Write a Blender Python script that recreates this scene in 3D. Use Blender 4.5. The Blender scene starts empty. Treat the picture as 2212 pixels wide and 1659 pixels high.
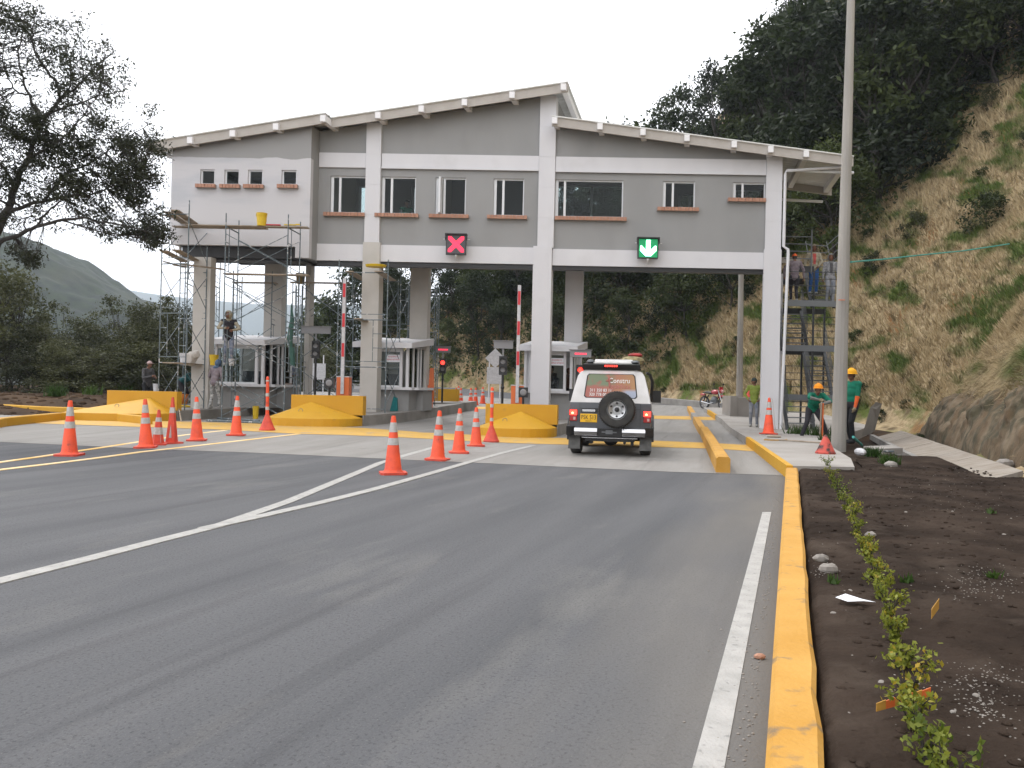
import bpy, bmesh, math, random
import numpy as np
from mathutils import Vector, Matrix, noise
R=math.radians
scene=bpy.context.scene
COL=scene.collection
# ------------------------------------------------------------------ camera
FPX=1790.0; ROLL=R(1.25); PITCH=math.atan(8.5/FPX); CAMH=1.35
_f=Vector((0,math.cos(PITCH),math.sin(PITCH))); _u0=Vector((0,-math.sin(PITCH),math.cos(PITCH))); _X=Vector((1,0,0))
_r=math.cos(ROLL)*_X+math.sin(ROLL)*_u0; _u=-math.sin(ROLL)*_X+math.cos(ROLL)*_u0
CC=Vector((0,0,CAMH))
cd=bpy.data.cameras.new('camera'); cam=bpy.data.objects.new('camera',cd); COL.objects.link(cam)
m=Matrix(((_r.x,_u.x,-_f.x,0),(_r.y,_u.y,-_f.y,0),(_r.z,_u.z,-_f.z,CAMH),(0,0,0,1)))
cam.matrix_world=m; cd.sensor_width=36; cd.lens=36*FPX/2212.0; cd.clip_start=.05; cd.clip_end=9000
scene.camera=cam
# ------------------------------------------------------------------ world and sun
w=bpy.data.worlds.new('World'); scene.world=w; w.use_nodes=True
nt=w.node_tree; nt.nodes.clear()
wo=nt.nodes.new('ShaderNodeOutputWorld'); bg=nt.nodes.new('ShaderNodeBackground')
sky=nt.nodes.new('ShaderNodeTexSky'); sky.sky_type='NISHITA'; sky.sun_disc=False
SUN_EL,SUN_AZ=R(58),R(-35)
sky.sun_elevation=SUN_EL; sky.sun_rotation=SUN_AZ
tc=nt.nodes.new('ShaderNodeTexCoord'); nz=nt.nodes.new('ShaderNodeTexNoise'); nz.inputs['Scale'].default_value=2.2; nz.inputs['Detail'].default_value=5
rmp=nt.nodes.new('ShaderNodeMapRange'); rmp.inputs[1].default_value=.3; rmp.inputs[2].default_value=.75; rmp.inputs[3].default_value=.9; rmp.inputs[4].default_value=1.0
mx=nt.nodes.new('ShaderNodeMix'); mx.data_type='RGBA'; mx.inputs[7].default_value=(11.3,11.3,11.5,1)
nt.links.new(tc.outputs['Generated'],nz.inputs['Vector']); nt.links.new(nz.outputs['Fac'],rmp.inputs[0])
nt.links.new(rmp.outputs[0],mx.inputs[0]); nt.links.new(sky.outputs[0],mx.inputs[6]); nt.links.new(mx.outputs[2],bg.inputs[0])
bg.inputs[1].default_value=.12; nt.links.new(bg.outputs[0],wo.inputs[0])
sl=bpy.data.lights.new('sun','SUN'); sl.energy=.9; sl.angle=R(14); sl.color=(1,.96,.9)
so=bpy.data.objects.new('sun',sl); COL.objects.link(so)
_sd=Vector((math.sin(SUN_AZ)*math.cos(SUN_EL),math.cos(SUN_AZ)*math.cos(SUN_EL),math.sin(SUN_EL)))
so.rotation_euler=_sd.to_track_quat('Z','Y').to_euler(); so.location=(0,0,40)
vs=scene.view_settings; vs.view_transform='Standard'; vs.look='None'; vs.gamma=1; vs.use_curve_mapping=False; vs.exposure=.78
# ------------------------------------------------------------------ materials
def mat(name,c,rough=.7,metal=0,c2=None,scale=4.,detail=4,bump=0,bscale=None,emit=0,thr=(.35,.65),coat=0,c3=None,s3=1.,thr3=(.5,.65),coord='pos',trans=0,spec=.5,stretch=None,w3=1.):
    m=bpy.data.materials.new(name); m.use_nodes=True; n=m.node_tree.nodes; l=m.node_tree.links
    b=n['Principled BSDF']; b.inputs['Base Color'].default_value=(*c,1); b.inputs['Roughness'].default_value=rough; b.inputs['Metallic'].default_value=metal
    b.inputs['Specular IOR Level'].default_value=spec
    if coat: b.inputs['Coat Weight'].default_value=coat; b.inputs['Coat Roughness'].default_value=.08
    if emit: b.inputs['Emission Color'].default_value=(*c,1); b.inputs['Emission Strength'].default_value=emit
    if trans: b.inputs['Subsurface Weight'].default_value=trans; b.inputs['Subsurface Radius'].default_value=(.05,.03,.02)
    vec=None
    if c2 or bump or c3:
        if coord=='pos':
            g=n.new('ShaderNodeNewGeometry'); vec=g.outputs['Position']
        else:
            g=n.new('ShaderNodeTexCoord'); vec=g.outputs['Object']
        if stretch:
            mp=n.new('ShaderNodeMapping'); mp.vector_type='TEXTURE'; mp.inputs['Scale'].default_value=stretch[:3]
            if len(stretch)>3: mp.inputs['Rotation'].default_value=(0,0,stretch[3])
            l.new(vec,mp.inputs['Vector']); vec2=mp.outputs[0]
        else: vec2=vec
    col=None
    if c2:
        t=n.new('ShaderNodeTexNoise'); t.inputs['Scale'].default_value=scale; t.inputs['Detail'].default_value=detail; l.new(vec2,t.inputs['Vector'])
        r=n.new('ShaderNodeMapRange'); r.inputs[1].default_value=thr[0]; r.inputs[2].default_value=thr[1]; l.new(t.outputs['Fac'],r.inputs[0])
        x=n.new('ShaderNodeMix'); x.data_type='RGBA'; x.inputs[6].default_value=(*c,1); x.inputs[7].default_value=(*c2,1); l.new(r.outputs[0],x.inputs[0]); col=x.outputs[2]
        l.new(col,b.inputs['Base Color'])
    if c3:
        t=n.new('ShaderNodeTexNoise'); t.inputs['Scale'].default_value=s3; t.inputs['Detail'].default_value=6; l.new(vec,t.inputs['Vector'])
        r=n.new('ShaderNodeMapRange'); r.inputs[1].default_value=thr3[0]; r.inputs[2].default_value=thr3[1]; r.inputs[4].default_value=w3; l.new(t.outputs['Fac'],r.inputs[0])
        x=n.new('ShaderNodeMix'); x.data_type='RGBA'; x.inputs[7].default_value=(*c3,1); l.new(r.outputs[0],x.inputs[0])
        if col: l.new(col,x.inputs[6])
        else: x.inputs[6].default_value=(*c,1)
        l.new(x.outputs[2],b.inputs['Base Color'])
    if bump:
        t=n.new('ShaderNodeTexNoise'); t.inputs['Scale'].default_value=bscale or scale*6; t.inputs['Detail'].default_value=5; l.new(vec,t.inputs['Vector'])
        bp=n.new('ShaderNodeBump'); bp.inputs['Strength'].default_value=bump; bp.inputs['Distance'].default_value=.02; l.new(t.outputs['Fac'],bp.inputs['Height']); l.new(bp.outputs[0],b.inputs['Normal'])
    return m
def leafmat(name,dark,light,scale=.6,yellow=None,tr=.35):
    m=bpy.data.materials.new(name); m.use_nodes=True; n=m.node_tree.nodes; l=m.node_tree.links
    b=n['Principled BSDF']; b.inputs['Roughness'].default_value=.55; b.inputs['Specular IOR Level'].default_value=.3
    g=n.new('ShaderNodeNewGeometry'); t=n.new('ShaderNodeTexNoise'); t.inputs['Scale'].default_value=scale; t.inputs['Detail'].default_value=3; l.new(g.outputs['Position'],t.inputs['Vector'])
    oi=n.new('ShaderNodeObjectInfo'); wn=n.new('ShaderNodeTexWhiteNoise'); wn.noise_dimensions='1D'
    a=n.new('ShaderNodeMath'); a.operation='ADD'; l.new(g.outputs['Random Per Island'],a.inputs[0]); a.inputs[1].default_value=0
    m1=n.new('ShaderNodeMath'); m1.operation='MULTIPLY_ADD'; l.new(a.outputs[0],m1.inputs[0]); m1.inputs[1].default_value=.5; l.new(t.outputs['Fac'],m1.inputs[2])
    m2=n.new('ShaderNodeMath'); m2.operation='MULTIPLY_ADD'; l.new(oi.outputs['Random'],m2.inputs[0]); m2.inputs[1].default_value=.5; l.new(m1.outputs[0],m2.inputs[2])
    r=n.new('ShaderNodeMapRange'); r.inputs[1].default_value=.45; r.inputs[2].default_value=1.45; l.new(m2.outputs[0],r.inputs[0])
    cr=n.new('ShaderNodeValToRGB'); cr.color_ramp.elements[0].color=(*dark,1); cr.color_ramp.elements[1].color=(*light,1)
    if yellow: e=cr.color_ramp.elements.new(.75); e.color=(*yellow,1)
    l.new(r.outputs[0],cr.inputs[0]); l.new(cr.outputs[0],b.inputs['Base Color'])
    tl=n.new('ShaderNodeBsdfTranslucent'); l.new(cr.outputs[0],tl.inputs[0]); ms=n.new('ShaderNodeMixShader'); ms.inputs[0].default_value=tr
    l.new(b.outputs[0],ms.inputs[1]); l.new(tl.outputs[0],ms.inputs[2]); l.new(ms.outputs[0],n['Material Output'].inputs[0])
    return m
def glassmat(name,tint=(.75,.8,.8),gl=.0):
    m=bpy.data.materials.new(name); m.use_nodes=True; n=m.node_tree.nodes; l=m.node_tree.links; n.remove(n['Principled BSDF'])
    t=n.new('ShaderNodeBsdfTransparent'); t.inputs[0].default_value=(*tint,1); g=n.new('ShaderNodeBsdfGlossy'); g.inputs['Roughness'].default_value=.03
    fr=n.new('ShaderNodeFresnel'); fr.inputs[0].default_value=1.25; ad=n.new('ShaderNodeMath'); ad.operation='ADD'; ad.inputs[1].default_value=gl; ad.use_clamp=True
    l.new(fr.outputs[0],ad.inputs[0]); x=n.new('ShaderNodeMixShader'); l.new(ad.outputs[0],x.inputs[0]); l.new(t.outputs[0],x.inputs[1]); l.new(g.outputs[0],x.inputs[2]); l.new(x.outputs[0],n['Material Output'].inputs[0])
    return m
M={}
def roadmat(name,a,b,dark,light,grain=.5,rot=-18.6,sx=.5,sy=6):
    m=bpy.data.materials.new(name); m.use_nodes=True; n=m.node_tree.nodes; l=m.node_tree.links; bs=n['Principled BSDF']; bs.inputs['Roughness'].default_value=.85; bs.inputs['Specular IOR Level'].default_value=.35
    g=n.new('ShaderNodeNewGeometry')
    def nf(scale,detail=5,st=None,off=0,rgh=.5):
        mp=n.new('ShaderNodeMapping'); mp.vector_type='TEXTURE'; mp.inputs['Location'].default_value=(off,off,0); mp.inputs['Rotation'].default_value=(0,0,R(rot))
        if st: mp.inputs['Scale'].default_value=st
        t=n.new('ShaderNodeTexNoise'); t.inputs['Scale'].default_value=scale; t.inputs['Detail'].default_value=detail; t.inputs['Roughness'].default_value=rgh; l.new(g.outputs['Position'],mp.inputs[0]); l.new(mp.outputs[0],t.inputs['Vector']); return t.outputs['Fac']
    def mr(v,x,y,w=1.):
        r_=n.new('ShaderNodeMapRange'); r_.inputs[1].default_value=x; r_.inputs[2].default_value=y; r_.inputs[4].default_value=w; l.new(v,r_.inputs[0]); return r_.outputs[0]
    def mx(f,c,d):
        x=n.new('ShaderNodeMix'); x.data_type='RGBA'; l.new(f,x.inputs[0])
        for k,v in ((6,c),(7,d)):
            if isinstance(v,tuple): x.inputs[k].default_value=(*v,1)
            else: l.new(v,x.inputs[k])
        return x.outputs[2]
    c=mx(mr(nf(1,7,(sx,sy,1)),.35,.65),a,b)
    c=mx(mr(nf(1,8,(sx*.6,sy*1.6,1),31,.6),.56,.74,.6),c,dark)
    c=mx(mr(nf(1,8,(sx*1.6,sy*.5,1),57,.65),.55,.75,.7),c,light)
    c=mx(mr(nf(48,3,None,3,.8),.53,.66,grain),c,dark)
    c=mx(mr(nf(70,2,None,9,.8),.6,.72,grain*.8),c,light)
    if name=='asphalt':   # pale dust and grit blown against the kerb side of the road
        sp=n.new('ShaderNodeSeparateXYZ'); l.new(g.outputs['Position'],sp.inputs[0]); a=n.new('ShaderNodeMath'); a.operation='MULTIPLY_ADD'; a.inputs[1].default_value=-.337; l.new(sp.outputs['Y'],a.inputs[0]); l.new(sp.outputs['X'],a.inputs[2])
        b2=n.new('ShaderNodeMath'); b2.operation='MULTIPLY_ADD'; b2.inputs[1].default_value=2.6; l.new(nf(1,6,(.8,3,1),77),b2.inputs[0]); l.new(a.outputs[0],b2.inputs[2]); c=mx(mr(b2.outputs[0],-.1,1.35,.75),c,(.135,.125,.112))
    l.new(c,bs.inputs['Base Color']); bp=n.new('ShaderNodeBump'); bp.inputs['Strength'].default_value=.5; bp.inputs['Distance'].default_value=.008; l.new(nf(70,3),bp.inputs['Height']); l.new(bp.outputs[0],bs.inputs['Normal']); return m
M['asphalt']=roadmat('asphalt',(.067,.069,.075),(.094,.095,.101),(.038,.038,.042),(.15,.146,.14),.9,-20,.55,7)
M['concrete']=roadmat('concrete_slab',(.2,.19,.177),(.245,.235,.222),(.12,.113,.107),(.29,.28,.268),.4,-14,.45,5)
M['kerbconc']=mat('kerb_concrete',(.19,.18,.168),.9,c2=(.27,.255,.235),scale=1.5,detail=6,bump=.2,bscale=30)
M['pave']=mat('platform_concrete',(.25,.23,.21),.9,c2=(.31,.29,.268),scale=1.0,detail=6,bump=.15,bscale=40)
M['yellow']=mat('yellow_paint',(.5,.26,.008),.6,c2=(.53,.29,.012),scale=1.5,bump=.05,bscale=40,c3=(.3,.18,.04),s3=3.5,thr3=(.64,.76),w3=.5)
M['yellowworn']=mat('worn_yellow_paint',(.48,.28,.05),.75,c2=(.52,.31,.06),scale=3,c3=(.3,.25,.18),s3=3.2,thr3=(.56,.7),w3=.75,bump=.1,bscale=30)
M['kerby']=mat('yellow_kerb_paint',(.43,.215,.025),.75,c2=(.49,.265,.05),scale=3,detail=8,c3=(.17,.12,.07),s3=8,thr3=(.6,.72),bump=.3,bscale=35)
M['white_line']=mat('white_road_paint',(.36,.35,.335),.85,c2=(.29,.285,.27),scale=7,detail=9,bump=.3,bscale=60,c3=(.15,.148,.145),s3=22,thr3=(.6,.7),w3=.6)
M['yellow_line']=mat('yellow_road_paint',(.66,.42,.12),.75,c2=(.72,.55,.3),scale=1.2,thr=(.4,.6))
M['wallgrey']=mat('grey_wall_paint',(.25,.25,.249),.9,c2=(.275,.274,.273),scale=1.2,detail=8,bump=.2,bscale=60,stretch=(1,1,3.5),c3=(.2,.198,.195),s3=.8,thr3=(.56,.8),w3=.35)
M['white']=mat('white_wall_paint',(.565,.56,.583),.85,c2=(.595,.59,.61),scale=1.5,detail=8,stretch=(1,1,4),bump=.08,bscale=50,c3=(.45,.44,.44),s3=1.1,thr3=(.58,.8),w3=.4)
M['colbare']=mat('unpainted_plaster_column',(.42,.4,.375),.9,c2=(.48,.46,.435),scale=1.2,bump=.1,bscale=40)
M['fascia']=mat('beige_roof_timber',(.37,.34,.31),.8,c2=(.41,.38,.35),scale=3)
M['roofw']=mat('white_roof_sheet',(.6,.6,.58),.6)
M['purlin']=mat('white_purlin_paint',(.72,.71,.72),.7)
M['black']=mat('black_steel',(.018,.018,.02),.5)
M['alu']=mat('white_aluminium_frame',(.62,.63,.65),.45)
M['glass']=glassmat('window_glass')
M['brick']=mat('sill_brick',(.33,.165,.11),.85,c2=(.42,.23,.16),scale=9,bump=.2)
M['mortar']=mat('sill_mortar',(.3,.27,.25),.9)
M['inner']=mat('interior_plaster',(.5,.44,.36),.9)
M['pipe']=mat('white_pipe',(.6,.6,.62),.5)
M['steel']=mat('grey_stair_steel',(.14,.15,.16),.5,metal=.3)
M['darksteel']=mat('dark_stair_steel',(.035,.037,.04),.5,metal=.3)
M['scaf']=mat('painted_scaffold_tube',(.12,.15,.165),.6,metal=.2,c2=(.5,.5,.5),scale=9,detail=6,thr=(.58,.66))
M['wood']=mat('scaffold_plank_wood',(.25,.2,.15),.85,c2=(.34,.29,.23),scale=5)
M['orange']=mat('cone_orange',(.78,.08,.022),.55,c2=(.62,.065,.025),scale=5,thr=(.45,.65),c3=(.2,.05,.03),s3=9,thr3=(.64,.74),w3=.7)
M['orange2']=mat('faded_cone_orange',(.62,.07,.035),.6,c2=(.5,.05,.03),scale=9)
M['reflect']=mat('reflective_band',(.46,.45,.43),.5,c2=(.36,.35,.34),scale=20)
M['redband']=mat('red_stripe',(.5,.02,.03),.5)
M['cabinet']=mat('orange_cabinet_paint',(.6,.13,.03),.5)
M['polec']=mat('lamp_post_concrete',(.25,.235,.215),.9,c2=(.33,.31,.28),scale=3,detail=8,bump=.2,bscale=30,stretch=(1,1,6))
M['soil']=mat('dark_soil',(.018,.0125,.0095),1,c2=(.042,.03,.023),scale=1.6,detail=10,bump=1.0,bscale=26,spec=.08,c3=(.075,.058,.046),s3=2.2,thr3=(.56,.76),w3=.7)
M['drysoil']=mat('dry_brown_soil',(.075,.048,.03),1,c2=(.035,.025,.018),scale=.7,detail=8,bump=.8,bscale=18,spec=.08)
M['gutter']=mat('gutter_concrete',(.27,.24,.205),.9,c2=(.2,.165,.13),scale=1,detail=8,thr=(.4,.62),bump=.3,bscale=30,stretch=(.5,.12,1,R(-50)))
M['stone']=mat('pale_stone',(.24,.22,.2),.9,c2=(.2,.18,.16),scale=3,detail=5)
M['bark']=mat('bark',(.022,.018,.015),.95,c2=(.045,.04,.034),scale=5,bump=.4)
M['leafdark']=leafmat('dark_leaves',(.004,.008,.004),(.035,.05,.018))
M['leafnear']=leafmat('tree_leaves',(.008,.011,.006),(.045,.052,.02),tr=.3)
M['leafmid']=leafmat('hillside_leaves',(.006,.012,.005),(.065,.085,.024))
M['leafbush']=leafmat('bush_leaves',(.010,.015,.007),(.085,.09,.036))
M['hedge']=leafmat('young_shrub_leaves',(.05,.09,.012),(.4,.27,.03),scale=5,yellow=(.22,.24,.03))
M['grassg']=leafmat('green_grass',(.02,.05,.01),(.07,.12,.025),scale=3)
M['hose']=mat('turquoise_hose',(.05,.33,.3),.5)
M['rubber']=mat('black_rubber',(.018,.018,.018),.8,c2=(.04,.037,.033),scale=8)
M['chrome']=mat('chrome',(.5,.5,.51),.2,metal=1)
M['carwhite']=mat('white_car_paint',(.6,.585,.58),.35,coat=.4,c2=(.5,.485,.47),scale=3,thr=(.45,.7))
M['cargrey']=mat('grey_car_paint',(.075,.08,.09),.3,metal=.4,coat=.5)
M['plastic']=mat('black_plastic',(.015,.015,.016),.45)
M['carglass']=mat('dark_car_glass',(.02,.022,.025),.08,spec=.8)
M['lampred']=mat('lit_red_lamp',(1,.03,.02),.3,emit=3)
M['lamphot']=mat('hot_lamp_core',(1,.35,.1),.3,emit=6)
M['lensred']=mat('red_lens',(.32,.02,.02),.2)
M['lenswhite']=mat('clear_lens',(.5,.3,.28),.2)
M['plate']=mat('yellow_number_plate',(.75,.42,.01),.5)
M['ink']=mat('black_lettering',(.02,.02,.02),.6)
M['inkw']=mat('white_lettering',(.75,.75,.72),.6)
M['inkp']=mat('pink_lettering',(.55,.1,.13),.6)
M['inkm']=mat('maroon_lettering',(.4,.12,.1),.6)
M['rim']=mat('silver_rim',(.5,.51,.52),.35,metal=.7)
M['ledred']=mat('lit_red_led',(1,.02,.06),.4,emit=1.6)
M['ledgreen']=mat('lit_green_led',(.35,1,.6),.4,emit=7)
M['greenglow']=mat('green_lit_panel',(0.0,.2,.07),.5,emit=.55)
M['panel']=mat('dark_grey_panel',(.06,.06,.07),.5)
M['board']=mat('grey_display_board',(.2,.2,.21),.5)
M['bucketY']=mat('yellow_bucket_plastic',(.62,.42,.015),.5)
M['bucketW']=mat('white_bucket_plastic',(.5,.5,.52),.5,c2=(.4,.4,.42),scale=12)
M['bucketD']=mat('dirty_brown_bucket',(.2,.14,.06),.7)
M['paper']=mat('paper',(.75,.77,.82),.8)
M['paintsmear']=None
SK=(.16,.075,.045)
M['skin']=mat('skin',SK,.6)
def cloth(name,c,c2=None,sc=14): 
    M[name]=mat(name,c,.9,c2=c2 or tuple(x*.75 for x in c),scale=sc,thr=(.3,.7)); return name
# ------------------------------------------------------------------ helpers
class MB:
    def __init__(s): s.v=[]; s.f=[]; s.m=[]; s.cur=0
    def add(s,vs,fs,mi=None):
        o=len(s.v); s.v+= [tuple(v) for v in vs]; s.f+=[tuple(i+o for i in f) for f in fs]; s.m+=[s.cur if mi is None else mi]*len(fs); return s
    def hexa(s,p,mi=None): # p: 8 pts bottom 0-3 ccw, top 4-7
        return s.add(p,[(3,2,1,0),(4,5,6,7),(0,1,5,4),(1,2,6,5),(2,3,7,6),(3,0,4,7)],mi)
    def box(s,x0,x1,y0,y1,z0,z1,mi=None):
        return s.hexa([(x0,y0,z0),(x1,y0,z0),(x1,y1,z0),(x0,y1,z0),(x0,y0,z1),(x1,y0,z1),(x1,y1,z1),(x0,y1,z1)],mi)
    def tube(s,pts,rs,n=8,mi=None,cap=True,sq=False):
        pts=[Vector(p) for p in pts]
        if not hasattr(rs,'__len__'): rs=[rs]*len(pts)
        ring=[]; prev=None
        for i,p in enumerate(pts):
            a=pts[min(i+1,len(pts)-1)]-pts[max(i-1,0)]
            a=a.normalized() if a.length>1e-9 else Vector((0,0,1))
            if prev is None:
                x=a.orthogonal().normalized() if abs(a.z)<.99 else Vector((1,0,0))
                if abs(a.z)<.99: x=Vector((0,0,1)).cross(a).normalized()
            else: x=(prev-a*prev.dot(a)).normalized()
            prev=x; y=a.cross(x)
            off=math.pi/n if sq else 0
            ring.append([p+rs[i]*(math.cos(2*math.pi*k/n+off)*x+math.sin(2*math.pi*k/n+off)*y) for k in range(n)])
        vs=[v for r_ in ring for v in r_]; fs=[]
        for i in range(len(pts)-1):
            for k in range(n):
                fs.append((i*n+k,i*n+(k+1)%n,(i+1)*n+(k+1)%n,(i+1)*n+k))
        if cap: fs.append(tuple(range(n))[::-1]); fs.append(tuple((len(pts)-1)*n+k for k in range(n)))
        return s.add(vs,fs,mi)
    def lathe(s,prof,c=(0,0,0),n=20,mi=None,ax='z',sx=1,sy=1,cap=True):
        vs=[];fs=[]
        for r_,z in prof:
            for k in range(n):
                a=2*math.pi*k/n; x,y=r_*math.cos(a)*sx,r_*math.sin(a)*sy
                q={'z':(x,y,z),'y':(x,z,-y),'x':(z,x,y)}[ax]; vs.append((q[0]+c[0],q[1]+c[1],q[2]+c[2]))
        for i in range(len(prof)-1):
            for k in range(n): fs.append((i*n+k,i*n+(k+1)%n,(i+1)*n+(k+1)%n,(i+1)*n+k))
        if cap: fs.append(tuple(range(n))[::-1]); fs.append(tuple((len(prof)-1)*n+k for k in range(n)))
        return s.add(vs,fs,mi)
    def ell(s,c,r,n=12,m_=8,rot=None,mi=None):
        if not hasattr(r,'__len__'): r=(r,r,r)
        vs=[];fs=[]; c=Vector(c)
        for j in range(1,m_):
            t=math.pi*j/m_
            for k in range(n):
                a=2*math.pi*k/n; v=Vector((r[0]*math.sin(t)*math.cos(a),r[1]*math.sin(t)*math.sin(a),r[2]*math.cos(t)))
                if rot is not None: v=rot@v
                vs.append(c+v)
        t0=Vector((0,0,r[2])); t1=-t0
        if rot is not None: t0=rot@t0; t1=rot@t1
        vs+= [c+t0,c+t1]; a=len(vs)-2;b=a+1
        for j in range(m_-2):
            for k in range(n): fs.append((j*n+k,(j+1)*n+k,(j+1)*n+(k+1)%n,j*n+(k+1)%n))
        for k in range(n): fs.append((a,k,(k+1)%n)); fs.append((b,(m_-2)*n+(k+1)%n,(m_-2)*n+k))
        return s.add(vs,fs,mi)
    def prism(s,pts,d,mi=None): # planar polygon pts extruded by vector d
        n=len(pts); pts=[Vector(p) for p in pts]; d=Vector(d)
        return s.add(pts+[p+d for p in pts],[tuple(range(n))[::-1],tuple(range(n,2*n))]+[(i,(i+1)%n,n+(i+1)%n,n+i) for i in range(n)],mi)
    def mesh(s,name,mats,smooth=False,fix=True):
        me=bpy.data.meshes.new(name); me.from_pydata([tuple(v) for v in s.v],[],s.f)
        mats=mats if isinstance(mats,(list,tuple)) else [mats]
        for x in mats: me.materials.append(M[x] if isinstance(x,str) else x)
        if len(mats)>1: me.polygons.foreach_set('material_index',s.m)
        if fix:
            bm=bmesh.new(); bm.from_mesh(me); bmesh.ops.recalc_face_normals(bm,faces=bm.faces); bm.to_mesh(me); bm.free()
        if smooth:
            me.polygons.foreach_set('use_smooth',[True]*len(me.polygons))
            try: me.set_sharp_from_angle(angle=R(40))
            except Exception: pass
        me.update(); return me
def link(name,me,parent=None,local=False,label=None):
    o=bpy.data.objects.new(name,me); COL.objects.link(o)
    if parent is not None:
        o.parent=parent
        if not local: o.matrix_parent_inverse=PW[parent.name].inverted()
    if label: o['label']=label
    return o
PW={}
def part(name,mb,mats,parent,smooth=False,local=False,label=None,fix=True):
    return link(name,mb.mesh(name,mats,smooth,fix),parent,local,label)
def sub(name,mb,mats,par,smooth=False,local=False,label=None):   # sub-part: parent is a mesh part
    o=bpy.data.objects.new(name,mb.mesh(name,mats,smooth)); COL.objects.link(o); o.parent=par
    if label: o['label']=label
    return o
def thing(name,label,cat,loc=(0,0,0),rz=0,group=None):
    o=bpy.data.objects.new(name,None); COL.objects.link(o); o.empty_display_size=.2
    o.location=loc; o.rotation_euler=(0,0,rz); o['label']=label; o['category']=cat
    if group: o['group']=group
    PW[o.name]=Matrix.Translation(loc)@Matrix.Rotation(rz,4,'Z')
    return o
def single(name,mb,mats,label,cat,group=None,smooth=False,kind=None,loc=None):
    o=link(name,mb.mesh(name,mats,smooth)); o['label']=label; o['category']=cat
    if group: o['group']=group
    if kind: o['kind']=kind
    if loc: o.location=loc
    return o
def struct(name,mb,mats,smooth=False,kind='structure',label=None):
    o=link(name,mb.mesh(name,mats,smooth)); o['kind']=kind
    if label: o['label']=label
    return o
def dup(root,loc,rz=None,scale=None,label=None,group=None,rot=None):
    def cp(o,par):
        c=o.copy(); COL.objects.link(c)
        if par is not None: c.parent=par
        for k in [x for x in KIDS.get(o.name,[])]: 
            cc=cp(k,c); KIDS.setdefault(c.name,[]).append(cc)
        return c
    if root.name not in KIDS: regkids(root)
    r_=cp(root,None); r_.location=loc
    if rz is not None: r_.rotation_euler=(0,0,rz)
    if rot is not None: r_.rotation_euler=rot
    if scale is not None: r_.scale=(scale,)*3 if not hasattr(scale,'__len__') else scale
    if label: r_['label']=label
    if group: r_['group']=group
    return r_
KIDS={}
def regkids(root):
    KIDS[root.name]=list(root.children)
    for c in root.children: regkids(c)
def npmesh(name,verts,k,mats,midx=None,smooth=False):
    """verts (N*k,3) array, every k verts one face"""
    n=len(verts)//k; me=bpy.data.meshes.new(name); me.vertices.add(n*k); me.vertices.foreach_set('co',verts.astype(np.float32).ravel())
    me.loops.add(n*k); me.loops.foreach_set('vertex_index',np.arange(n*k,dtype=np.int32))
    me.polygons.add(n); me.polygons.foreach_set('loop_start',np.arange(0,n*k,k,dtype=np.int32))
    me.polygons.foreach_set('loop_total',np.full(n,k,dtype=np.int32))
    for x in mats: me.materials.append(M[x])
    if midx is not None: me.polygons.foreach_set('material_index',midx.astype(np.int32))
    me.update(calc_edges=True); return me
def sm(t): t=min(1,max(0,t)); return t*t*(3-2*t)
def zg(x,y):
    z=.16*sm((-x+1)/6)*sm((y-13)/9)
    if y>28: z+=.033*(y-28) if y>30 else .033*(y-28)*(y-28)/4+0
    if y>30: z+=0
    return z
def zg(x,y):
    z=.16*sm((-x+1)/6)*sm((y-13)/9); t=y-27
    if t>0: z+=.033*(t*t/(t+1.5))
    if t>60: z-=.033*(t-60)
    return z
def ray(px,py): return _f+(px-1106)/FPX*_r-(py-829.5)/FPX*_u
def G(px,py,dz=0):
    d=ray(px,py); z=dz; 
    for _ in range(12):
        if d.z>-1e-4: break
        t=(z-CAMH)/d.z; p=CC+d*t; z=.5*z+.5*(zg(p.x,p.y)+dz)
    t=(z-CAMH)/d.z; p=CC+d*t; return Vector((p.x,p.y,zg(p.x,p.y)+dz))
def D(px,py,Y):
    d=ray(px,py); return CC+d*(Y/d.y)
def DX(px,py,Y,z): # column position under a pixel at depth Y with given z
    p=D(px,py,Y); return Vector((p.x,p.y,z))
def sheet(name,poly,dz,mats,kind='structure',step=1.0,zf=None,label=None,thick=0):
    """flat polygon (list of (x,y)) draped on the ground function"""
    bm=bmesh.new(); vs=[bm.verts.new((p[0],p[1],0)) for p in poly]; bm.faces.new(vs)
    xs=[p[0] for p in poly]; ys=[p[1] for p in poly]
    for ax,lo,hi in ((0,min(xs),max(xs)),(1,min(ys),max(ys))):
        k=math.floor(lo/step)+1
        while k*step<hi:
            co=[0,0,0]; no=[0,0,0]; co[ax]=k*step; no[ax]=1
            bmesh.ops.bisect_plane(bm,geom=bm.verts[:]+bm.edges[:]+bm.faces[:],plane_co=co,plane_no=no); k+=1
    for v in bm.verts: v.co.z=(zf or zg)(v.co.x,v.co.y)+dz
    bmesh.ops.recalc_face_normals(bm,faces=bm.faces)
    if bm.faces and sum(f.normal.z for f in bm.faces)<0: bmesh.ops.reverse_faces(bm,faces=bm.faces)
    if thick:
        be=[e for e in bm.edges if e.is_boundary]; r_=bmesh.ops.extrude_edge_only(bm,edges=be)
        for v in [g for g in r_['geom'] if isinstance(g,bmesh.types.BMVert)]: v.co.z-=thick
        bmesh.ops.recalc_face_normals(bm,faces=bm.faces)
    me=bpy.data.meshes.new(name); bm.to_mesh(me); bm.free(); me.materials.append(M[mats])
    if sum(p.normal.z*p.area for p in me.polygons)<0: me.flip_normals()
    o=link(name,me)
    if kind: o['kind']=kind
    if label: o['label']=label
    return o
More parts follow.
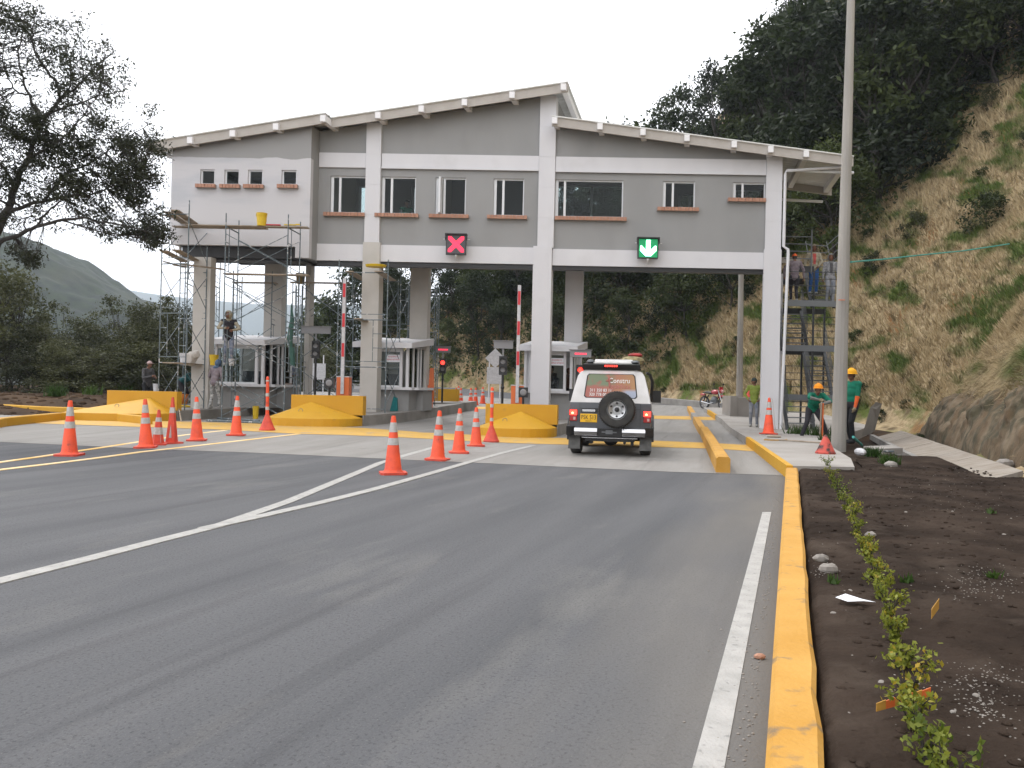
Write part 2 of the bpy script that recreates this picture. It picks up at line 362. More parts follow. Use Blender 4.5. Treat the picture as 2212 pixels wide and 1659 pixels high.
def strip(name,pts,wd,dz,mats,label=None):
    """painted line along ground points (Vectors), constant width"""
    L=[];Rr=[]
    for i,p in enumerate(pts):
        a=(pts[min(i+1,len(pts)-1)]-pts[max(i-1,0)]); a.z=0; a.normalize(); n_=Vector((-a.y,a.x,0))*wd/2
        L.append((p.x+n_.x,p.y+n_.y)); Rr.append((p.x-n_.x,p.y-n_.y))
    return sheet(name,L+Rr[::-1],dz,mats,label=label,thick=.02)
def text(name,s,size,mat_,parent,loc,rot=(R(90),0,0),ext=.002,sx=1,align='CENTER',local=True):
    c=bpy.data.curves.new(name,'FONT'); c.body=s; c.size=size; c.extrude=ext; c.align_x=align; c.align_y='CENTER'; c.resolution_u=2
    o=bpy.data.objects.new(name,c); COL.objects.link(o)
    dg=bpy.context.evaluated_depsgraph_get(); me=bpy.data.meshes.new_from_object(o.evaluated_get(dg)); me.name=name
    bpy.data.objects.remove(o); me.materials.clear(); me.materials.append(M[mat_])
    o=bpy.data.objects.new(name,me); COL.objects.link(o); o.parent=parent
    if not local and parent.name in PW: o.matrix_parent_inverse=PW[parent.name].inverted()
    o.location=loc; o.rotation_euler=rot; o.scale=(sx,1,1); return o
# building frame: s along the facade, t into depth (skewed), z up
BA=Vector((0,27.3,0)); BE=Vector((math.cos(R(1.2)),-math.sin(R(1.2)),0)); BD=Vector((.209,1,0))
def B(s,t,z): return BA+BE*s+BD*t+Vector((0,0,z))
def bbox(mb,s0,s1,t0,t1,z0,z1,mi=None,za=None,zb=None):
    za=z1 if za is None else za; zb=z1 if zb is None else zb
    return mb.hexa([B(s0,t0,z0),B(s1,t0,z0),B(s1,t1,z0),B(s0,t1,z0),B(s0,t0,za),B(s1,t0,zb),B(s1,t1,zb),B(s0,t1,za)],mi)
def bdup(o,parent,loc,name=None,rot=None,scale=None):
    c=o.copy(); COL.objects.link(c); c.parent=parent; c.location=loc
    if rot is not None: c.rotation_euler=rot
    if scale is not None: c.scale=scale
    return c
# ------------------------------------------------------------------ terrain
rng=np.random.default_rng(7); random.seed(7)
_lat=rng.random((256,256))
def vn(x,y,s):
    x=np.asarray(x)/s; y=np.asarray(y)/s; xi=np.floor(x).astype(int); yi=np.floor(y).astype(int); fx=x-xi; fy=y-yi
    fx=fx*fx*(3-2*fx); fy=fy*fy*(3-2*fy); g=lambda a,b:_lat[a%256,b%256]
    return (g(xi,yi)*(1-fx)+g(xi+1,yi)*fx)*(1-fy)+(g(xi,yi+1)*(1-fx)+g(xi+1,yi+1)*fx)*fy
def fbm(x,y,s,o=4):
    r_=0;a=.5
    for i in range(o): r_=r_+a*vn(np.asarray(x)+17*i,np.asarray(y)-31*i,s); s=s/2; a=a/2
    return r_-.47
TOE=[(.337*y+4.05,y) for y in (-20,0,8,14,20,26)]+[(14.0,30),(13.9,34),(12.4,38),(10.4,43),(8.2,49),(4.5,56),(-3,63),(-13,70),(-20,78),(-27,96),(-34,130)]
def toed(X,Y):
    X=np.asarray(X,float);Y=np.asarray(Y,float); best=np.full(X.shape,1e9); sg=np.ones(X.shape)
    for (ax,ay),(bx,by) in zip(TOE[:-1],TOE[1:]):
        dx,dy=bx-ax,by-ay; L=dx*dx+dy*dy; t=np.clip(((X-ax)*dx+(Y-ay)*dy)/L,0,1); qx=X-ax-t*dx; qy=Y-ay-t*dy; d=np.hypot(qx,qy)
        cr=(dx*(Y-ay)-dy*(X-ax)); u=d<best-1e-9; best=np.where(u,d,best); sg=np.where(u,np.where(cr<0,1,-1),sg)
    return best*sg
SMV=lambda t:(lambda c:c*c*(3-2*c))(np.clip(t,0,1))
def zgv(X,Y):
    z=.16*SMV((-X+1)/6)*SMV((Y-13)/9); t=np.maximum(Y-27,0); z=z+.033*t*t/(t+1.5); return z-.033*np.maximum(Y-87,0)
def T(X,Y,detail=True):
    X=np.asarray(X,float);Y=np.asarray(Y,float); z=zgv(X,Y)-.10
    # soil bed right of the kerb
    n_=(X-.337*Y)/1.055; z=z+.22*SMV((n_-.55)/.4)*SMV((20-Y)/3)+.12*SMV((n_-2.6)/.5)*SMV((Y-19)/2)
    # left dirt mound and the valley beyond it
    lm=SMV((-X-12.2-.2*(Y-27))/2.5)*SMV((Y-24)/6); z=z+lm*(.5+.5*fbm(X,Y,5)) 
    z=z-.33*np.maximum(Y-44,0)*SMV((-X-6-.12*(Y-44))/10)*np.where(Y<150,1,1)
    z=np.maximum(z,-38)
    d=toed(X,Y); cap=np.interp(X,[-22,-13,0,8,14,19,24,32,60],[3,6,9,12.5,14.5,18.5,26,45,80]); dd=np.maximum(d,0)
    cut=1.35*SMV(dd/.9)*SMV((26-Y)/4)+.5*SMV(dd/1.5)
    hh=cut+1.45*np.maximum(dd-.5,0); h=cap*np.tanh(hh/cap)
    if detail: h=h+np.minimum(dd,3)/3*(2.2*fbm(X,Y,9)+.9*fbm(X+50,Y,2.4,3))+np.minimum(dd,.8)*.5*fbm(X,Y,.8,2)
    return z+np.where(d>0,h,0)
def gridmesh(name,xs,ys,hf,mats,kind='structure',smooth=True,midf=None):
    X,Y=np.meshgrid(xs,ys); Z=hf(X,Y); nx,ny=len(xs),len(ys)
    v=np.stack([X,Y,Z],-1).reshape(-1,3); me=bpy.data.meshes.new(name); me.vertices.add(len(v)); me.vertices.foreach_set('co',v.astype(np.float32).ravel())
    i=np.arange((nx-1)*(ny-1)); r0=i//(nx-1); c0=i%(nx-1); a=r0*nx+c0; f=np.stack([a,a+1,a+nx+1,a+nx],-1)
    n=len(f); me.loops.add(n*4); me.loops.foreach_set('vertex_index',f.astype(np.int32).ravel()); me.polygons.add(n)
    me.polygons.foreach_set('loop_start',np.arange(0,n*4,4,dtype=np.int32)); me.polygons.foreach_set('loop_total',np.full(n,4,dtype=np.int32))
    for x in mats: me.materials.append(M[x])
    me.update(calc_edges=True)
    if midf is not None:
        cx=(X[:-1,:-1]+X[1:,1:]).ravel()/2; cy=(Y[:-1,:-1]+Y[1:,1:]).ravel()/2; me.polygons.foreach_set('material_index',midf(cx,cy).astype(np.int32))
    me.polygons.foreach_set('use_smooth',[smooth]*n); o=link(name,me); o['kind']=kind; return o
# hill material: dry grass, green grass, bare ochre soil and rock on steep faces
def hillmat():
    m=bpy.data.materials.new('grassy_slope'); m.use_nodes=True; n=m.node_tree.nodes; l=m.node_tree.links; b=n['Principled BSDF']; b.inputs['Roughness'].default_value=1; b.inputs['Specular IOR Level'].default_value=.1
    g=n.new('ShaderNodeNewGeometry')
    def nzf(s,d=6,off=0,stretch=None):
        t=n.new('ShaderNodeTexNoise'); t.inputs['Scale'].default_value=s; t.inputs['Detail'].default_value=d
        mp=n.new('ShaderNodeMapping'); mp.vector_type='TEXTURE'; mp.inputs['Location'].default_value=(off,off,0); mp.inputs['Rotation'].default_value=(0,0,R(-18.6))
        if stretch: mp.inputs['Scale'].default_value=stretch
        l.new(g.outputs['Position'],mp.inputs[0]); l.new(mp.outputs[0],t.inputs['Vector']); return t.outputs['Fac']
    def mr(x,a,c): 
        r_=n.new('ShaderNodeMapRange'); r_.inputs[1].default_value=a; r_.inputs[2].default_value=c; l.new(x,r_.inputs[0]); return r_.outputs[0]
    def mix(f,a,c):
        x=n.new('ShaderNodeMix'); x.data_type='RGBA'; l.new(f,x.inputs[0])
        for k,v in ((6,a),(7,c)):
            if isinstance(v,tuple): x.inputs[k].default_value=(*v,1)
            else: l.new(v,x.inputs[k])
        return x.outputs[2]
    c=mix(mr(nzf(6,8),.3,.7),(.24,.18,.105),(.38,.3,.185))
    c=mix(mr(nzf(1,7,3,(1.3,6.5,1.3)),.49,.6),c,(.085,.105,.03))
    c=mix(mr(nzf(1,8,11,(1.6,5,1.6)),.57,.66),c,(.21,.115,.05))
    c=mix(mr(nzf(1.6,8,23),.56,.7),c,(.12,.09,.055))
    sp=n.new('ShaderNodeSeparateXYZ'); l.new(g.outputs['Normal'],sp.inputs[0])
    st=mr(sp.outputs['Z'],.5,.36); rock=mix(mr(nzf(1.3,9,5),.4,.6),(.19,.13,.075),(.27,.24,.2))
    c=mix(st,c,rock); l.new(c,b.inputs['Base Color'])
    bp=n.new('ShaderNodeBump'); bp.inputs['Strength'].default_value=1; bp.inputs['Distance'].default_value=.12; l.new(nzf(5,9),bp.inputs['Height']); l.new(bp.outputs[0],b.inputs['Normal'])
    M['hill']=m
    for nm,ca,cb,cg in (('straw',(.27,.205,.115),(.5,.4,.245),(.085,.12,.032)),):
        m=bpy.data.materials.new(nm); m.use_nodes=True; n=m.node_tree.nodes; l=m.node_tree.links; b=n['Principled BSDF']; b.inputs['Roughness'].default_value=.9; b.inputs['Specular IOR Level'].default_value=.1
        g=n.new('ShaderNodeNewGeometry')
        r0=mr(g.outputs['Random Per Island'],0,1); c=mix(r0,ca,cb); f=mr(nzf(1,7,3,(1.3,6.5,1.3)),.48,.59); c=mix(f,c,cg); c=mix(mr(nzf(1.6,8,23),.56,.7),c,(.1,.08,.045)); l.new(c,b.inputs['Base Color']); M[nm]=m
hillmat()
M['farhill']=mat('far_forest',(.006,.011,.007),1,c2=(.02,.03,.012),scale=.16,detail=10,thr=(.35,.65),c3=(.045,.045,.028),s3=.02,thr3=(.52,.7),w3=.6,bump=1,bscale=.25)
M['farmt']=mat('distant_mountain',(.04,.06,.04),1)
xs=np.concatenate([np.linspace(-420,-70,30),np.linspace(-66,-24,43),np.linspace(-23.4,34,116),np.linspace(35,70,36),np.linspace(74,260,20)])
ys=np.concatenate([np.linspace(-25,0,11),np.linspace(.6,60,119),np.linspace(61,120,60),np.linspace(124,260,24)])
def gmid(X,Y):
    d=toed(X,Y); n_=(X-.337*Y)/1.055
    return np.where(d>-.3,0,np.where((n_>0)&(Y<27),1,2))
gridmesh('ground',xs,ys,T,['hill','soil','drysoil'],midf=gmid)
# distant hill and mountains
def hf(X,Y):
    c=np.interp(X,[-900,-520,-300,-247,-225,-209,-191,-178,-150,-110,-60],[230,160,86,70,59,50,40,27,2,-25,-40])
    k=SMV((Y-230)/190); return -40+(c+40)*k+5*fbm(X,Y,30,5)*k+5*fbm(X,Y,7,3)*k
gridmesh('hill',np.linspace(-800,-60,340),np.linspace(230,460,120),hf,['farhill'],smooth=True)
def mf(X,Y):
    k=SMV((Y-2400)/600); return -60+k*(370+60*fbm(X,Y,700,5)+35*np.sin(X/310.+1))
gridmesh('mountains',np.linspace(-2600,900,120),np.linspace(2400,3300,24),mf,['farmt'])
def floorf(X,Y): return np.full(np.shape(X),-41.)
gridmesh('valley',np.linspace(-4000,3000,8),np.linspace(120,4500,8),floorf,['farhill'])
# ------------------------------------------------------------------ road, plaza, kerbs
def P2(pts): return [tuple(G(*p)[:2]) for p in pts]
edge=[G(*p) for p in ((0,955),(342,971),(540,978),(1050,1001),(1458,1020),(1690,1027))]
RE=lambda y,c=0:(.337*y-.1+c,y)
asph=[(-30,-14),RE(-14,.15),RE(14.4,.15)]+[(p.x,p.y) for p in edge[::-1]]+[(-30,21)]
sheet('road',asph,0,'asphalt')
plaza=[(p.x,p.y) for p in edge]+[(5.3,14.2),(14.6,42),(12.5,45),(-2,50),(-14,50),(-30,44),(-30,21.2)]
sheet('concrete_pavement',plaza,0.004,'concrete')
sheet('road',[(13,40.5),(8.0,47.6),(4,54.6),(-4,61.5),(-14,68.5),(-24,77),(-30,70),(-20,60),(-10,50.5),(-2,49.8),(8,46.4),(12.2,44.5)],.008,'asphalt')
# painted band and lines
sheet('yellow_band',P2([(49,914),(107,902),(383,911),(540,915),(918,935),(1048,941),(1221,947),(1400,952),(1546,958),(1634,963),(1634,976),(1546,970),(1400,966),(1221,961),(918,948),(641,938),(488,929),(244,921)]),.010,'yellowworn')
sheet('yellow_band',P2([(960,884),(1050,884),(1110,886),(1110,881),(1050,879),(962,879)]),.010,'yellowworn')
sheet('yellow_band',P2([(1405,898),(1500,900),(1580,903),(1580,909),(1490,907),(1405,905)]),.010,'yellowworn')
def lp(pts): return [G(*p) for p in pts]
strip('road_marking',lp([(-150,1022),(0,999),(146,978),(293,956),(400,940),(488,930)]),.13,.008,'yellow_line')
strip('road_marking',lp([(-150,1034),(0,1015.5),(146,998),(303,977),(540,950),(645,938)]),.13,.009,'yellow_line')
strip('road_marking',lp([(-260,1320),(0,1256),(180,1211),(330,1172),(470,1137),(620,1085),(740,1035),(820,1001),(880,983),(940,966)]),.14,.008,'white_line')
strip('road_marking',lp([(440,1143),(560,1117),(700,1085),(800,1060),(900,1032),(1010,1000),(1090,978),(1152,963)]),.14,.0105,'white_line')
sheet('road_marking',P2([(1500,1659),(1560,1659),(1666,1107),(1647,1107)])[:0]+[tuple(G(1474,1740)[:2]),tuple(G(1550,1740)[:2]),tuple(G(1666,1107)[:2]),tuple(G(1647,1107)[:2])],.005,'white_line',thick=.02)
# dark pavement joints in the concrete
for a,b in (((1260,1000),(1500,990)),((150,944),(700,966)),((700,966),(1240,985)),((900,958),(760,972))): strip('pavement_joint',lp([a,((a[0]+b[0])/2,(a[1]+b[1])/2),b]),.018,.0055,'kerbconc')
# right-hand yellow kerb, with a slightly wavy top, chipped
def kerbrun(name,pts,wd,h,mats,bev=.02,label=None,cat='kerb',closed=False,wob=0,hs=None):
    mb=MB(); rows=[]
    for i,p in enumerate(pts):
        a=(pts[min(i+1,len(pts)-1)]-pts[max(i-1,0)]); a.z=0; a.normalize(); n_=Vector((a.y,-a.x,0))
        j=wob*(random.random()-.5); hh=(hs[i] if hs else h)+j*.4; z=p.z; w_=wd+j
        rows.append([p+Vector((0,0,-.08)),p+n_*.01+Vector((0,0,hh-bev)),p+n_*(.01+bev)+Vector((0,0,hh)),p+n_*(w_-bev)+Vector((0,0,hh)),p+n_*w_+Vector((0,0,hh-bev)),p+n_*w_+Vector((0,0,-.08))])
    k=6; vs=[v for r_ in rows for v in r_]; fs=[(i*k+j,i*k+j+1,(i+1)*k+j+1,(i+1)*k+j) for i in range(len(rows)-1) for j in range(k-1)]
    fs+=[tuple(range(k)),tuple((len(rows)-1)*k+j for j in range(k))[::-1]]
    mb.add(vs,fs); return single(name,mb,mats,label,cat)
kp=[Vector((*RE(y,.03),0)) for y in np.arange(-4,14.9,.35)]
kerbrun('kerb',kp,.19,.17,'kerby',label='long yellow painted kerb between the near road and the dark soil bed',wob=.014)
mk=[G(1515,937),G(1520,947),G(1532,968),G(1546,1000),G(1552,1021)]
def lerpline(pts,n):
    out=[]
    for a,b in zip(pts[:-1],pts[1:]): out+=[a.lerp(b,k/n) for k in range(n)]
    return out+[pts[-1]]
M0=G(1546,1021); M1=G(1512,940); M2=G(1484,886)
kerbrun('lane_divider',lerpline([M0,M1],6),.24,.27,'kerby',bev=.03,label='yellow concrete lane divider, its front end nearest the camera',cat='lane divider',wob=.01)
mb=MB()
def seg(mb,a,b,wd,h,mi):
    d=(b-a);d.z=0;d.normalize();n_=Vector((d.y,-d.x,0))*wd; mb.hexa([a+Vector((0,0,-.05)),a+n_+Vector((0,0,-.05)),b+n_+Vector((0,0,-.05)),b+Vector((0,0,-.05)),a+Vector((0,0,h)),a+n_+Vector((0,0,h)),b+n_+Vector((0,0,h)),b+Vector((0,0,h))],mi)
a_=M1.lerp(M2,.01); 
for k,(t0,t1,mi) in enumerate(((.01,.42,0),(.42,.62,1),(.62,1,0))): seg(mb,M1.lerp(M2,t0),M1.lerp(M2,t1),.2,.2,mi)
o=single('lane_divider',mb,['kerby','kerbconc'],'lower, partly unpainted divider kerb running on behind the tall yellow divider','lane divider')
# platform on the right with painted kerb faces
def zplat(x,y): return .2+max(0,zg(x,y))
platpx=[(1700,1006),(1612,944),(1560,906),(1520,880)]
pl=[tuple(G(*p,.2)[:2]) for p in platpx]
pr=[(15.0,41.5),(13.6,35),(13.0,30)]+[tuple(G(*p,.2)[:2]) for p in ((1790,945),(1785,958),(1838,990),(1846,1009))]
sheet('platform',pl+pr,.2,'pave',thick=.3)
for nm,a,b in (('first',(1700,1006),(1612,944)),('second',(1545,896.3),(1528,885.2))):
    A_=G(*a,.2);B_=G(*b,.2);A_.z-=.2;B_.z-=.2; mb=MB(); d=(B_-A_);d.z=0;d.normalize();n_=Vector((-d.y,d.x,0))
    mb.prism([A_+n_*.008+Vector((0,0,-.02)),B_+n_*.008+Vector((0,0,-.02)),B_+n_*.008+Vector((0,0,.206)),A_+n_*.008+Vector((0,0,.206))],-n_*.1)
    single('kerb',mb,'yellow','yellow painted kerb face along the platform, nearer than the bare stretch' if nm=='first' else 'short yellow painted kerb face far along the platform edge','kerb')
# low concrete wall along the far road edge
pw=[G(1400,868),G(1480,876),G(1545,884),G(1585,890)]
kerbrun('parapet_wall',lerpline([Vector((12.6,38.6,zg(12.6,38.6))),Vector((10.6,42.6,zg(10.6,42.6))),Vector((8.2,48.4,zg(8.2,48.4))),Vector((4.4,55.4,zg(4.4,55.4)))],4),.3,.34,'kerbconc',label='low weathered concrete wall at the foot of the dry slope behind the plaza',cat='low wall',wob=.05)
# drainage gutter of cast panels
gp=[]
for k in range(10):
    y0=12.6+k*1.55; y1=y0+1.54
    if y0>26: break
    c0=2.62; c1=3.55; x=lambda y,c:.337*y+c
    mb=MB(); z=lambda y,s:.06+.22*s
    mb.prism([Vector((x(y0,c0),y0,.0)),Vector((x(y0,c1),y0,.26)),Vector((x(y0,c1),y0,.18)),Vector((x(y0,c0),y0,-.1))],Vector((.337*(y1-y0),y1-y0,random.uniform(-.006,.006))))
    gp.append(mb)
gt=bpy.data.objects.new('drain_gutter',None); COL.objects.link(gt); gt['label']='pale sloping concrete drain channel at the foot of the right-hand cut bank'; gt['category']='drain channel'; PW['drain_gutter']=Matrix()
for mb in gp: part('panel',mb,'gutter',gt)
mb=MB(); mb.prism([Vector((.337*12.6+2.55,12.6,-.05)),Vector((.337*12.6+2.68,12.6,-.05)),Vector((.337*12.6+2.68,12.6,.11)),Vector((.337*12.6+2.55,12.6,.11))],Vector((.337*14,14,0))); part('edge_beam',mb,'kerbconc',gt)
# ------------------------------------------------------------------ toll building
tb=thing('toll_building','long grey and white two level toll building bridging the lanes on columns','building',tuple(B(0,1.3,0)))
def opening_wall(mb,s0,s1,t0,t1,zb,top,wins,mi=None):
    """wall from s0..s1 with openings; top is a function of s"""
    ss=sorted(set([s0,s1]+[a for w_ in wins for a in (w_[0],w_[1]) if s0<a<s1]))
    for a,b in zip(ss[:-1],ss[1:]):
        mid=(a+b)/2; ws=sorted([w_ for w_ in wins if w_[0]<mid<w_[1]],key=lambda w_:w_[2]); z=zb
        for w_ in ws: bbox(mb,a,b,t0,t1,z,w_[2],mi); z=w_[3]
        bbox(mb,a,b,t0,t1,z,None,mi,top(a),top(b)) if z>zb or not ws else bbox(mb,a,b,t0,t1,z,None,mi,top(a),top(b))
WM=[(-6.16,-4.92,7.02,8.25),(-4.46,-3.32,7.02,8.25),(-2.67,-1.66,7.02,8.25),(-.75,.26,7.02,8.25),(1.29,3.52,7.02,8.25),(4.82,5.87,7.38,8.25),(7.11,8.165,7.72,8.25)]
WL=[(-10.16,-9.69,7.75,8.24),(-9.37,-8.89,7.75,8.24),(-8.6,-8.12,7.76,8.25),(-7.5,-7.01,7.78,8.26)]
topL=lambda s:8.98+(s+11.07)*.174
topM=lambda s:9.74+(s+6.41)*.169
topR=lambda s:9.98-(s-1.27)*.117
TD=2.75
mb=MB(); bm_=lambda a,b:(a,b)
opening_wall(mb,-6.55,.76,0,.2,5.95,topM,WM); opening_wall(mb,1.27,8.2,0,.2,5.93,topR,WM)
part('wall',mb,'wallgrey',tb)
# rear wall with its own window openings
mb=MB(); WB=[(-10.4,-9.9,7.6,8.4),(-6.35,-5.75,7.45,8.6),(-4.4,-4.0,7.6,8.6),(.8,3.5,7.4,8.75),(5.3,6.1,7.6,8.5),(7.2,8.3,7.9,8.7)]
opening_wall(mb,-11.08,1.27,TD,TD+.2,5.74,topL,WB); opening_wall(mb,1.27,8.7,TD,TD+.2,5.74,topR,WB); part('rear_wall',mb,'wallgrey',tb)
mb=MB(); bbox(mb,-11.0,8.7,.27,TD,5.74,5.85); part('floor_slab',mb,'inner',tb)
mb=MB(); bbox(mb,-11.0,8.6,.06,TD,8.84,8.9); part('ceiling',mb,'inner',tb)
mb=MB()
for s in (-6.5,-3.0,.2,4.4,6.6): bbox(mb,s,s+.08,.25,TD,5.85,8.84)
part('partition',mb,'inner',tb)
mb=MB(); bbox(mb,8.5,8.7,.3,TD,5.74,None,None,9.1,9.08); part('side_wall',mb,'wallgrey',tb)
# left volume, 0.6 m proud, half repainted
m=bpy.data.materials.new('half_painted_wall'); m.use_nodes=True; n=m.node_tree.nodes; l=m.node_tree.links; b=n['Principled BSDF']; b.inputs['Roughness'].default_value=.9
g=n.new('ShaderNodeNewGeometry'); sp=n.new('ShaderNodeSeparateXYZ'); l.new(g.outputs['Position'],sp.inputs[0])
nz_=n.new('ShaderNodeTexNoise'); nz_.inputs['Scale'].default_value=1.3; nz_.inputs['Detail'].default_value=6; l.new(g.outputs['Position'],nz_.inputs[0])
a=n.new('ShaderNodeMath'); a.operation='MULTIPLY_ADD'; a.inputs[1].default_value=.22; l.new(nz_.outputs['Fac'],a.inputs[0]); l.new(sp.outputs['Z'],a.inputs[2])
r_=n.new('ShaderNodeMapRange'); r_.inputs[1].default_value=8.74; r_.inputs[2].default_value=8.76; l.new(a.outputs[0],r_.inputs[0])
mp=n.new('ShaderNodeMapping'); mp.inputs['Scale'].default_value=(.35,.35,1.6); l.new(g.outputs['Position'],mp.inputs[0])
n2=n.new('ShaderNodeTexNoise'); n2.inputs['Scale'].default_value=1.4; n2.inputs['Detail'].default_value=9; l.new(mp.outputs[0],n2.inputs[0])
r2=n.new('ShaderNodeMapRange'); r2.inputs[1].default_value=.5; r2.inputs[2].default_value=.68; l.new(n2.outputs['Fac'],r2.inputs[0])
x1=n.new('ShaderNodeMix'); x1.data_type='RGBA'; x1.inputs[6].default_value=(.5,.49,.505,1); x1.inputs[7].default_value=(.43,.435,.46,1); l.new(r2.outputs[0],x1.inputs[0])
x2=n.new('ShaderNodeMix'); x2.data_type='RGBA'; l.new(r_.outputs[0],x2.inputs[0]); l.new(x1.outputs[2],x2.inputs[6]); x2.inputs[7].default_value=(.275,.272,.27,1); l.new(x2.outputs[2],b.inputs['Base Color'])
M['halfpaint']=m
mb=MB(); opening_wall(mb,-11.08,-7.0,-.6,-.42,5.78,topL,WL); opening_wall(mb,-7.0,-6.55,-.6,-.42,5.42,topL,WL)
bbox(mb,-11.08,-10.92,-.42,TD,5.78,None,None,topL(-11.08)-.0,topL(-10.92)); part('front_wing_wall',mb,'halfpaint',tb)
mb=MB(); bbox(mb,-6.72,-6.55,-.42,.0,5.42,None,None,9.7,9.72); part('wing_side_wall',mb,'wallgrey',tb)
mb=MB(); bbox(mb,-6.54,.66,-.06,.26,5.43,5.98); bbox(mb,1.25,8.15,-.06,.26,5.41,5.95); part('lower_band',mb,'white',tb)
mb=MB(); bbox(mb,-6.53,-4.98,-.06,.05,8.52,9.0); bbox(mb,-4.45,.74,-.06,.05,8.52,9.0); bbox(mb,1.29,8.17,-.06,.05,8.5,8.99)
bbox(mb,-4.45,.74,-.09,-.06,8.5,8.56); bbox(mb,1.29,8.17,-.09,-.06,8.48,8.54); part('upper_band',mb,'white',tb)
# dark edge beams below
mb=MB(); bbox(mb,-6.55,8.15,.0,.2,5.27,5.41); bbox(mb,-10.85,-6.95,-.35,-.2,5.42,5.77); bbox(mb,-10.85,-6.9,-.2,.5,5.36,5.42); bbox(mb,-10.6,8.15,TD-.1,TD+.1,5.64,5.74); part('edge_beam',mb,'black',tb)
mb=MB(); bbox(mb,-11.0,8.3,.27,TD-.1,5.70,5.74);  part('deck',mb,'black',tb)
for s0,s1 in ((-4.96,-4.47),(.75,1.28),(8.18,8.70)):
    zt={-4.96:10.0,.75:10.98,8.18:9.2}[s0]
    mb=MB(); zc=[5.96]+[5.96+k*1.0 for k in range(1,5) if 5.96+k<zt-.2]+[zt]
    for a,b in zip(zc[:-1],zc[1:]): bbox(mb,s0,s1,-.1,.3,a+.006,b-.006); bbox(mb,s0+.006,s1-.006,-.094,.29,b-.006,b+.006)
    part('upper_column',mb,'white',tb)
for s0,s1,mt,zt in ((-4.98,-4.42,'colbare',6.05),(.63,1.24,'white',6.02),(8.15,8.72,'white',6.05)):
    mb=MB(); bbox(mb,s0,s1,-.14,.24,.15,zt); part('column',mb,mt,tb)
mb=MB(); bbox(mb,-10.36,-9.8,-.5,-.2,.3,5.4); part('column',mb,'colbare',tb)
for s0,s1 in ((-9.62,-8.98),(-8.12,-7.95),(-4.3,-3.66),(1.3,1.92),(8.62,9.1)):
    mb=MB(); bbox(mb,s0,s1,TD-.15,TD+.2,.3,5.66); part('column',mb,'white' if s0>-5 and s0!=-4.3 else 'colbare',tb)
# windows
def window(s0,s1,z0,z1,div,t,open_=False):
    fr=MB(); f=.045
    bbox(fr,s0,s1,t+.06,t+.11,z0,z0+f); bbox(fr,s0,s1,t+.06,t+.11,z1-f,z1); bbox(fr,s0,s0+f,t+.06,t+.11,z0+f,z1-f); bbox(fr,s1-f,s1,t+.06,t+.11,z0+f,z1-f)
    if div: bbox(fr,div-.04,div+.03,t+.05,t+.12,z0+f,z1-f); bbox(fr,s0+f,s0+2*f,t+.055,t+.1,z0+f,z1-f)
    o=part('window',fr,'alu',tb)
    g_=MB(); bbox(g_,s0+f,s1-f,t+.082,t+.088,z0+f,z1-f); g2=sub('pane',g_,'glass',o); 
    if open_:
        g_=MB(); bbox(g_,s0+.18,s0+.24,t-.25,t+.0,z0+.03,z1-.03); sub('sash',g_,'alu',o)
for (a,b,c,d_),dv,op in zip(WM,(-5.85,-4.13,-2.38,-.43,1.6,5.15,7.43),(0,0,1,0,0,0,0)): window(a,b,c,d_,dv,0,op)
for a,b,c,d_ in WL: window(a,b,c,d_,None,-.6)
for a,b,c,d_ in WB: window(a,b,c,d_,(a+b)/2,TD+.03)
brick_me=MB().box(-.045,.045,-.11,.11,-.055,.055).mesh('brick','brick')
def sill(s0,s1,z,t):
    mb=MB(); bbox(mb,s0+.005,s1-.005,t-.1,t+.08,z-.122,z-.005); o=part('window_sill',mb,'mortar',tb)
    n_=max(4,round((s1-s0)/.115)); st=(s1-s0)/n_
    for k in range(n_):
        c=bpy.data.objects.new('brick',brick_me); COL.objects.link(c); c.parent=o
        c.location=B(s0+st*(k+.5),t-.03+random.uniform(-.004,.004),z-.063); c.rotation_euler=(0,random.uniform(-.02,.02),-R(1.2)); c.scale=((st-.014)/.09,1,1.06)
for a,b,c,d_ in WM: sill(max(a-.18,-6.5 if a<-5 else a-.18) if a<1 or a>2 else 1.29,min(b+.13,8.17) if a>-5 or a<-6.5 else -4.96,c-.0,-.02)
for a,b,c,d_ in WL: sill(a-.1,b+.08,c-.01,-.62)
# roofs: corrugated sheet, rake fascia, purlins
def roof(name,s0,z0,s1,z1,t0,t1):
    mb=MB(); nt_=int((t1-t0)/.09); P_=lambda s,t,z:B(s,t,z)
    vs=[];k=0
    for i in range(nt_+1):
        t=t0+(t1-t0)*i/nt_; w_=.018*math.cos(i*math.pi*.667)
        vs+= [P_(s0,t,z0+w_),P_(s1,t,z1+w_),P_(s0,t,z0+w_-.035),P_(s1,t,z1+w_-.035)]
    fs=[]
    for i in range(nt_):
        a=i*4;b_=a+4; fs+=[(a,a+1,b_+1,b_),(a+2,b_+2,b_+3,a+3),(a,b_,b_+2,a+2),(a+1,a+3,b_+3,b_+1)]
    fs+=[(0,2,3,1),(nt_*4,nt_*4+1,nt_*4+3,nt_*4+2)]
    mb.add(vs,fs); part(name,mb,'roofw',tb)
    for t in (t0+.06,t1-.12):
        mb=MB(); mb.hexa([B(s0,t,z0-.31),B(s1,t,z1-.31),B(s1,t+.06,z1-.31),B(s0,t+.06,z0-.31),B(s0,t,z0-.03),B(s1,t,z1-.03),B(s1,t+.06,z1-.03),B(s0,t+.06,z0-.03)])
        part('fascia',mb,'fascia',tb)
roof('roof',-11.75,9.0,-5.95,10.03,-.95,TD+.75); roof('roof',-5.93,9.98,1.72,11.26,-.62,TD+.75); roof('roof',1.22,10.15,10.9,9.0,-.62,TD+.75)
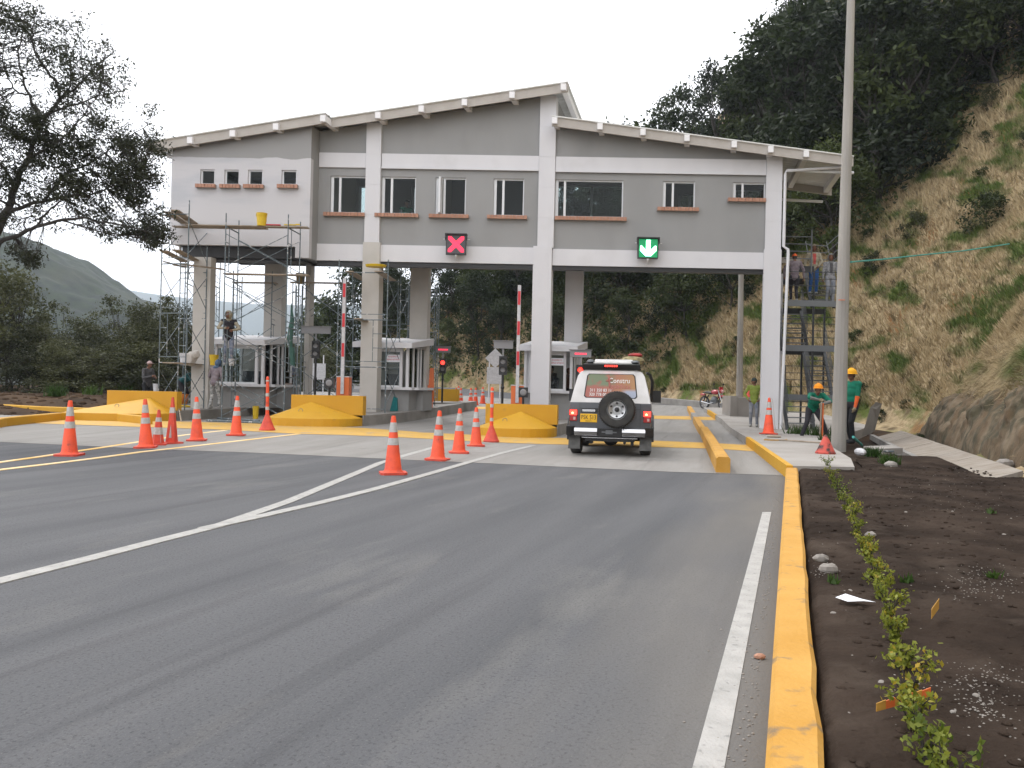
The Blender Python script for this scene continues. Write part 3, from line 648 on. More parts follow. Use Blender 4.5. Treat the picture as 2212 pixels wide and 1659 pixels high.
for s,z,t0 in [(-10.38,9.2,-1.0),(-9.01,9.44,-1.0),(-7.62,9.68,-1.0),(-6.1,9.96,-1.02),(-4.47,10.2,-.68),(-3.07,10.43,-.68),(-1.68,10.66,-.68),(-.15,10.92,-.68),(1.5,11.2,-.7),(1.24,10.12,-.68),(2.7,9.95,-.68),(4.08,9.79,-.68),(5.49,9.62,-.68),(7.0,9.44,-.68),(8.17,9.3,-.68),(9.3,9.17,-.68),(10.6,9.02,-.7)]:
    mb=MB(); bbox(mb,s,s+.17,t0,TD+.7,z-.235,z-.035); part('purlin',mb,'purlin',tb)
mb=MB(); bbox(mb,.76,1.25,.3,TD,9.8,11.0); part('gable_wall',mb,'wallgrey',tb)
# gutters and downpipes
mb=MB(); mb.tube([B(-11.8,-.9,8.93),B(-11.8,TD+.7,8.9)],.07,8); mb.tube([B(-11.8,-.7,8.88),B(-11.12,-.5,8.62),B(-11.14,-.5,6.1)],.045,8); part('gutter',mb,'pipe',tb,smooth=True)
mb=MB(); mb.tube([B(10.85,-.3,8.75),B(8.82,-.12,8.62),B(8.79,-.15,8.5),B(8.78,-.15,6.15),B(8.92,-.17,6.05),B(8.93,-.18,5.9),B(8.8,-.18,.2)],.05,8); part('downpipe',mb,'pipe',tb,smooth=True)
mb=MB(); mb.tube([B(-10.95,-.3,5.8),B(-10.93,-.3,5.45),B(-10.8,-.3,5.33),B(-10.3,-.2,5.33)],.05,8); part('drain_pipe',mb,'pipe',tb,smooth=True)
mb=MB(); mb.tube([B(8.86,-.1,8.65),B(11,-.1,8.6)],.05,6); part('canopy_rail',mb,'alu',tb)
mb=MB(); mb.tube([B(8.86,2.3,8.25),B(10.4,2.3,8.2)],.05,6); part('canopy_rail',mb,'alu',tb)
# lane signals
def lane_signal(loc,kind):
    t=thing('lane_signal','lit red X lane signal box hanging over the closed lane' if kind=='x' else 'lit green down arrow lane signal box over the open lane','lane signal',loc)
    mb=MB(); mb.box(-.33,.33,.0,.16,-.33,.33); mb.box(-.36,.36,-.09,.17,.31,.345); mb.box(-.36,-.34,-.07,.1,.14,.31); mb.box(.34,.36,-.07,.1,.14,.31); part('housing',mb,'plastic',t,local=True)
    mb=MB(); mb.box(-.3,.3,-.006,.0,-.3,.29); part('panel',mb,'panel' if kind=='x' else 'greenglow',t,local=True)
    dot=MB()
    def pat(x,z):
        if kind=='x': return abs(x)<.27 and abs(z)<.27 and (abs(x-z)<.085 or abs(x+z)<.085)
        if abs(x)<.075 and -.1<z<.27: return True
        return (z>-.27 and abs(x)<.27 and abs((abs(x)-z)-.24)<.085 and z<.08 )or (abs(x)+abs(z+.12)<.14)
    st=.027; R_=.0115 if kind=='x' else .0135
    for i in range(-10,11):
        for j in range(-10,11):
            if pat(i*st,j*st): dot.box(i*st-R_,i*st+R_,-.012,-.006,j*st-R_,j*st+R_)
    o=part('led_array',dot,'ledred' if kind=='x' else 'ledgreen',t,local=True); o['kind']='stuff'
    mb=MB(); mb.tube([(-.42,.05,.17),(-.33,.05,.17)],.012,6); mb.tube([(.33,.05,.17),(.45,.05,.17)],.012,6); mb.tube([(0,.08,-.33),(0,.1,-.42),(0,.2,-.5)],.02,6); mb.ell((0,.07,-.36),.05); part('bracket',mb,'pipe',t,local=True)
lane_signal(tuple(B(-1.83,-.42,5.98)),'x'); lane_signal(tuple(B(4.4,-.42,5.97)),'a')
# steel staircase right of the building
stc=thing('staircase','open grey steel staircase climbing beside the right end of the building','staircase',tuple(B(9.9,1,.3)))
S0,S1,SM=8.98,10.72,9.9
def bar(p0,p1,r_=.02,n=6): return MB().tube([p0,p1],r_,n)
levels=[(1.3,1),(2.95,1),(4.45,1)]
for z,_ in levels:
    mb=MB(); bbox(mb,S0,S1,.55,.62,z-.16,z+.04); bbox(mb,S0,S1,.62,1.4,z-.03,z+.0); part('landing',mb,'steel',stc)
    mb=MB(); bbox(mb,S0,S1,3.2,3.27,z-.16,z+.04); part('rear_beam',mb,'darksteel',stc)
    mb=MB()
    for k in range(4): mb.tube([B(S0,.58,z+.3+k*.23),B(S1,.58,z+.3+k*.23)],.012,6)
    for s in (S0+.02,SM,S1-.02): mb.tube([B(s,.58,z),B(s,.58,z+1.02)],.022,6)
    part('railing',mb,'darksteel',stc)
def flight(s0,s1,tA,zA,tB,zB,n_):
    for k in range(1,n_):
        f=k/n_; t=tA+(tB-tA)*f; z=zA+(zB-zA)*f; mb=MB(); bbox(mb,s0+.04,s1-.04,t-.13,t+.13,z-.03,z); part('tread',mb,'steel',stc)
    for s in (s0,s1):
        mb=MB(); mb.tube([B(s,tA,zA-.08),B(s,tB,zB-.08)],.07,4,sq=True); part('stringer',mb,'darksteel',stc)
        mb=MB()
        for k in ((0,1,2,3) if zA<4 else (3,)): mb.tube([B(s,tA,zA+.25+k*.23),B(s,tB,zB+.25+k*.23)],.015,5)
        part('handrail',mb,'darksteel',stc)
flight(S0,SM-.06,-.55,.25,1.0,1.3,6); flight(SM+.06,S1,1.4,1.3,3.2,2.95,9); flight(S0,SM-.06,1.4,2.95,3.2,4.45,8); flight(SM+.06,S1,1.4,4.45,3.2,6.0,8)
mb=MB(); bbox(mb,S0,SM,3.0,3.4,5.35,5.55); bbox(mb,S0,SM+.1,1.3,1.37,5.55,5.75); part('top_landing',mb,'darksteel',stc)
mb=MB()
for k in range(4): mb.tube([B(S0,1.3,6.0+k*.25),B(SM,1.3,6.0+k*.25)],.018,6); mb.tube([B(SM+.1,2.6,5.95+k*.25),B(S1-.1,2.6,5.93+k*.25),B(S1+.1,1.4,6.1+k*.25)],.018,6)
mb.tube([B(SM,1.3,5.5),B(SM,1.3,7.0)],.025,6); 
part('top_railing',mb,'steel',stc)
for s,t in ((SM,.6),(SM,3.2),(S1-.02,3.2),(S1-.02,.6)): mb=MB(); mb.tube([B(s,t,.2),B(s,t,4.5)],.04,4,sq=True); part('post',mb,'darksteel',stc)
mb=MB(); bbox(mb,9.05,9.75,2.9,2.95,6.1,6.3); single('notice_board',mb,'fascia','small pale board fixed behind the top stair railing','notice board')
# ------------------------------------------------------------------ toll islands, barriers, booths
def island(name,px,Y,left,right,length,label,lab2,lab3,ramp_l,cx):
    s_=FPX/Y; xl=(px[0]-1106)/s_; xr=(px[1]-1106)/s_; z0=zg(xl,Y+.5); wdt=xr-xl
    q=lambda x,y,z:Vector((xl+x+.209*(y),Y+y,z))
    mb=MB(); n_=12
    for k in range(n_):
        a=k*length/n_; b=(k+1)*length/n_; za=zg(xl+.2*a,Y+a);zb=zg(xl+.2*b,Y+b)
        mb.hexa([q(-.05,a,za-.2),q(wdt+.03,a,za-.2),q(wdt+.03,b,zb-.2),q(-.05,b,zb-.2),q(-.05,a,za+.3),q(wdt+.03,a,za+.3),q(wdt+.03,b,zb+.3),q(-.05,b,zb+.3)])
    single('traffic_island',mb,'kerbconc',label,'traffic island')
    t=thing('crash_barrier',lab2,'barrier',tuple(q(wdt/2,0,z0)))
    mb=MB(); h=1.35-(853-831)/75.
    h=z0+.86
    mb.prism([q(0,0,z0-.05),q(wdt,0,z0-.05),q(wdt,0,h),q(0,0,h)],Vector((.05,.24,0))); part('wall',mb,'yellow',t)
    # ramp: curved plan, kerb edge, apex against the wall
    mb=MB(); N=16; xa=-ramp_l; out=[]
    for k in range(N+1):
        a=math.pi*k/N; c=(xa+wdt)/2; rx=(wdt-xa)/2; e=.75
        x=c-rx*math.copysign(abs(math.cos(a))**e,math.cos(a)); y=-1.15*abs(math.sin(a))**e; out.append((x,y))
    vs=[];kh=.22
    for x,y in out: vs+= [q(x,y-.012,z0-.05),q(x,y-.012,z0+kh)]
    ap=q(cx*wdt,-.012,z0+.66); vs.append(ap); ia=len(vs)-1
    fs=[(2*k,2*k+2,2*k+3,2*k+1) for k in range(N)]+[(2*k+1,2*k+3,ia) for k in range(N)]
    vs+=[q(0,-.01,z0-.05)]; mb.add(vs,fs); part('ramp',mb,'yellow',t)
    for k in range(2):
        mb=MB(); c=ap.lerp(q(wdt*(.3+.12*k),-.95+.4*k,z0+.35),.75); mb.tube([c+Vector((.06*math.cos(a)+.02*k,.03*math.sin(a),.0+.05*math.sin(a))) for a in np.linspace(-.4,3.5,8)],.008,5); part('lifting_loop',mb,'scaf',t)
    return t,q,z0,wdt
t1,q1,z1_,w1=island('a',(232,383),24.6,0,0,17,'concrete traffic island under the scaffolded left columns','yellow concrete crash barrier with sloping nose on the left island','',.9,.62)
t2,q2,z2_,w2=island('b',(630,785),23.96,0,0,13,'concrete traffic island carrying the middle booth and scaffold','yellow concrete crash barrier with pyramid nose on the middle island','',.48,.28)
t3,q3,z3_,w3=island('c',(1050,1205),23.5,0,0,13,'concrete traffic island carrying the booth beside the off-roader','yellow concrete crash barrier with rounded nose beside the off-roader','',.16,.5)
# rear barrier of the middle island
mb=MB(); A_=D(937,874,36.2);z=zg(A_.x,36.2); mb.prism([Vector((A_.x,36.2,z)),Vector((A_.x+1.05,36.2,z)),Vector((A_.x+1.05,36.2,z+.85)),Vector((A_.x,36.2,z+.85))],Vector((.05,.25,0)))
single('crash_barrier',mb,'yellow','low yellow barrier wall at the rear end of the middle island','barrier')
mb=MB(); mb.hexa([Vector((A_.x+x,36.2+y,z+k)) for k in (0,.3) for x,y in ((-.6,-4),(1.5,-1.2),(1.6,1.2),(-.4,1.2))]); single('traffic_island',mb,'kerbconc','rear tip of the middle traffic island with a traffic light','traffic island')
# yellow kerbs at the far left
kerbrun('kerb',lerpline([G(330,917),G(255,909),G(180,906),G(120,908),G(65,914),G(0,921),G(-90,940)],3)[::-1],.16,.22,'yellow',label='curving yellow kerb leading left from the left barrier, front one of two',cat='kerb',wob=.01)
kerbrun('kerb',lerpline([G(240,900),G(180,898),G(120,896),G(60,893),G(0,889),G(-80,886)],3)[::-1],.16,.26,'yellow',label='yellow kerb in front of the brown dirt at far left, rear one of two',cat='kerb',wob=.01)
# booths
def booth(s0,t0,label,group=None,notice=True,wd=1.68,dp=1.8,rw=2.02):
    zb=zg(*B(s0,t0,0)[:2])+.29
    t=thing('toll_booth',label,'toll booth',tuple(B(s0+wd/2,t0+.9,zb)))
    q=lambda mb,a,b,c,d_,e,f,mi=None,za=None,zc=None:bbox(mb,s0+a,s0+b,t0+c,t0+d_,e,f,mi,za,zc)
    mb=MB(); q(mb,0,wd,0,dp,zb,1.2); q(mb,wd,wd+.22,dp*.45,dp+.1,zb,1.18); part('base',mb,'wallgrey',t)
    mb=MB(); q(mb,-.12,wd+.16,-.2,.12,1.2,1.29); q(mb,-.12,.1,.12,dp,1.2,1.29); q(mb,wd-.06,wd+.3,.12,dp,1.2,1.29); part('counter',mb,'white',t)
    for a in (0,.16,wd-.34,wd-.12):
        mb=MB(); q(mb,a,a+.09,0,.09,1.29,2.65); part('post',mb,'white',t)
    for c in (.45,.95,1.25,dp-.1):
        for a in (0,wd-.08):
            mb=MB(); q(mb,a,a+.08,c,c+.08,1.29,2.7); part('post',mb,'white',t)
    mb=MB(); q(mb,.25,wd-.34,.03,.06,1.29,1.35); q(mb,.25,wd-.34,.03,.06,2.5,2.65); part('window_frame',mb,'alu',t)
    mb=MB(); q(mb,.25,wd-.34,.04,.05,1.35,2.5); part('pane',mb,'glass',t)
    mb=MB(); q(mb,wd-.045,wd-.035,.1,dp-.1,1.29,2.65); part('pane',mb,'glass',t)
    mb=MB(); q(mb,.1,wd-.1,dp-.06,dp,1.29,2.6); part('back_panel',mb,'colbare',t); mb=MB(); q(mb,.5,1.0,dp*.6,dp*.75,1.29,1.75); part('desk_unit',mb,'panel',t)
    mb=MB(); mb.hexa([B(s0-.17,t0-.3,2.62),B(s0-.17+rw,t0-.3,2.62),B(s0-.1+rw,t0+dp+.1,2.84),B(s0-.1,t0+dp+.1,2.84),B(s0-.17,t0-.3,2.8),B(s0-.17+rw,t0-.3,2.8),B(s0-.1+rw,t0+dp+.1,3.08),B(s0-.1,t0+dp+.1,3.08)]); part('roof',mb,'white',t)
    if notice:
        mb=MB(); q(mb,wd-.78,wd-.34,-.012,.0,2.15,2.4); n_=part('paper_notice',mb,'paper',t)
        for k,(s_,z) in enumerate((('ADQUIERA SU',2.33),('PREPAGO RETORNO',2.23))):
            text('lettering',s_,.078,'inkp',t,B(s0+wd-.56,t0-.016,z),rot=(R(90),0,-R(1.2)),sx=.62 if k==1 else .7,local=False)
    return t
booth(.2,.95,'grey toll booth with white roof and notice, behind the column left of the off-roader')
booth(-5.4,.95,'grey toll booth behind the scaffold around the middle column')
booth(-10.6,.95,'grey toll booth behind the painters on the left island',notice=False,wd=1.9,dp=2.0,rw=2.2)
# boom barriers
def boom(px,Y,ytop,label,rear=False):
    p=D(px,860,Y); z=zg(p.x,Y)+.29; top=D(px,ytop,Y).z
    t=thing('boom_barrier',label,'boom barrier',(p.x,Y,z),-.05)
    mb=MB(); mb.box(-.19,.19,.03,.4,0,1.12); part('cabinet',mb,'cabinet',t,local=True); mb=MB(); mb.box(-.2,.2,.02,.41,1.12,1.15); part('cabinet_lid',mb,'bucketW',t,local=True)
    mb=MB(); L=top-z; mb.box(-.05,.05,-.04,0.0,.6,L); part('boom',mb,'bucketW',t,local=True)
    k=0;zz=1.75
    while zz<L:
        mb=MB(); mb.box(-.04,.04,-.048,-.04,zz,min(L-.02,zz+.42)); part('red_stripe',mb,'redband',t,local=True); zz+=.92
boom(739,25.6,601,'raised red and white boom on the middle island left of the scaffolded column')
boom(1117,25.3,616,'raised red and white boom in front of the booth by the off-roader')
boom(921,30.6,634,'raised red and white boom at the rear of the middle island')
boom(1247,30.3,642,'raised red and white boom rising behind the booth by the off-roader')
# traffic lights
def tlight(px,Y,label,lit=True,h=2.15,bw=.55,text_=True,face=0,zb=None,litcol='lampred'):
    p=D(px,860,Y); z=zg(p.x,Y)+.29 if zb is None else zb; t=thing('traffic_light',label,'traffic light',(p.x,Y,z),face)
    mb=MB(); mb.tube([(0,0,0),(0,0,h-.3)],.04,8); mb.ell((0,0,1.05),.06); part('pole',mb,'plastic',t,local=True,smooth=True)
    mb=MB(); mb.box(-.13,.13,-.08,.1,h-.85,h-.25); part('signal_head',mb,'plastic',t,local=True)
    for k,zz in enumerate((h-.42,h-.68)):
        mb=MB(); mb.lathe([(.085,0),(.085,-.012),(.05,-.022)],(0,-.085,zz),14,ax='y'); 
        part('lens',mb,litcol if (lit and k==0) else 'board',t,local=True)
        mb=MB(); n_=10; vs=[]
        for a in np.linspace(0,math.pi,n_): vs+=[(.1*math.cos(a),-.08,zz+.1*math.sin(a)),(.1*math.cos(a),-.2,zz+.1*math.sin(a))]
        mb.add(vs,[(2*i,2*i+2,2*i+3,2*i+1) for i in range(n_-1)]); part('visor',mb,'plastic',t,local=True)
    mb=MB(); mb.box(-bw/2,bw/2,-.06,.04,h,h+.24); mb.box(-bw/2-.03,bw/2+.03,-.1,.06,h+.235,h+.255); mb.tube([(0,0,h-.3),(0,0,h)],.03,6); part('display_board',mb,'board',t,local=True)
    if text_:
        mb=MB()
        for k in range(8): mb.box(-.19+k*.05,-.16+k*.05,-.068,-.06,h+.09,h+.14)
        part('led_text',mb,'ledred',t,local=True)
tlight(955,34,'traffic light showing red below a small display board, rear of the middle island',bw=.6)
tlight(680,28.6,'dark traffic light turned away under a board, by the left scaffold',lit=False,bw=1.0,text_=False,h=2.6)
tlight(1085,26.6,'dark traffic light under a grey board, left of the right booth',lit=False,bw=.62,text_=False,h=2.3)
tlight(1252,27.4,'traffic light lit red, mostly hidden behind the upper corner of the off-roader',bw=.7,h=2.12)
def roundsig(px,Y,label):
    p=D(px,860,Y); z=zg(p.x,Y)+.29; t=thing('signal_lamp',label,'signal lamp',(p.x,Y,z)); mb=MB(); mb.tube([(0,0,0),(0,0,.8)],.035,8); part('pole',mb,'plastic',t,local=True)
    mb=MB(); mb.box(-.14,.14,-.05,.1,.78,1.08); part('housing',mb,'plastic',t,local=True); mb=MB(); mb.lathe([(.1,0),(.1,-.02),(.06,-.035)],(0,-.055,.93),16,ax='y'); part('lens',mb,'board',t,local=True)
roundsig(711,25.0,'unlit round black signal lamp above the middle yellow barrier'); roundsig(1130,24.6,'unlit round black signal lamp above the barrier beside the off-roader')
# sign backs
def signback(px,Y,label,z,dia=True):
    p=D(px,840,Y); t=thing('road_sign',label,'road sign',(p.x,Y,zg(p.x,Y)),0.1)
    
    for x_ in (-.28,.28): mb=MB(); mb.tube([(x_,0,0),(x_,0,z)],.03,6); part('post',mb,'pipe',t,local=True)
    mb=MB(); mb.box(-.4,.4,-.03,0,z-1.3,z-.45); part('sign_panel',mb,'bucketW',t,local=True)
    if dia: mb=MB(); mb.prism([(0,-.04,z-.5),(.5,-.04,z),(0,-.04,z+.5),(-.5,-.04,z)],(0,.02,0)); part('diamond_panel',mb,'bucketW',t,local=True)
signback(1068,42,'back of a white diamond road sign on two posts, between the lanes',2.35); signback(686,44,'small white sign board on two posts far beyond the left scaffold',2.2,False)
# ------------------------------------------------------------------ scaffolds
def scaff(label,co,zb,nl,lh=1.5,planks=(),braces=(0,1),top=.35,ladder=True,skip=()):
    co=[Vector((c[0],c[1],0)) for c in co]; c0=sum(co,Vector())/4
    t=thing('scaffold_tower',label,'scaffold',(c0.x,c0.y,zb),group='scaffold towers')
    def fr(A,Bp,k):
        mb=MB(); z0=zb+k*lh; z1=z0+lh+(top if k==nl-1 else 0); r_=.019
        for p in (A,Bp): mb.tube([p+Vector((0,0,z0)),p+Vector((0,0,z1))],r_,6)
        mb.tube([A+Vector((0,0,z0+lh-.06)),Bp+Vector((0,0,z0+lh-.06))],r_,6)
        i1=A.lerp(Bp,.28) if (k%2) else A.lerp(Bp,.72); e=A if (k%2) else Bp
        mb.tube([i1+Vector((0,0,z0+.12)),i1+Vector((0,0,z0+lh-.06))],.012,5)
        for h in (.12,.55,1.0): mb.tube([(A if h==.12 else e)+Vector((0,0,z0+h)),(Bp if h==.12 else i1)+Vector((0,0,z0+h))],.012,5)
        part('frame',mb,'scaf',t)
    for k in range(nl): fr(co[0],co[3],k); fr(co[1],co[2],k)
    for k in range(nl):
        if k in skip: continue
        for A,Bp in ((co[0],co[1]),(co[3],co[2])):
            for a,b in ((.25,1.25),(1.25,.25)):
                mb=MB(); mb.tube([A+Vector((0,0,zb+k*lh+a)),Bp+Vector((0,0,zb+k*lh+b))],.012,5); part('brace',mb,'scaf',t)
    for (z,a,b,f0,f1,w_) in planks: # plank along the 0->1 direction at fraction band f0..f1 across
        A=co[0].lerp(co[3],f0); Bp=co[1].lerp(co[2],f0); d=(Bp-A).normalized(); n_=Vector((-d.y,d.x,0)); 
        if n_.dot(co[3]-co[0])<0: n_=-n_
        P0=A+d*a; P1=Bp+d*b; mb=MB(); zz=zb+z
        mb.hexa([P0+Vector((0,0,zz)),P1+Vector((0,0,zz+.01)),P1+n_*w_+Vector((0,0,zz+.01)),P0+n_*w_+Vector((0,0,zz)),P0+Vector((0,0,zz+.03)),P1+Vector((0,0,zz+.04)),P1+n_*w_+Vector((0,0,zz+.04)),P0+n_*w_+Vector((0,0,zz+.03))])
        part('plank',mb,'wood',t)
    return t
def XY(px,Y): p=D(px,700,Y); return (p.x,Y)
def XC(px,Y): return ((px-1106)/FPX*Y,Y)
SA=scaff('outer scaffold tower at the left end, with loose planks near its top',[XC(343,25.2),XC(384,27.2),XC(441,27.0),XC(400,25.0)],.45,4,1.5,[(6.0,-.1,.5,.05,0,.25),(6.0,-.3,.2,.4,0,.25),(4.75,-.5,-.2,.1,0,.24),(4.82,-.2,.6,.45,0,.24),(1.42,-.2,.1,.2,0,.3),(1.42,-.1,.2,.6,0,.3)])
SB=scaff('tall scaffold tower against the left wing carrying the yellow bucket',[(-8.88,25.4),(-6.97,25.4),(-6.88,26.5),(-8.85,26.5)],.05,4,1.53,[(6.1,-1.3,.55,.1,0,.28),(6.13,-1.9,-.9,.5,0,.28),(4.62,-.1,.6,.1,0,.28)],skip=())
SD=scaff('shorter scaffold tower behind, around the rear left column',[XC(499,29.4),XC(583,29.4),XC(600,31),XC(518,31)],.6,3,1.45,[(4.3,-.1,.1,.1,0,.3)])
SE=scaff('scaffold tower with long diagonal braces left of the middle column',[XC(650,28.8),XC(735,28.8),XC(744,30.2),XC(660,30.2)],.55,3,1.45,[(4.32,-.5,.2,.1,0,.28)])
SC=scaff('scaffold tower wrapped around the middle column, yellow tray on top',[XC(833,26.2),XC(861,28.4),XC(760,28.6),XC(727,26.4)],.47,3,1.5,[(4.45,-.15,.1,.1,0,.25),(4.45,-.1,.1,.7,0,.25),(2.95,-.1,.1,.5,0,.25)])
SF=scaff('scaffold tower around the rear middle column',[XC(917,30.6),XC(940,32.2),XC(878,32.2),XC(856,30.6)],.6,3,1.45,[(2.95,-.1,.1,.4,0,.25)])
SH=scaff('narrow scaffold tower behind the column between the left booth and the mesh',[XC(880,33.5),XC(935,33.5),XC(945,35),XC(893,35)],.75,3,1.45,[])
SI=scaff('scaffold tower close behind the outer left one, beside the left column',[XC(395,28.6),XC(446,28.6),XC(470,30.2),XC(420,30.2)],.6,4,1.4,[])
SG=scaff('low scaffold frame beside the yellow helmeted worker at the rear',[XC(628,31),XC(636,32.2),XC(648,32.2),XC(640,31)],.6,3,1.4,[],skip=(0,1,2))
# loose boards on the left tower
for k,(a,b,dz,px) in enumerate((((352,566),(390,576),0,0),((385,571),(478,582),0,0),((372,573),(400,577),0,0),((341,463),(405,478),0,0))):
    A_=D(a[0],a[1],25.4);B_=D(b[0],b[1],26.8); mb=MB(); d=Vector((0.05,.2,0)); mb.prism([A_,B_,B_+Vector((0,0,.04)),A_+Vector((0,0,.04))],d)
    single('plank',mb,'wood',['loose plank lying across the left scaffold, outermost of those at column top height','longer loose plank resting across the left column top on the scaffold','short loose plank between two others on the left scaffold','weathered plank across the very top of the outer left scaffold'][k],'plank')
# buckets
def bucket(loc,m_,label,h=.36,r_=.15,handle=True,rz=0):
    t=thing('bucket',label,'bucket',loc,rz); mb=MB(); mb.lathe([(r_*.82,0),(r_*.97,h*.8),(r_*1.06,h*.8),(r_*1.06,h*.84),(r_,h*.84),(r_*1.02,h*.97),(r_*1.08,h*.97),(r_*1.08,h),(r_*.95,h),(r_*.9,h*.3)],n=18); part('body',mb,m_,t,local=True,smooth=True)
    if handle: mb=MB(); mb.tube([(r_*1.08*math.cos(a),-.02-r_*.9*math.sin(a)*.6,h*.92-r_*1.1*math.sin(a)) for a in np.linspace(0,math.pi,9)],.006,5); part('handle',mb,m_,t,local=True)
    return t
bucket(tuple(D(565,488,25.55)),'bucketY','yellow bucket standing high on the top plank of the left scaffold',.39,.16)
bucket(tuple(D(649,613,29)),'bucketD','brown bucket hanging on the scaffold left of the middle column',.36,.16)
bucket(tuple(D(400,789,26.2)),'bucketW','white paint bucket on the low plank of the outer left scaffold',.38,.17)
bucket(tuple(D(462,789,26.6)),'bucketY','yellow bucket on the low plank beside the left column',.34,.14)
bucket(tuple(D(500,790,26.0)),'bucketW','small cream bucket by the feet of the worker standing on the scaffold',.22,.09)
for px,py,mt,h,lb in ((376,877,'bucketY',.3,'yellow paint tub on the ground behind the left barrier'),(384,878,'bucketW',.24,'pale green tub between yellow tubs behind the left barrier'),(394,875,'bucketY',.4,'dirty yellow bucket nearest the white left column foot'),(337,845,'bucketW',.25,'white tub behind the top edge of the left yellow barrier'),(552,905,'bucketY',.42,'narrow yellow container standing on the ground right of the left island')):
    p=G(px,py) if px==552 else D(px,py,27.8); bucket((p.x,p.y,p.z),mt,lb,h,.1,False)
mb=MB(); mb.ell((0,0,.22),(.17,.12,.24),9,7); mb.ell((.1,0,.34),(.13,.09,.14),8,6); mb.v=[(a+random.gauss(0,.02),b+random.gauss(0,.02),c+random.gauss(0,.02)) for a,b,c in mb.v]; single('sack',mb,'fascia','crumpled beige sack beside the white bucket on the left scaffold','sack',smooth=True,loc=tuple(D(414,790,26.1)))
mb=MB(); mb.lathe([(.05,0),(.24,.0),(.27,.07),(.24,.08),(.06,.05)],n=16,sx=1.3); single('tray',mb,'bucketY','yellow tray upside down on top of the middle scaffold','tray',loc=tuple(D(812,577,26.8)))
mb=MB(); mb.box(-.25,.2,-.05,.05,0,.03); single('plank_offcut',mb,'redband','red trowel board lying on the top plank','trowel board',loc=tuple(D(592,487,25.6)))
mb=MB(); mb.box(-.2,.15,-.05,.05,0,.03); mb.box(.15,.28,-.03,.03,.01,.05); single('paint_brush',mb,'bucketY','yellow and white paint brushes lying at the right end of the top plank','paint brush',loc=tuple(D(628,487,25.6)))
mb=MB(); mb.tube([D(629,655,27),D(631,690,27),D(626,730,27),D(630,757,27)],[.01,.07,.1,.03],8); mb.tube([D(630,750,27),D(632,790,27)],.09,6); single('hanging_cloth',mb,cloth('tarp',(.05,.12,.1)),'dark green cloth hanging on the scaffold by the thin rear column','cloth')
mb=MB(); mb.tube([D(700,905,27),D(703,872,27)],.0,4);
mb=MB(); mb.prism([D(842,888,27.9),D(858,888,27.9),D(857,860,27.9),D(850,856,27.9)],Vector((.02,.1,0))); single('cloth_sheet',mb,cloth('teal',(.01,.16,.17)),'teal sheet leaning at the foot of the scaffold and middle column','sheet')
# orange mesh at booth
mb=MB(); mb.prism([D(915,868,30.2),D(936,868,30.2),D(936,795,30.2),D(929,795,30.2),D(926,832,30.2),D(915,832,30.2)],Vector((.02,.06,0))); single('safety_mesh',mb,'cabinet','orange safety mesh hung beside the middle booth','safety mesh')
# tubes lying and standing tools at left
def rod(name,a,b,r_,mt,label,cat): mb=MB(); mb.tube([a,b],r_,6); return single(name,mb,mt,label,cat)
rod('scaffold_tube',G(447,908,.04),G(565,913,.04),.03,'scaf','bare steel tube lying on the concrete, front one of a pair','steel tube')
rod('scaffold_tube',G(470,903,.04),G(560,909,.04),.03,'scaf','bare steel tube lying behind another on the concrete','steel tube')
rod('broom_handle',G(392,912,.0),D(379,843,26.2),.02,'wood','wooden pole leaning on the end of the left yellow barrier','pole')
mb=MB(); A_=G(580,893);mb.box(A_.x-1,A_.x+.8,A_.y,A_.y+.3,A_.z,A_.z+.06); single('plank',mb,'wood','dirty plank on the ground between left and middle islands','plank')
mb=MB(); A_=D(582,846,30); mb.box(A_.x,A_.x+.75,30,30.2,.5,1.35); single('brick_stack',mb,mat('pinkish_blocks',(.28,.2,.17),.9,c2=(.35,.3,.27),scale=8),'stack of pinkish blocks right of the left booth','block stack')
mb=MB(); A_=D(600,820,36); kerbrun('kerb',[Vector((D(610,840,35).x,35,zg(-9,35))),Vector((D(700,840,35).x,35,zg(-8,35)))],.3,.45,'yellow',label='distant yellow topped kerb between the scaffolds',cat='kerb')
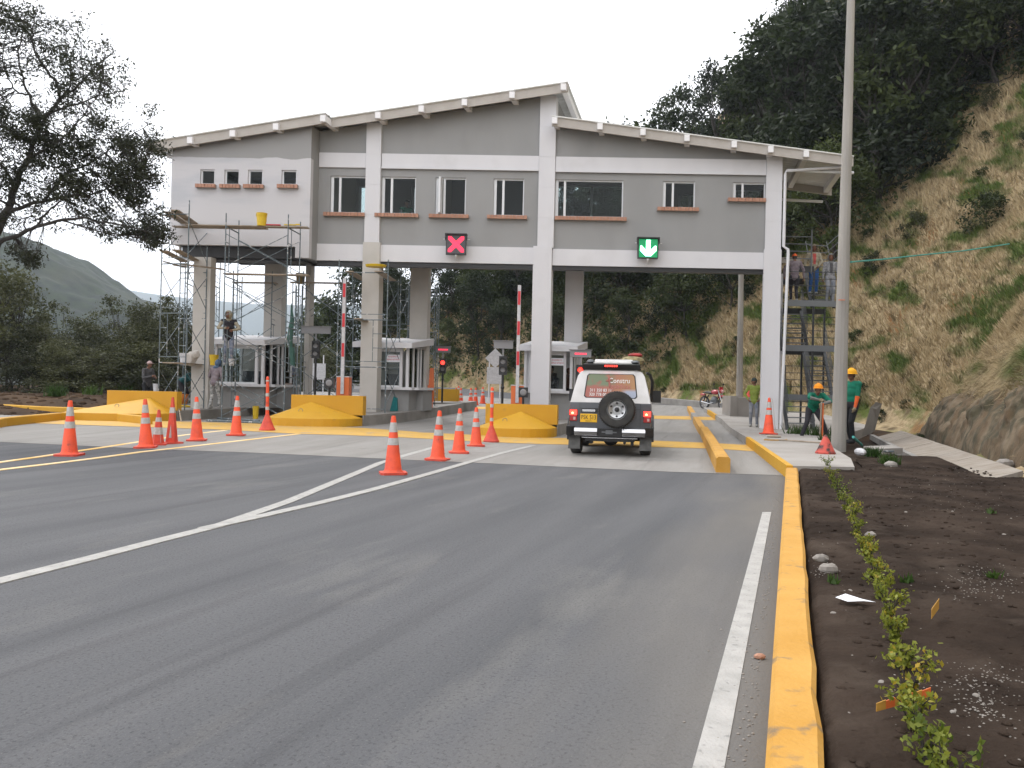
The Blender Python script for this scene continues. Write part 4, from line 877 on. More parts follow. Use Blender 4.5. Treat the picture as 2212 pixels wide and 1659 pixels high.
# ------------------------------------------------------------------ cones
def cone(px,py,ytop,label,kind='std',group=None,w_=1.0,rz=0,zb=None):
    p=G(px,py) if zb is None else G(px,py,zb)
    s_=FPX/p.y; h=(py-ytop)/s_; h=h-.0
    t=thing('traffic_cone',label,'traffic cone',tuple(p),rz+random.uniform(-.3,.3),group)
    t.rotation_euler=(random.gauss(0,.018),random.gauss(0,.018),t.rotation_euler[2]); om='orange' if kind in('std','tall') else 'orange2'
    if kind in ('std','tall'):
        rb=.135*w_;rt=.033; R_=lambda z:rb+(rt-rb)*(z-.03)/(h-.03)
        mb=MB(); a=.2*w_
        pr=[(-a,-a+.05),(-a+.05,-a),(a-.05,-a),(a,-a+.05),(a,a-.05),(a-.05,a),(-a+.05,a),(-a,a-.05)]
        mb.prism([(x,y,0) for x,y in pr],(0,0,.035)); part('base',mb,'orange2',t,local=True)
        mb=MB(); mb.lathe([(rb+.03,.03),(rb+.006,.055),(R_(.08),.08),(R_(h-.02),h-.02),(rt*.8,h),(rt*.5,h)],n=22); part('body',mb,om,t,smooth=True,local=True)
        for a,b in (((.50,.62),(.72,.885)) if kind=='std' else ((.53,.66),(.72,.88))):
            mb=MB(); mb.lathe([(R_(a*h)+.003,a*h),(R_(b*h)+.003,b*h)],n=22,cap=False); part('reflective_band',mb,'reflect',t,smooth=True,local=True)
    elif kind in('slim','small'):
        rb=.13 if kind=='slim' else .12; rt=.025; R_=lambda z:rb+(rt-rb)*(z-.03)/(h-.03)
        mb=MB(); mb.box(-.17,.17,-.17,.17,0,.035); part('base',mb,'orange2',t,local=True)
        mb=MB(); mb.lathe([(rb,.03),(R_(h),h)],n=4 if kind=='slim' else 6); part('body',mb,'orange2',t,local=True)
        mb=MB(); mb.lathe([(R_(.66*h)*1.02+.003,.66*h),(R_(.78*h)*1.02+.003,.78*h)],n=4 if kind=='slim' else 6,cap=False); part('reflective_band',mb,'reflect',t,local=True)
        q=lambda x,z:(x,-R_(z)*.74-.01,z)
        if kind=='slim':
            t.rotation_euler=(0,0,R(45)); mb=MB(); 
            rr=Matrix.Rotation(-R(45),3,'Z'); f=lambda x,z:rr@Vector((x,-R_(z)*.7071-.004,z)); mb.add([f(-.028,.13*h),f(.028,.13*h),f(0,.42*h)],[(0,1,2)]); part('sticker',mb,'reflect',t,local=True)
        else:
            mb=MB(); mb.lathe([(R_(.3*h)+.003,.3*h),(R_(.5*h)+.003,.5*h)],n=6,cap=False); part('reflective_band',mb,'reflect',t,local=True)
            mb=MB(); mb.add([q(.02,.06*h),q(.07,.06*h),q(.045,.4*h)],[(0,1,2)]); part('sticker',mb,'reflect',t,local=True)
    elif kind=='post':
        mb=MB(); mb.lathe([(.19,0),(.2,.03),(.17,.08),(.06,h*.27),(.045,h*.3)],n=20); part('base',mb,'orange2',t,smooth=True,local=True)
        mb=MB(); mb.lathe([(.045,h*.3),(.04,h*.5),(.04,h*.95),(.03,h*.99),(.0,h)],n=16); part('post',mb,'orange',t,smooth=True,local=True)
        for a,b in ((.38,.44),(.63,.69),(.905,.93)):
            mb=MB(); mb.lathe([(.047,a*h),(.044,b*h)],n=16,cap=False); part('reflective_band',mb,'reflect',t,smooth=True,local=True)
    return t
cone(150,984,865,'orange cone standing alone at far left, on the asphalt edge')
cone(315,967,862,'bright orange cone in front of the two dull red cones at left')
cone(341,961,885,'small battered cone with torn white stickers behind a bright cone','small')
cone(371,958,858,'slim dull red cone with a white triangle low on its side','slim')
cone(425,952,857,'orange cone in front of the left column foot, right of the slim red one')
cone(510,941,855,'orange cone by the lying steel tubes, left of the bell-based post')
cone(577,930,813,'slender bell-based orange post at the tip of the middle island','post')
cone(849,1024,898,'largest orange cone, nearest the camera on the split of white lines')
cone(945,994,887,'orange cone with a dark smudge, second from the nearest in the middle row')
cone(991,979,882,'orange cone third in the row leading to the right barrier')
cone(1028,964,880,'orange cone at the end of the row, beside the right bell-based post')
cone(1061,955,836,'slender bell-based orange post in front of the right yellow barrier','post')
cone(1660,938,859,'tall red cone with a thin rope on top beside the white end column','tall',w_=1.15,zb=.2)
for px,py,yt,lb in ((985,873,838,'distant cone, leftmost of the far group beyond the middle island'),(990,868,834,'distant cone half hidden behind the leftmost pair'),(995,880,838,'distant cone nearest of the left three beyond the middle island'),(1016.5,877,838,'distant cone left of a close pair in the far group'),(1027,875,838,'distant cone right of a close pair in the far group'),(1042.6,872,836,'rightmost distant cone of the far group, just left of the slender post')):
    Y=40.; 
    for _ in range(20): p=D(px,py,Y); Y+= (p.z-zg(p.x,Y))*18
    p=D(px,py,Y); s_=FPX/Y; h=(py-yt)/s_
    t=thing('traffic_cone',lb,'traffic cone',(p.x,p.y,zg(p.x,p.y)),group='far cones'); mb=MB(); mb.box(-.18,.18,-.18,.18,0,.035); part('base',mb,'orange2',t,local=True)
    mb=MB(); mb.lathe([(.14,.03),(.035,h)],n=14); part('body',mb,'orange',t,local=True,smooth=True)
    for a,b in ((.5,.62),(.72,.88)): mb=MB(); f=lambda z:.14-.105*z+.004; mb.lathe([(f(a),a*h),(f(b),b*h)],n=14,cap=False); part('reflective_band',mb,'reflect',t,local=True)
mb=MB(); p=G(1783,980,.2); mb.lathe([(.19,0),(.19,.03),(.17,.05),(.03,.36),(.015,.37)],n=18); m_=mat('sooty_orange_plastic',(.45,.06,.04),.7,c2=(.03,.02,.02),scale=7,thr=(.45,.6)); M['sooty']=m_
single('warning_cone',mb,'sooty','squat sooty orange cone at the foot of the big lamp post','warning cone',smooth=True,loc=(p.x,p.y,p.z))
mb=MB(); mb.lathe([(.2,0),(.19,.03),(.02,.45)],n=14); single('warning_cone',mb,'orange2','small red cone on the concrete block behind the man in the green sweater','warning cone',loc=tuple(D(1620,858,34)))
# rope on tall cone
p=G(1660,938,.2); mb=MB(); mb.tube([p+Vector((0,-.02,1.0)),p+Vector((.07,-.02,1.02)),p+Vector((.12,-.02,.8)),p+Vector((.16,-.03,.3)),p+Vector((.2,-.05,.02)),p+Vector((.35,-.1,.02))],.008,5); single('rope',mb,'fascia','thin rope trailing from the tip of the tall red cone','rope')
# ------------------------------------------------------------------ lamp posts, block, hose
def lamppost(name,a,b,r0,r1,label):
    mb=MB(); n_=12; pts=[a.lerp(b,k/6) for k in range(7)]; mb.tube(pts,[r0+(r1-r0)*k/6 for k in range(7)],n_); return single(name,mb,'polec',label,'lamp post')
p0=D(1811,966,18.9); p1=D(1842,-130,18.9); lamppost('lamp_post',p0-Vector((0,0,.1)),p1,.165,.075,'tall tapering concrete lamp post in front of the steel staircase')
z_=zg(15,36); p0=D(1597,880,35.5); p1=D(1601,560,35.5); lamppost('lamp_post',Vector((p0.x,35.5,z_)),Vector((p1.x,35.5,8.6)),.15,.1,'further concrete lamp post seen under the building, behind the green sweater man')
mb=MB(); p=D(1818,648,18.72); mb.box(p.x-.07,p.x+.07,18.70,18.735,p.z-.008,p.z+.008); single('paint_mark',mb,'cabinet','short orange paint mark across the big lamp post','paint mark')
mb=MB(); a=D(1583,858,34); mb.hexa([Vector((a.x+x,34+y,z)) for z in (zg(10,34)+.18,a.z) for x,y in ((0,0),(1.5,-.4),(1.6,1.3),(.1,1.3))]); mb.box(a.x-.12,a.x+.18,33.9,35.2,zg(10,34)+.15,a.z+.05)
single('concrete_block',mb,'pave','pale concrete footing block by the further lamp post','concrete block')
mb=MB(); pts=[D(1838,566,19.2),D(1900,561,21.5),D(1980,552,24),D(2080,542,27),D(2180,527,29)]; mb.tube(pts,.022,6); single('hose',mb,'hose','turquoise hose strung from the lamp post across the slope','hose')
# tools and bits near platform
rod('pick_handle',G(1652,948,.23),G(1800,958,.23),.02,'wood','long wooden handle lying on the platform behind the squat cone','tool handle')
mb=MB(); p=G(1640,950,.22); mb.lathe([(.14,0),(.16,.03),(.1,.06),(.03,.05)],n=12,sx=1.2); single('rope_coil',mb,'wood','coil of rope on the platform beside the tall red cone','rope coil',loc=(G(1672,945,.2).x,G(1672,945,.2).y,.2))
mb=MB(); mb.tube([G(1650,950,.22),G(1668,951,.22),G(1690,951,.22),G(1700,949,.22)],.012,5); single('yellow_strap',mb,'kerby','yellow strap lying in front of the rope coil','strap')
rod('pipe',G(1862,962,.2),D(1843,944,17.6),.03,'hose','short turquoise pipe sticking up from the soil right of the lamp post','pipe')
rod('pipe',G(1868,975,.2),G(1930,975,.2),.02,'scaf','grey rod lying on the soil right of the lamp post','rod')
mb=MB(); a=G(1890,982,.14);b=G(1950,980,.14); mb.hexa([a+Vector((0,0,0)),b,b+Vector((.15,.9,0)),a+Vector((.1,.8,0)),a+Vector((0,0,.12)),b+Vector((0,0,.12)),b+Vector((.15,.9,.12)),a+Vector((.1,.8,.12))]); single('concrete_slab',mb,'pave','flat pale slab set in the soil in front of the drain channel','slab')
mb=MB(); mb.ell((0,0,.06),(.09,.2,.08),8,6); single('litter_bag',mb,'bucketW','white plastic litter beside the turquoise pipe','litter',loc=tuple(G(1858,983,.18)))
# grey plank sheet leaning on slope behind helmet worker
mb=MB(); mb.hexa([D(1862,942,22.3),D(1880,938,23),D(1890,930,23.6),D(1868,930,23),D(1880,880,22.6),D(1893,868,23),D(1905,872,23.6),D(1893,884,23)]); single('sheet_metal',mb,'kerbconc','grey cement sheet leaning on the bank behind the standing helmet worker','sheet')
# ------------------------------------------------------------------ off-road car (local frame: x right, y forward, z up)
cp=(G(1222,985)+G(1405,988))/2; CAR=thing('off_road_car','white and grey off-roader at the toll lane with a spare wheel on its rear door','car',(cp.x+.02,cp.y,cp.z),-R(9))
prof=[(0,.40),(.62,.40),(.76,.46),(.815,.6),(.825,.85),(.815,1.06),(.812,1.09),(.80,1.11),(.745,1.36),(.675,1.63),(.62,1.72),(.5,1.765),(.0,1.79)]
def lean(z): return 0 if z<1.09 else (z-1.09)*.26
st=[(0,1.0),(.05,1.012),(.15,1.015),(1.2,1.015),(2.35,1.01),(3.0,1.0),(4.0,.97)]
vs=[];np_=len(prof)
def carpt(x,z,y,sc):
    yy=y+lean(z)*max(0,1-y/1.2)
    if y>2.4 and z>1.09:   # windscreen and bonnet
        zt=1.11+max(0,(z-1.11))*(max(0,1-(y-2.4)/.55)); x=x if z<1.2 else x*1.0; z=zt
    return x*sc,yy,z
full=[(-x,z) for x,z in prof[::-1][:-1]]+prof[0:1]; full=[(-x,z) for x,z in prof[::-1]]+prof[1:]
N_=len(full); mb=MB()
for y,sc in st:
    for x,z in full: mb.v.append(carpt(x,z,y,sc))
for i in range(len(st)-1):
    for j in range(N_-1):
        z=(full[j][1]+full[j+1][1])/2; mb.f.append((i*N_+j,i*N_+j+1,(i+1)*N_+j+1,(i+1)*N_+j)); mb.m.append(0 if z>1.09 else 1)
    # close the roof seam not needed: first and last points coincide at x=0
half=len(prof)
for e in (0,len(st)-1):
    for k in range(half-1):
        # rows between left index half-1-? and right index
        L=lambda q:e*N_+q; rz_=lambda q:e*N_+(N_-1-q)
    for k in range(half-2):
        a,b=k,k+1; z=(full[a][1]+full[b][1])/2; mb.f.append((e*N_+a,e*N_+b,e*N_+N_-1-b,e*N_+N_-1-a)); mb.m.append(0 if z>1.09 else 1)
body=part('body',mb,['carwhite','cargrey'],CAR,smooth=True,local=True)
def yz(z,dy=0): return lean(z)+dy
# rear door panel, raised, with gap
def rearpanel(x0,x1,z0,z1,dy0,dy1,xin=0):
    a=yz(z0);b=yz(z1); return [(x0,a-dy1,z0),(x1,a-dy1,z0),(x1,a-dy0,z0),(x0,a-dy0,z0),(x0+xin,b-dy1,z1),(x1-xin,b-dy1,z1),(x1-xin,b-dy0,z1),(x0+xin,b-dy0,z1)]
d=part('rear_door',MB().hexa(rearpanel(-.61,.6,.56,1.088,-.02,.012)),'cargrey',CAR,local=True)
mb=MB(); mb.hexa(rearpanel(-.61,.6,1.092,1.2,-.02,.012,.02)); mb.hexa(rearpanel(-.59,-.53,1.2,1.665,-.02,.012,.0)); 
mb.v=[];mb.f=[];mb.m=[]
mb.hexa(rearpanel(-.61,.6,1.092,1.195,-.02,.012,.025)); mb.hexa([(-.585,yz(1.195)-.012,1.195),(-.505,yz(1.195)-.012,1.195),(-.505,yz(1.195)+.02,1.195),(-.585,yz(1.195)+.02,1.195),(-.50,yz(1.665)-.012,1.665),(-.455,yz(1.665)-.012,1.665),(-.455,yz(1.665)+.02,1.665),(-.50,yz(1.665)+.02,1.665)])
mb.hexa([(.505,yz(1.195)-.012,1.195),(.575,yz(1.195)-.012,1.195),(.575,yz(1.195)+.02,1.195),(.505,yz(1.195)+.02,1.195),(.455,yz(1.665)-.012,1.665),(.50,yz(1.665)-.012,1.665),(.50,yz(1.665)+.02,1.665),(.455,yz(1.665)+.02,1.665)])
mb.hexa(rearpanel(-.50,.50,1.665,1.745,-.02,.012,.03)); part('rear_door_frame',mb,'carwhite',CAR,local=True)
mb=MB()
mb.box(-.618,-.612,-.016,0,.56,1.08); mb.box(.603,.609,-.016,0,.56,1.08); mb.box(-.61,.6,-.016,-.011,.965,.972); part('panel_gap',mb,'plastic',CAR,local=True)
# rear window with decal
m=bpy.data.materials.new('rear_window_decal'); m.use_nodes=True; n=m.node_tree.nodes; l=m.node_tree.links; b=n['Principled BSDF']; b.inputs['Roughness'].default_value=.15
g=n.new('ShaderNodeTexCoord'); sp=n.new('ShaderNodeSeparateXYZ'); l.new(g.outputs['Object'],sp.inputs[0])
nz_=n.new('ShaderNodeTexNoise'); nz_.inputs['Scale'].default_value=9; nz_.inputs['Detail'].default_value=6; l.new(g.outputs['Object'],nz_.inputs[0])
def mth(op,a,b_):
    x=n.new('ShaderNodeMath'); x.operation=op
    for k,v in enumerate((a,b_)):
        if isinstance(v,(int,float)): x.inputs[k].default_value=v
        else: l.new(v,x.inputs[k])
    return x.outputs[0]
def mrr(v,a,b_):
    x=n.new('ShaderNodeMapRange'); x.inputs[1].default_value=a; x.inputs[2].default_value=b_; l.new(v,x.inputs[0]); return x.outputs[0]
def mixc(f,a,c):
    x=n.new('ShaderNodeMix'); x.data_type='RGBA'; l.new(f,x.inputs[0])
    for k,v in ((6,a),(7,c)):
        if isinstance(v,tuple): x.inputs[k].default_value=(*v,1)
        else: l.new(v,x.inputs[k])
    return x.outputs[2]
c=mixc(mrr(sp.outputs['X'],-.2,.45),(.3,.085,.06),(.34,.17,.06))
gr=mth('MULTIPLY',mrr(sp.outputs['Z'],1.40,1.46),mrr(mth('MULTIPLY',sp.outputs['X'],-1.),-.12,.02)); gr=mth('MULTIPLY',gr,mrr(nz_.outputs['Fac'],.3,.5)); c=mixc(gr,c,(.13,.17,.09))
bl=mth('MULTIPLY',mrr(sp.outputs['X'],.2,.32),mrr(mth('MULTIPLY',sp.outputs['Z'],-1),-1.38,-1.32)); c=mixc(bl,c,(.3,.33,.42)); l.new(c,b.inputs['Base Color']); M['decal']=m
mb=MB(); dz0,dz1=1.2,1.66
o8=[(-.5,1.185),(.5,1.185),(.54,1.22),(.49,1.64),(.45,1.68),(-.45,1.68),(-.49,1.64),(-.54,1.22)]
sc_=lambda k:[(x*k,1.43+(z-1.43)*k) for x,z in o8]
mb.prism([(x,yz(z)-.016,z) for x,z in o8],(0,.03,0)); part('window_seal',mb,'rubber',CAR,local=True)
mb=MB(); mb.prism([(x,yz(z)-.021,z) for x,z in sc_(.955)],(0,.01,0)); part('rear_window',mb,'decal',CAR,local=True)
ra=R(90)-math.atan(.26)
for s_,sz,x,z,mt in (('Constru',.15,.17,1.54,'inkw'),('guaduas',.15,.2,1.43,'inkm'),('311 350 83 11',.09,-.2,1.34,'inkw'),('320 778 00',.09,-.26,1.255,'inkw')):
    text('lettering',s_,sz,mt,CAR,(x,yz(z)-.026,z),rot=(ra,0,0),sx=.85,ext=.001)
mb=MB(); mb.tube([(-.04,yz(1.56)-.026,1.6),(-.03,yz(1.5)-.026,1.5),(-.02,yz(1.42)-.026,1.4)],.018,5); mb.tube([(-.1,yz(1.53)-.026,1.53),(.02,yz(1.53)-.026,1.56)],.01,5); part('decal_figure',mb,'inkm',CAR,local=True)
# spare wheel
sw=Vector((.14,-.17,.96))
mb=MB(); mb.lathe([(.2,-.08),(.3,-.105),(.34,-.095),(.365,-.05),(.37,0),(.365,.05),(.34,.1),(.2,.1)],tuple(sw),40,ax='y',cap=False); sp_=part('spare_tyre',mb,'rubber',CAR,smooth=True,local=True)
mb=MB(); mb.lathe([(.215,.07),(.212,-.0),(.205,.075),(.19,.075),(.185,.0),(.17,-.02),(.09,.02),(.085,.05),(.05,.05),(.048,.0)],tuple(sw+Vector((0,-.02,0))),32,ax='y',cap=False)
mb.v=[(x,2*sw.y-.04-y if False else y,z) for x,y,z in mb.v]; rimo=part('spare_rim',mb,'rim',CAR,smooth=True,local=True)
for k in range(6):
    mb=MB(); a=math.pi/2+k*math.pi/3; mb.ell((sw.x+.135*math.cos(a),sw.y-.075+.055,sw.z+.135*math.sin(a)),(.028,.02,.022),8,6); part('rim_hole',mb,'plastic',CAR,local=True)
mb=MB(); mb.ell((sw.x,sw.y-.05,sw.z),(.045,.03,.045),10,6); part('hub',mb,'plastic',CAR,local=True)
mb=MB()
for k in range(6):
    a=k*math.pi/3; mb.ell((sw.x+.065*math.cos(a),sw.y-.075,sw.z+.065*math.sin(a)),.008,6,4)
part('wheel_nut',mb,'chrome',CAR,local=True)
mb=MB()
for k in range(48):
    a=2*math.pi*k/48; c_,s2=math.cos(a),math.sin(a); p=lambda r_,y,da:(sw.x+r_*math.cos(a+da),sw.y+y,sw.z+r_*math.sin(a+da)); mb.hexa([p(.345,-.105,-.03),p(.345,-.105,.03),p(.345,-.05,.03),p(.345,-.05,-.03),p(.375,-.09,-.03),p(.375,-.09,.03),p(.375,-.05,.03),p(.375,-.05,-.03)])
o=part('tyre_tread',mb,'rubber',CAR,local=True); o['kind']='stuff'
# plate, lamps, handle, bumper
mb=MB(); mb.box(-.60,-.26,-.035,-.02,.69,.86); pl_=part('number_plate',mb,'plate',CAR,local=True); text('plate_lettering','PSK 513',.125,'ink',CAR,(-.43,-.037,.785),sx=.72); text('plate_lettering','BOGOTA',.03,'ink',CAR,(-.43,-.037,.712))
mb=MB(); mb.box(-.56,-.3,-.045,-.014,.905,.95); part('door_handle',mb,'chrome',CAR,local=True); mb=MB(); mb.box(-.58,-.25,-.03,-.0135,.885,.965); part('handle_recess',mb,'plastic',CAR,local=True)
for sx in (-1,1):
    x0,x1=sorted((sx*.66,sx*.825)); mb=MB(); mb.box(x0,x1,-.02,.02,.70,.945); part('lamp_surround',mb,'plastic',CAR,local=True)
    mb=MB(); mb.box(x0+.012,x1-.012,-.045,-.02,.83,.935); part('tail_light',mb,'lampred',CAR,local=True)
    mb=MB(); mb.ell(((x0+x1)/2-.015,-.045,.87),(.024,.012,.02),10,6); part('bulb',mb,'lamphot',CAR,local=True)
    mb=MB(); mb.box(x0+.012,x1-.012,-.04,-.02,.715,.825); part('reverse_light',mb,'lensred',CAR,local=True)
    mb=MB(); mb.box((x0+x1)/2,(x0+x1)/2+.045,-.044,-.04,.735,.79); part('clear_lens',mb,'lenswhite',CAR,local=True)
    # bumper chrome and end caps
    xa,xb=sorted((sx*.25,sx*.71)); mb=MB(); mb.add([(xa,-.085,.42),(xb,-.085,.42),(xb,-.155,.505),(xa,-.155,.505),(xb,-.135,.575),(xa,-.135,.575),(xb,-.03,.60),(xa,-.03,.60)],[(0,1,2,3),(3,2,4,5),(5,4,6,7)]); part('bumper_chrome',mb,'chrome',CAR,local=True)
    xa,xb=sorted((sx*.70,sx*.87)); mb=MB(); mb.hexa([(xa,-.12,.42),(xb,-.03,.44),(xb,.5,.44),(xa,.5,.42),(xa,-.15,.6),(xb,-.06,.6),(xb,.5,.62),(xa,.5,.62)]); part('bumper_end',mb,'plastic',CAR,local=True)
    xa,xb=sorted((sx*.60,sx*.84)); mb=MB(); mb.hexa([(xa,.02,.14),(xb,.02,.14),(xb,.035,.14),(xa,.035,.14),(xa,.12,.43),(xb,.12,.43),(xb,.135,.43),(xa,.135,.43)]); part('mud_flap',mb,mat('muddy_rubber',(.12,.12,.115),.9,c2=(.06,.06,.06),scale=6) if sx<0 else M['muddy'],CAR,local=True)
    if sx<0: M['muddy']=bpy.data.materials['muddy_rubber']
    for y in (.68,3.1):
        mb=MB(); xc=sx*.72; mb.lathe([(.2,-.11),(.3,-.12),(.35,-.09),(.36,0),(.35,.09),(.3,.12),(.2,.11)],(xc,y,.36),28,ax='x'); w_=part('wheel',mb,'rubber',CAR,smooth=True,local=True)
        mb=MB(); mb.lathe([(.19,.115*sx),(.12,.09*sx),(.05,.12*sx),(.0,.12*sx)],(xc,y,.36),20,ax='x'); sub('rim',mb,'rim',w_)
        mb=MB(); n_=11; vv=[]
        for a in np.linspace(-.15,math.pi+.15,n_):
            for r_,xx in ((.41,.80),(.47,.80),(.47,.885),(.41,.885)): vv.append((sx*xx,y+r_*math.cos(a),.38+r_*math.sin(a)))
        mb.add(vv,[(4*i+j,4*i+(j+1)%4,4*i+4+(j+1)%4,4*i+4+j) for i in range(n_-1) for j in range(4)]); part('wheel_arch',mb,'plastic',CAR,local=True)
    # side windows, mirrors
    for y0,y1 in ((.45,1.25),(1.35,2.3)):
        def sp2(z): return .812-(z-1.11)*.243
        mb=MB(); e=.006; mb.add([(sx*(sp2(1.16)+e+.012),y0,1.16),(sx*(sp2(1.16)+e+.012),y1+.12*(y0>1),1.16),(sx*(sp2(1.6)+e+.012),y1-.15*(y0>1),1.6),(sx*(sp2(1.6)+e+.012),y0+.06,1.6)],[(0,1,2,3)]); part('side_window',mb,'carglass',CAR,local=True)
    mb=MB(); x0,x1=sorted((sx*.86,sx*1.06)); mb.box(x0,x1,2.5,2.6,1.08,1.36); mb.tube([(sx*.78,2.55,1.12),(sx*.9,2.55,1.15)],.025,6); part('wing_mirror',mb,'plastic',CAR,local=True)
mb=MB(); mb.box(-.26,.26,-.06,.2,.42,.57); mb.box(-.88+.2,.68,-.03,.3,.40,.45); part('bumper_centre',mb,'plastic',CAR,local=True)
mb=MB(); mb.box(-.08,.06,-.085,-.06,.46,.54); mb.box(-.16,.14,-.08,-.06,.485,.51); part('tow_hitch',mb,'steel',CAR,local=True)
mb=MB(); mb.box(-.56,.56,-.1,-.08,.375,.39); part('chrome_strip',mb,'chrome',CAR,local=True)
mb=MB(); mb.box(-.5,.5,.1,3.6,.3,.41); mb.tube([(-.6,.68,.34),(.6,.68,.34)],.05,8); mb.ell((.0,.66,.32),(.16,.14,.14),12,8); mb.box(-.42,-.36,.2,.6,.24,.36); mb.box(.42,.48,.2,.6,.22,.36); mb.tube([(.3,.3,.3),(.3,.1,.28)],.03,8); part('underbody',mb,'plastic',CAR,local=True)
# roof deflector, lamp, rack, cargo, snorkel
mb=MB(); mb.hexa([(-.60,.13,1.76),(.60,.13,1.76),(.58,.4,1.79),(-.58,.4,1.79),(-.58,.06,1.87),(.58,.06,1.87),(.56,.4,1.9),(-.56,.4,1.9)]); part('roof_spoiler',mb,'plastic',CAR,local=True)
mb=MB(); 
for k in range(6): mb.box(-.13+k*.045,-.10+k*.045,.05,.07,1.825,1.855)
part('brake_light',mb,'lampred',CAR,local=True)
mb=MB(); mb.hexa([(-.38,.35,1.9),(.44,.35,1.9),(.42,.75,1.98),(-.36,.75,1.98),(-.38,.35,1.92),(.44,.35,1.92),(.42,.75,2.0),(-.36,.75,2.0)]); part('rack_fairing',mb,'carwhite',CAR,local=True)
mb=MB(); mb.ell((-.44,.45,1.93),(.09,.2,.06),8,6); mb.ell((.48,.45,1.93),(.1,.2,.05),8,6); mb.box(-.55,-.51,.4,2.2,1.85,1.89); mb.box(.51,.55,.4,2.2,1.85,1.89)
for y in (.6,1.2,1.8): mb.tube([(-.54,y,1.9),(.54,y,1.9)],.015,6)
part('roof_rack',mb,'cargrey',CAR,local=True)
mb=MB(); mb.tube([(.83,2.45,1.1),(.86,2.4,1.55),(.8,2.35,1.72),(.72,2.3,1.76)],.035,8); part('snorkel',mb,'plastic',CAR,local=True,smooth=True)
def wx(x,y,z): return tuple(PW['off_road_car']@Vector((x,y,z)))
M['cargo_y']=mat('yellowish_cargo',(.3,.25,.12),.9,c2=(.12,.1,.06),scale=9,bump=.5)
M['cargo_r']=mat('red_cargo',(.35,.03,.03),.8,c2=(.2,.02,.02),scale=9)
mb=MB(); mb.ell((0,0,.09),(.26,.25,.12),12,8); mb.ell((-.12,-.05,.08),(.18,.2,.1),10,6); single('cargo_bundle',mb,'cargo_y','mottled yellowish bundle tied on the roof rack','bundle',smooth=True,loc=wx(.42,1.6,1.91))
mb=MB(); mb.ell((0,0,.05),(.16,.14,.05),12,8); mb.ell((.08,0,.05),(.08,.1,.05),8,6); single('cargo_bag',mb,'cargo_r','red bag lying on top of the yellowish roof bundle','bag',smooth=True,loc=wx(.46,1.6,2.08))
# ------------------------------------------------------------------ motorcycle (local: front along +x)
p=D(1562,886,41); MC=thing('motorcycle','red motorcycle parked on its stand by the dry slope','motorcycle',(p.x,p.y,p.z+.0),-R(58))
def wheel(xc):
    mb=MB(); n_=28; rr=.3
    vs=[];
    for k in range(n_):
        a=2*math.pi*k/n_
        for j in range(8):
            b_=2*math.pi*j/8; r_=rr+.045*math.cos(b_); vs.append((xc+r_*math.cos(a),.045*math.sin(b_),.345+r_*math.sin(a)))
    mb.add(vs,[(k*8+j,k*8+(j+1)%8,((k+1)%n_)*8+(j+1)%8,((k+1)%n_)*8+j) for k in range(n_) for j in range(8)]); o=part('wheel',mb,'rubber',MC,smooth=True,local=True)
    mb=MB()
    mb.lathe([(.245,-.03),(.262,-.03),(.262,.03),(.245,.03)],(xc,0,.345),24,ax='y',cap=False)
    for k in range(9): a=2*math.pi*k/9; mb.tube([(xc,0,.345),(xc+.25*math.cos(a),0,.345+.25*math.sin(a))],.008,4)
    mb.lathe([(.06,-.05),(.06,.05)],(xc,0,.345),12,ax='y'); sub('rim',mb,'chrome',o)
wheel(0.0); wheel(-1.27)
M['bikered']=mat('red_motorcycle_paint',(.35,.02,.03),.25,coat=.6)
mb=MB(); 
for y in (-.09,.09): mb.tube([(0,y,.345),(-.28,y,1.0)],.022,8)
part('fork',mb,'chrome',MC,local=True)
mb=MB(); mb.tube([(.12,0,.66),(0.0,0,.69),(-.2,0,.66),(-.28,0,.58)],[.05,.07,.07,.04],8); part('mudguard',mb,'bikered',MC,local=True,smooth=True)
mb=MB(); mb.ell((-.55,0,.88),(.26,.15,.13),14,10); part('fuel_tank',mb,'bikered',MC,local=True,smooth=True)
mb=MB(); mb.ell((-1.0,0,.86),(.34,.13,.06),12,6); mb.ell((-.8,0,.84),(.15,.12,.07),10,6); part('seat',mb,'plastic',MC,local=True,smooth=True)
mb=MB(); mb.ell((-.6,0,.5),(.2,.14,.19),12,8); mb.box(-.8,-.42,-.1,.1,.35,.5); part('engine',mb,'steel',MC,local=True,smooth=True)
mb=MB(); mb.tube([(-.3,0,.95),(-.35,0,.6),(-.6,0,.35),(-.9,0,.4),(-1.27,0,.345)],.025,6); mb.tube([(-.3,0,.9),(-.8,0,.78),(-1.4,0,.85)],.022,6); mb.tube([(-1.27,.1,.345),(-1.1,.1,.75)],.03,6); mb.tube([(-1.27,-.1,.345),(-1.1,-.1,.75)],.03,6); part('frame',mb,'plastic',MC,local=True)
mb=MB(); mb.tube([(-.55,.14,.35),(-.8,.17,.3),(-1.3,.19,.4)],[.02,.035,.045],8); mb.tube([(-.55,-.14,.35),(-.8,-.17,.3),(-1.3,-.19,.4)],[.02,.035,.045],8); part('exhaust',mb,'chrome',MC,local=True,smooth=True)
mb=MB(); mb.tube([(-.42,-.36,1.06),(-.3,-.18,1.06),(-.28,0,1.02),(-.3,.18,1.06),(-.42,.36,1.06)],.016,6); part('handlebar',mb,'plastic',MC,local=True)
mb=MB(); mb.ell((-.12,0,.93),(.1,.11,.11),12,8); mb.box(-.2,-.14,-.12,.12,1.0,1.14); part('cowl',mb,'bikered',MC,local=True,smooth=True)
mb=MB(); mb.ell((-.05,0,.92),(.05,.085,.085),12,8); part('headlight',mb,'lenswhite',MC,local=True,smooth=True)
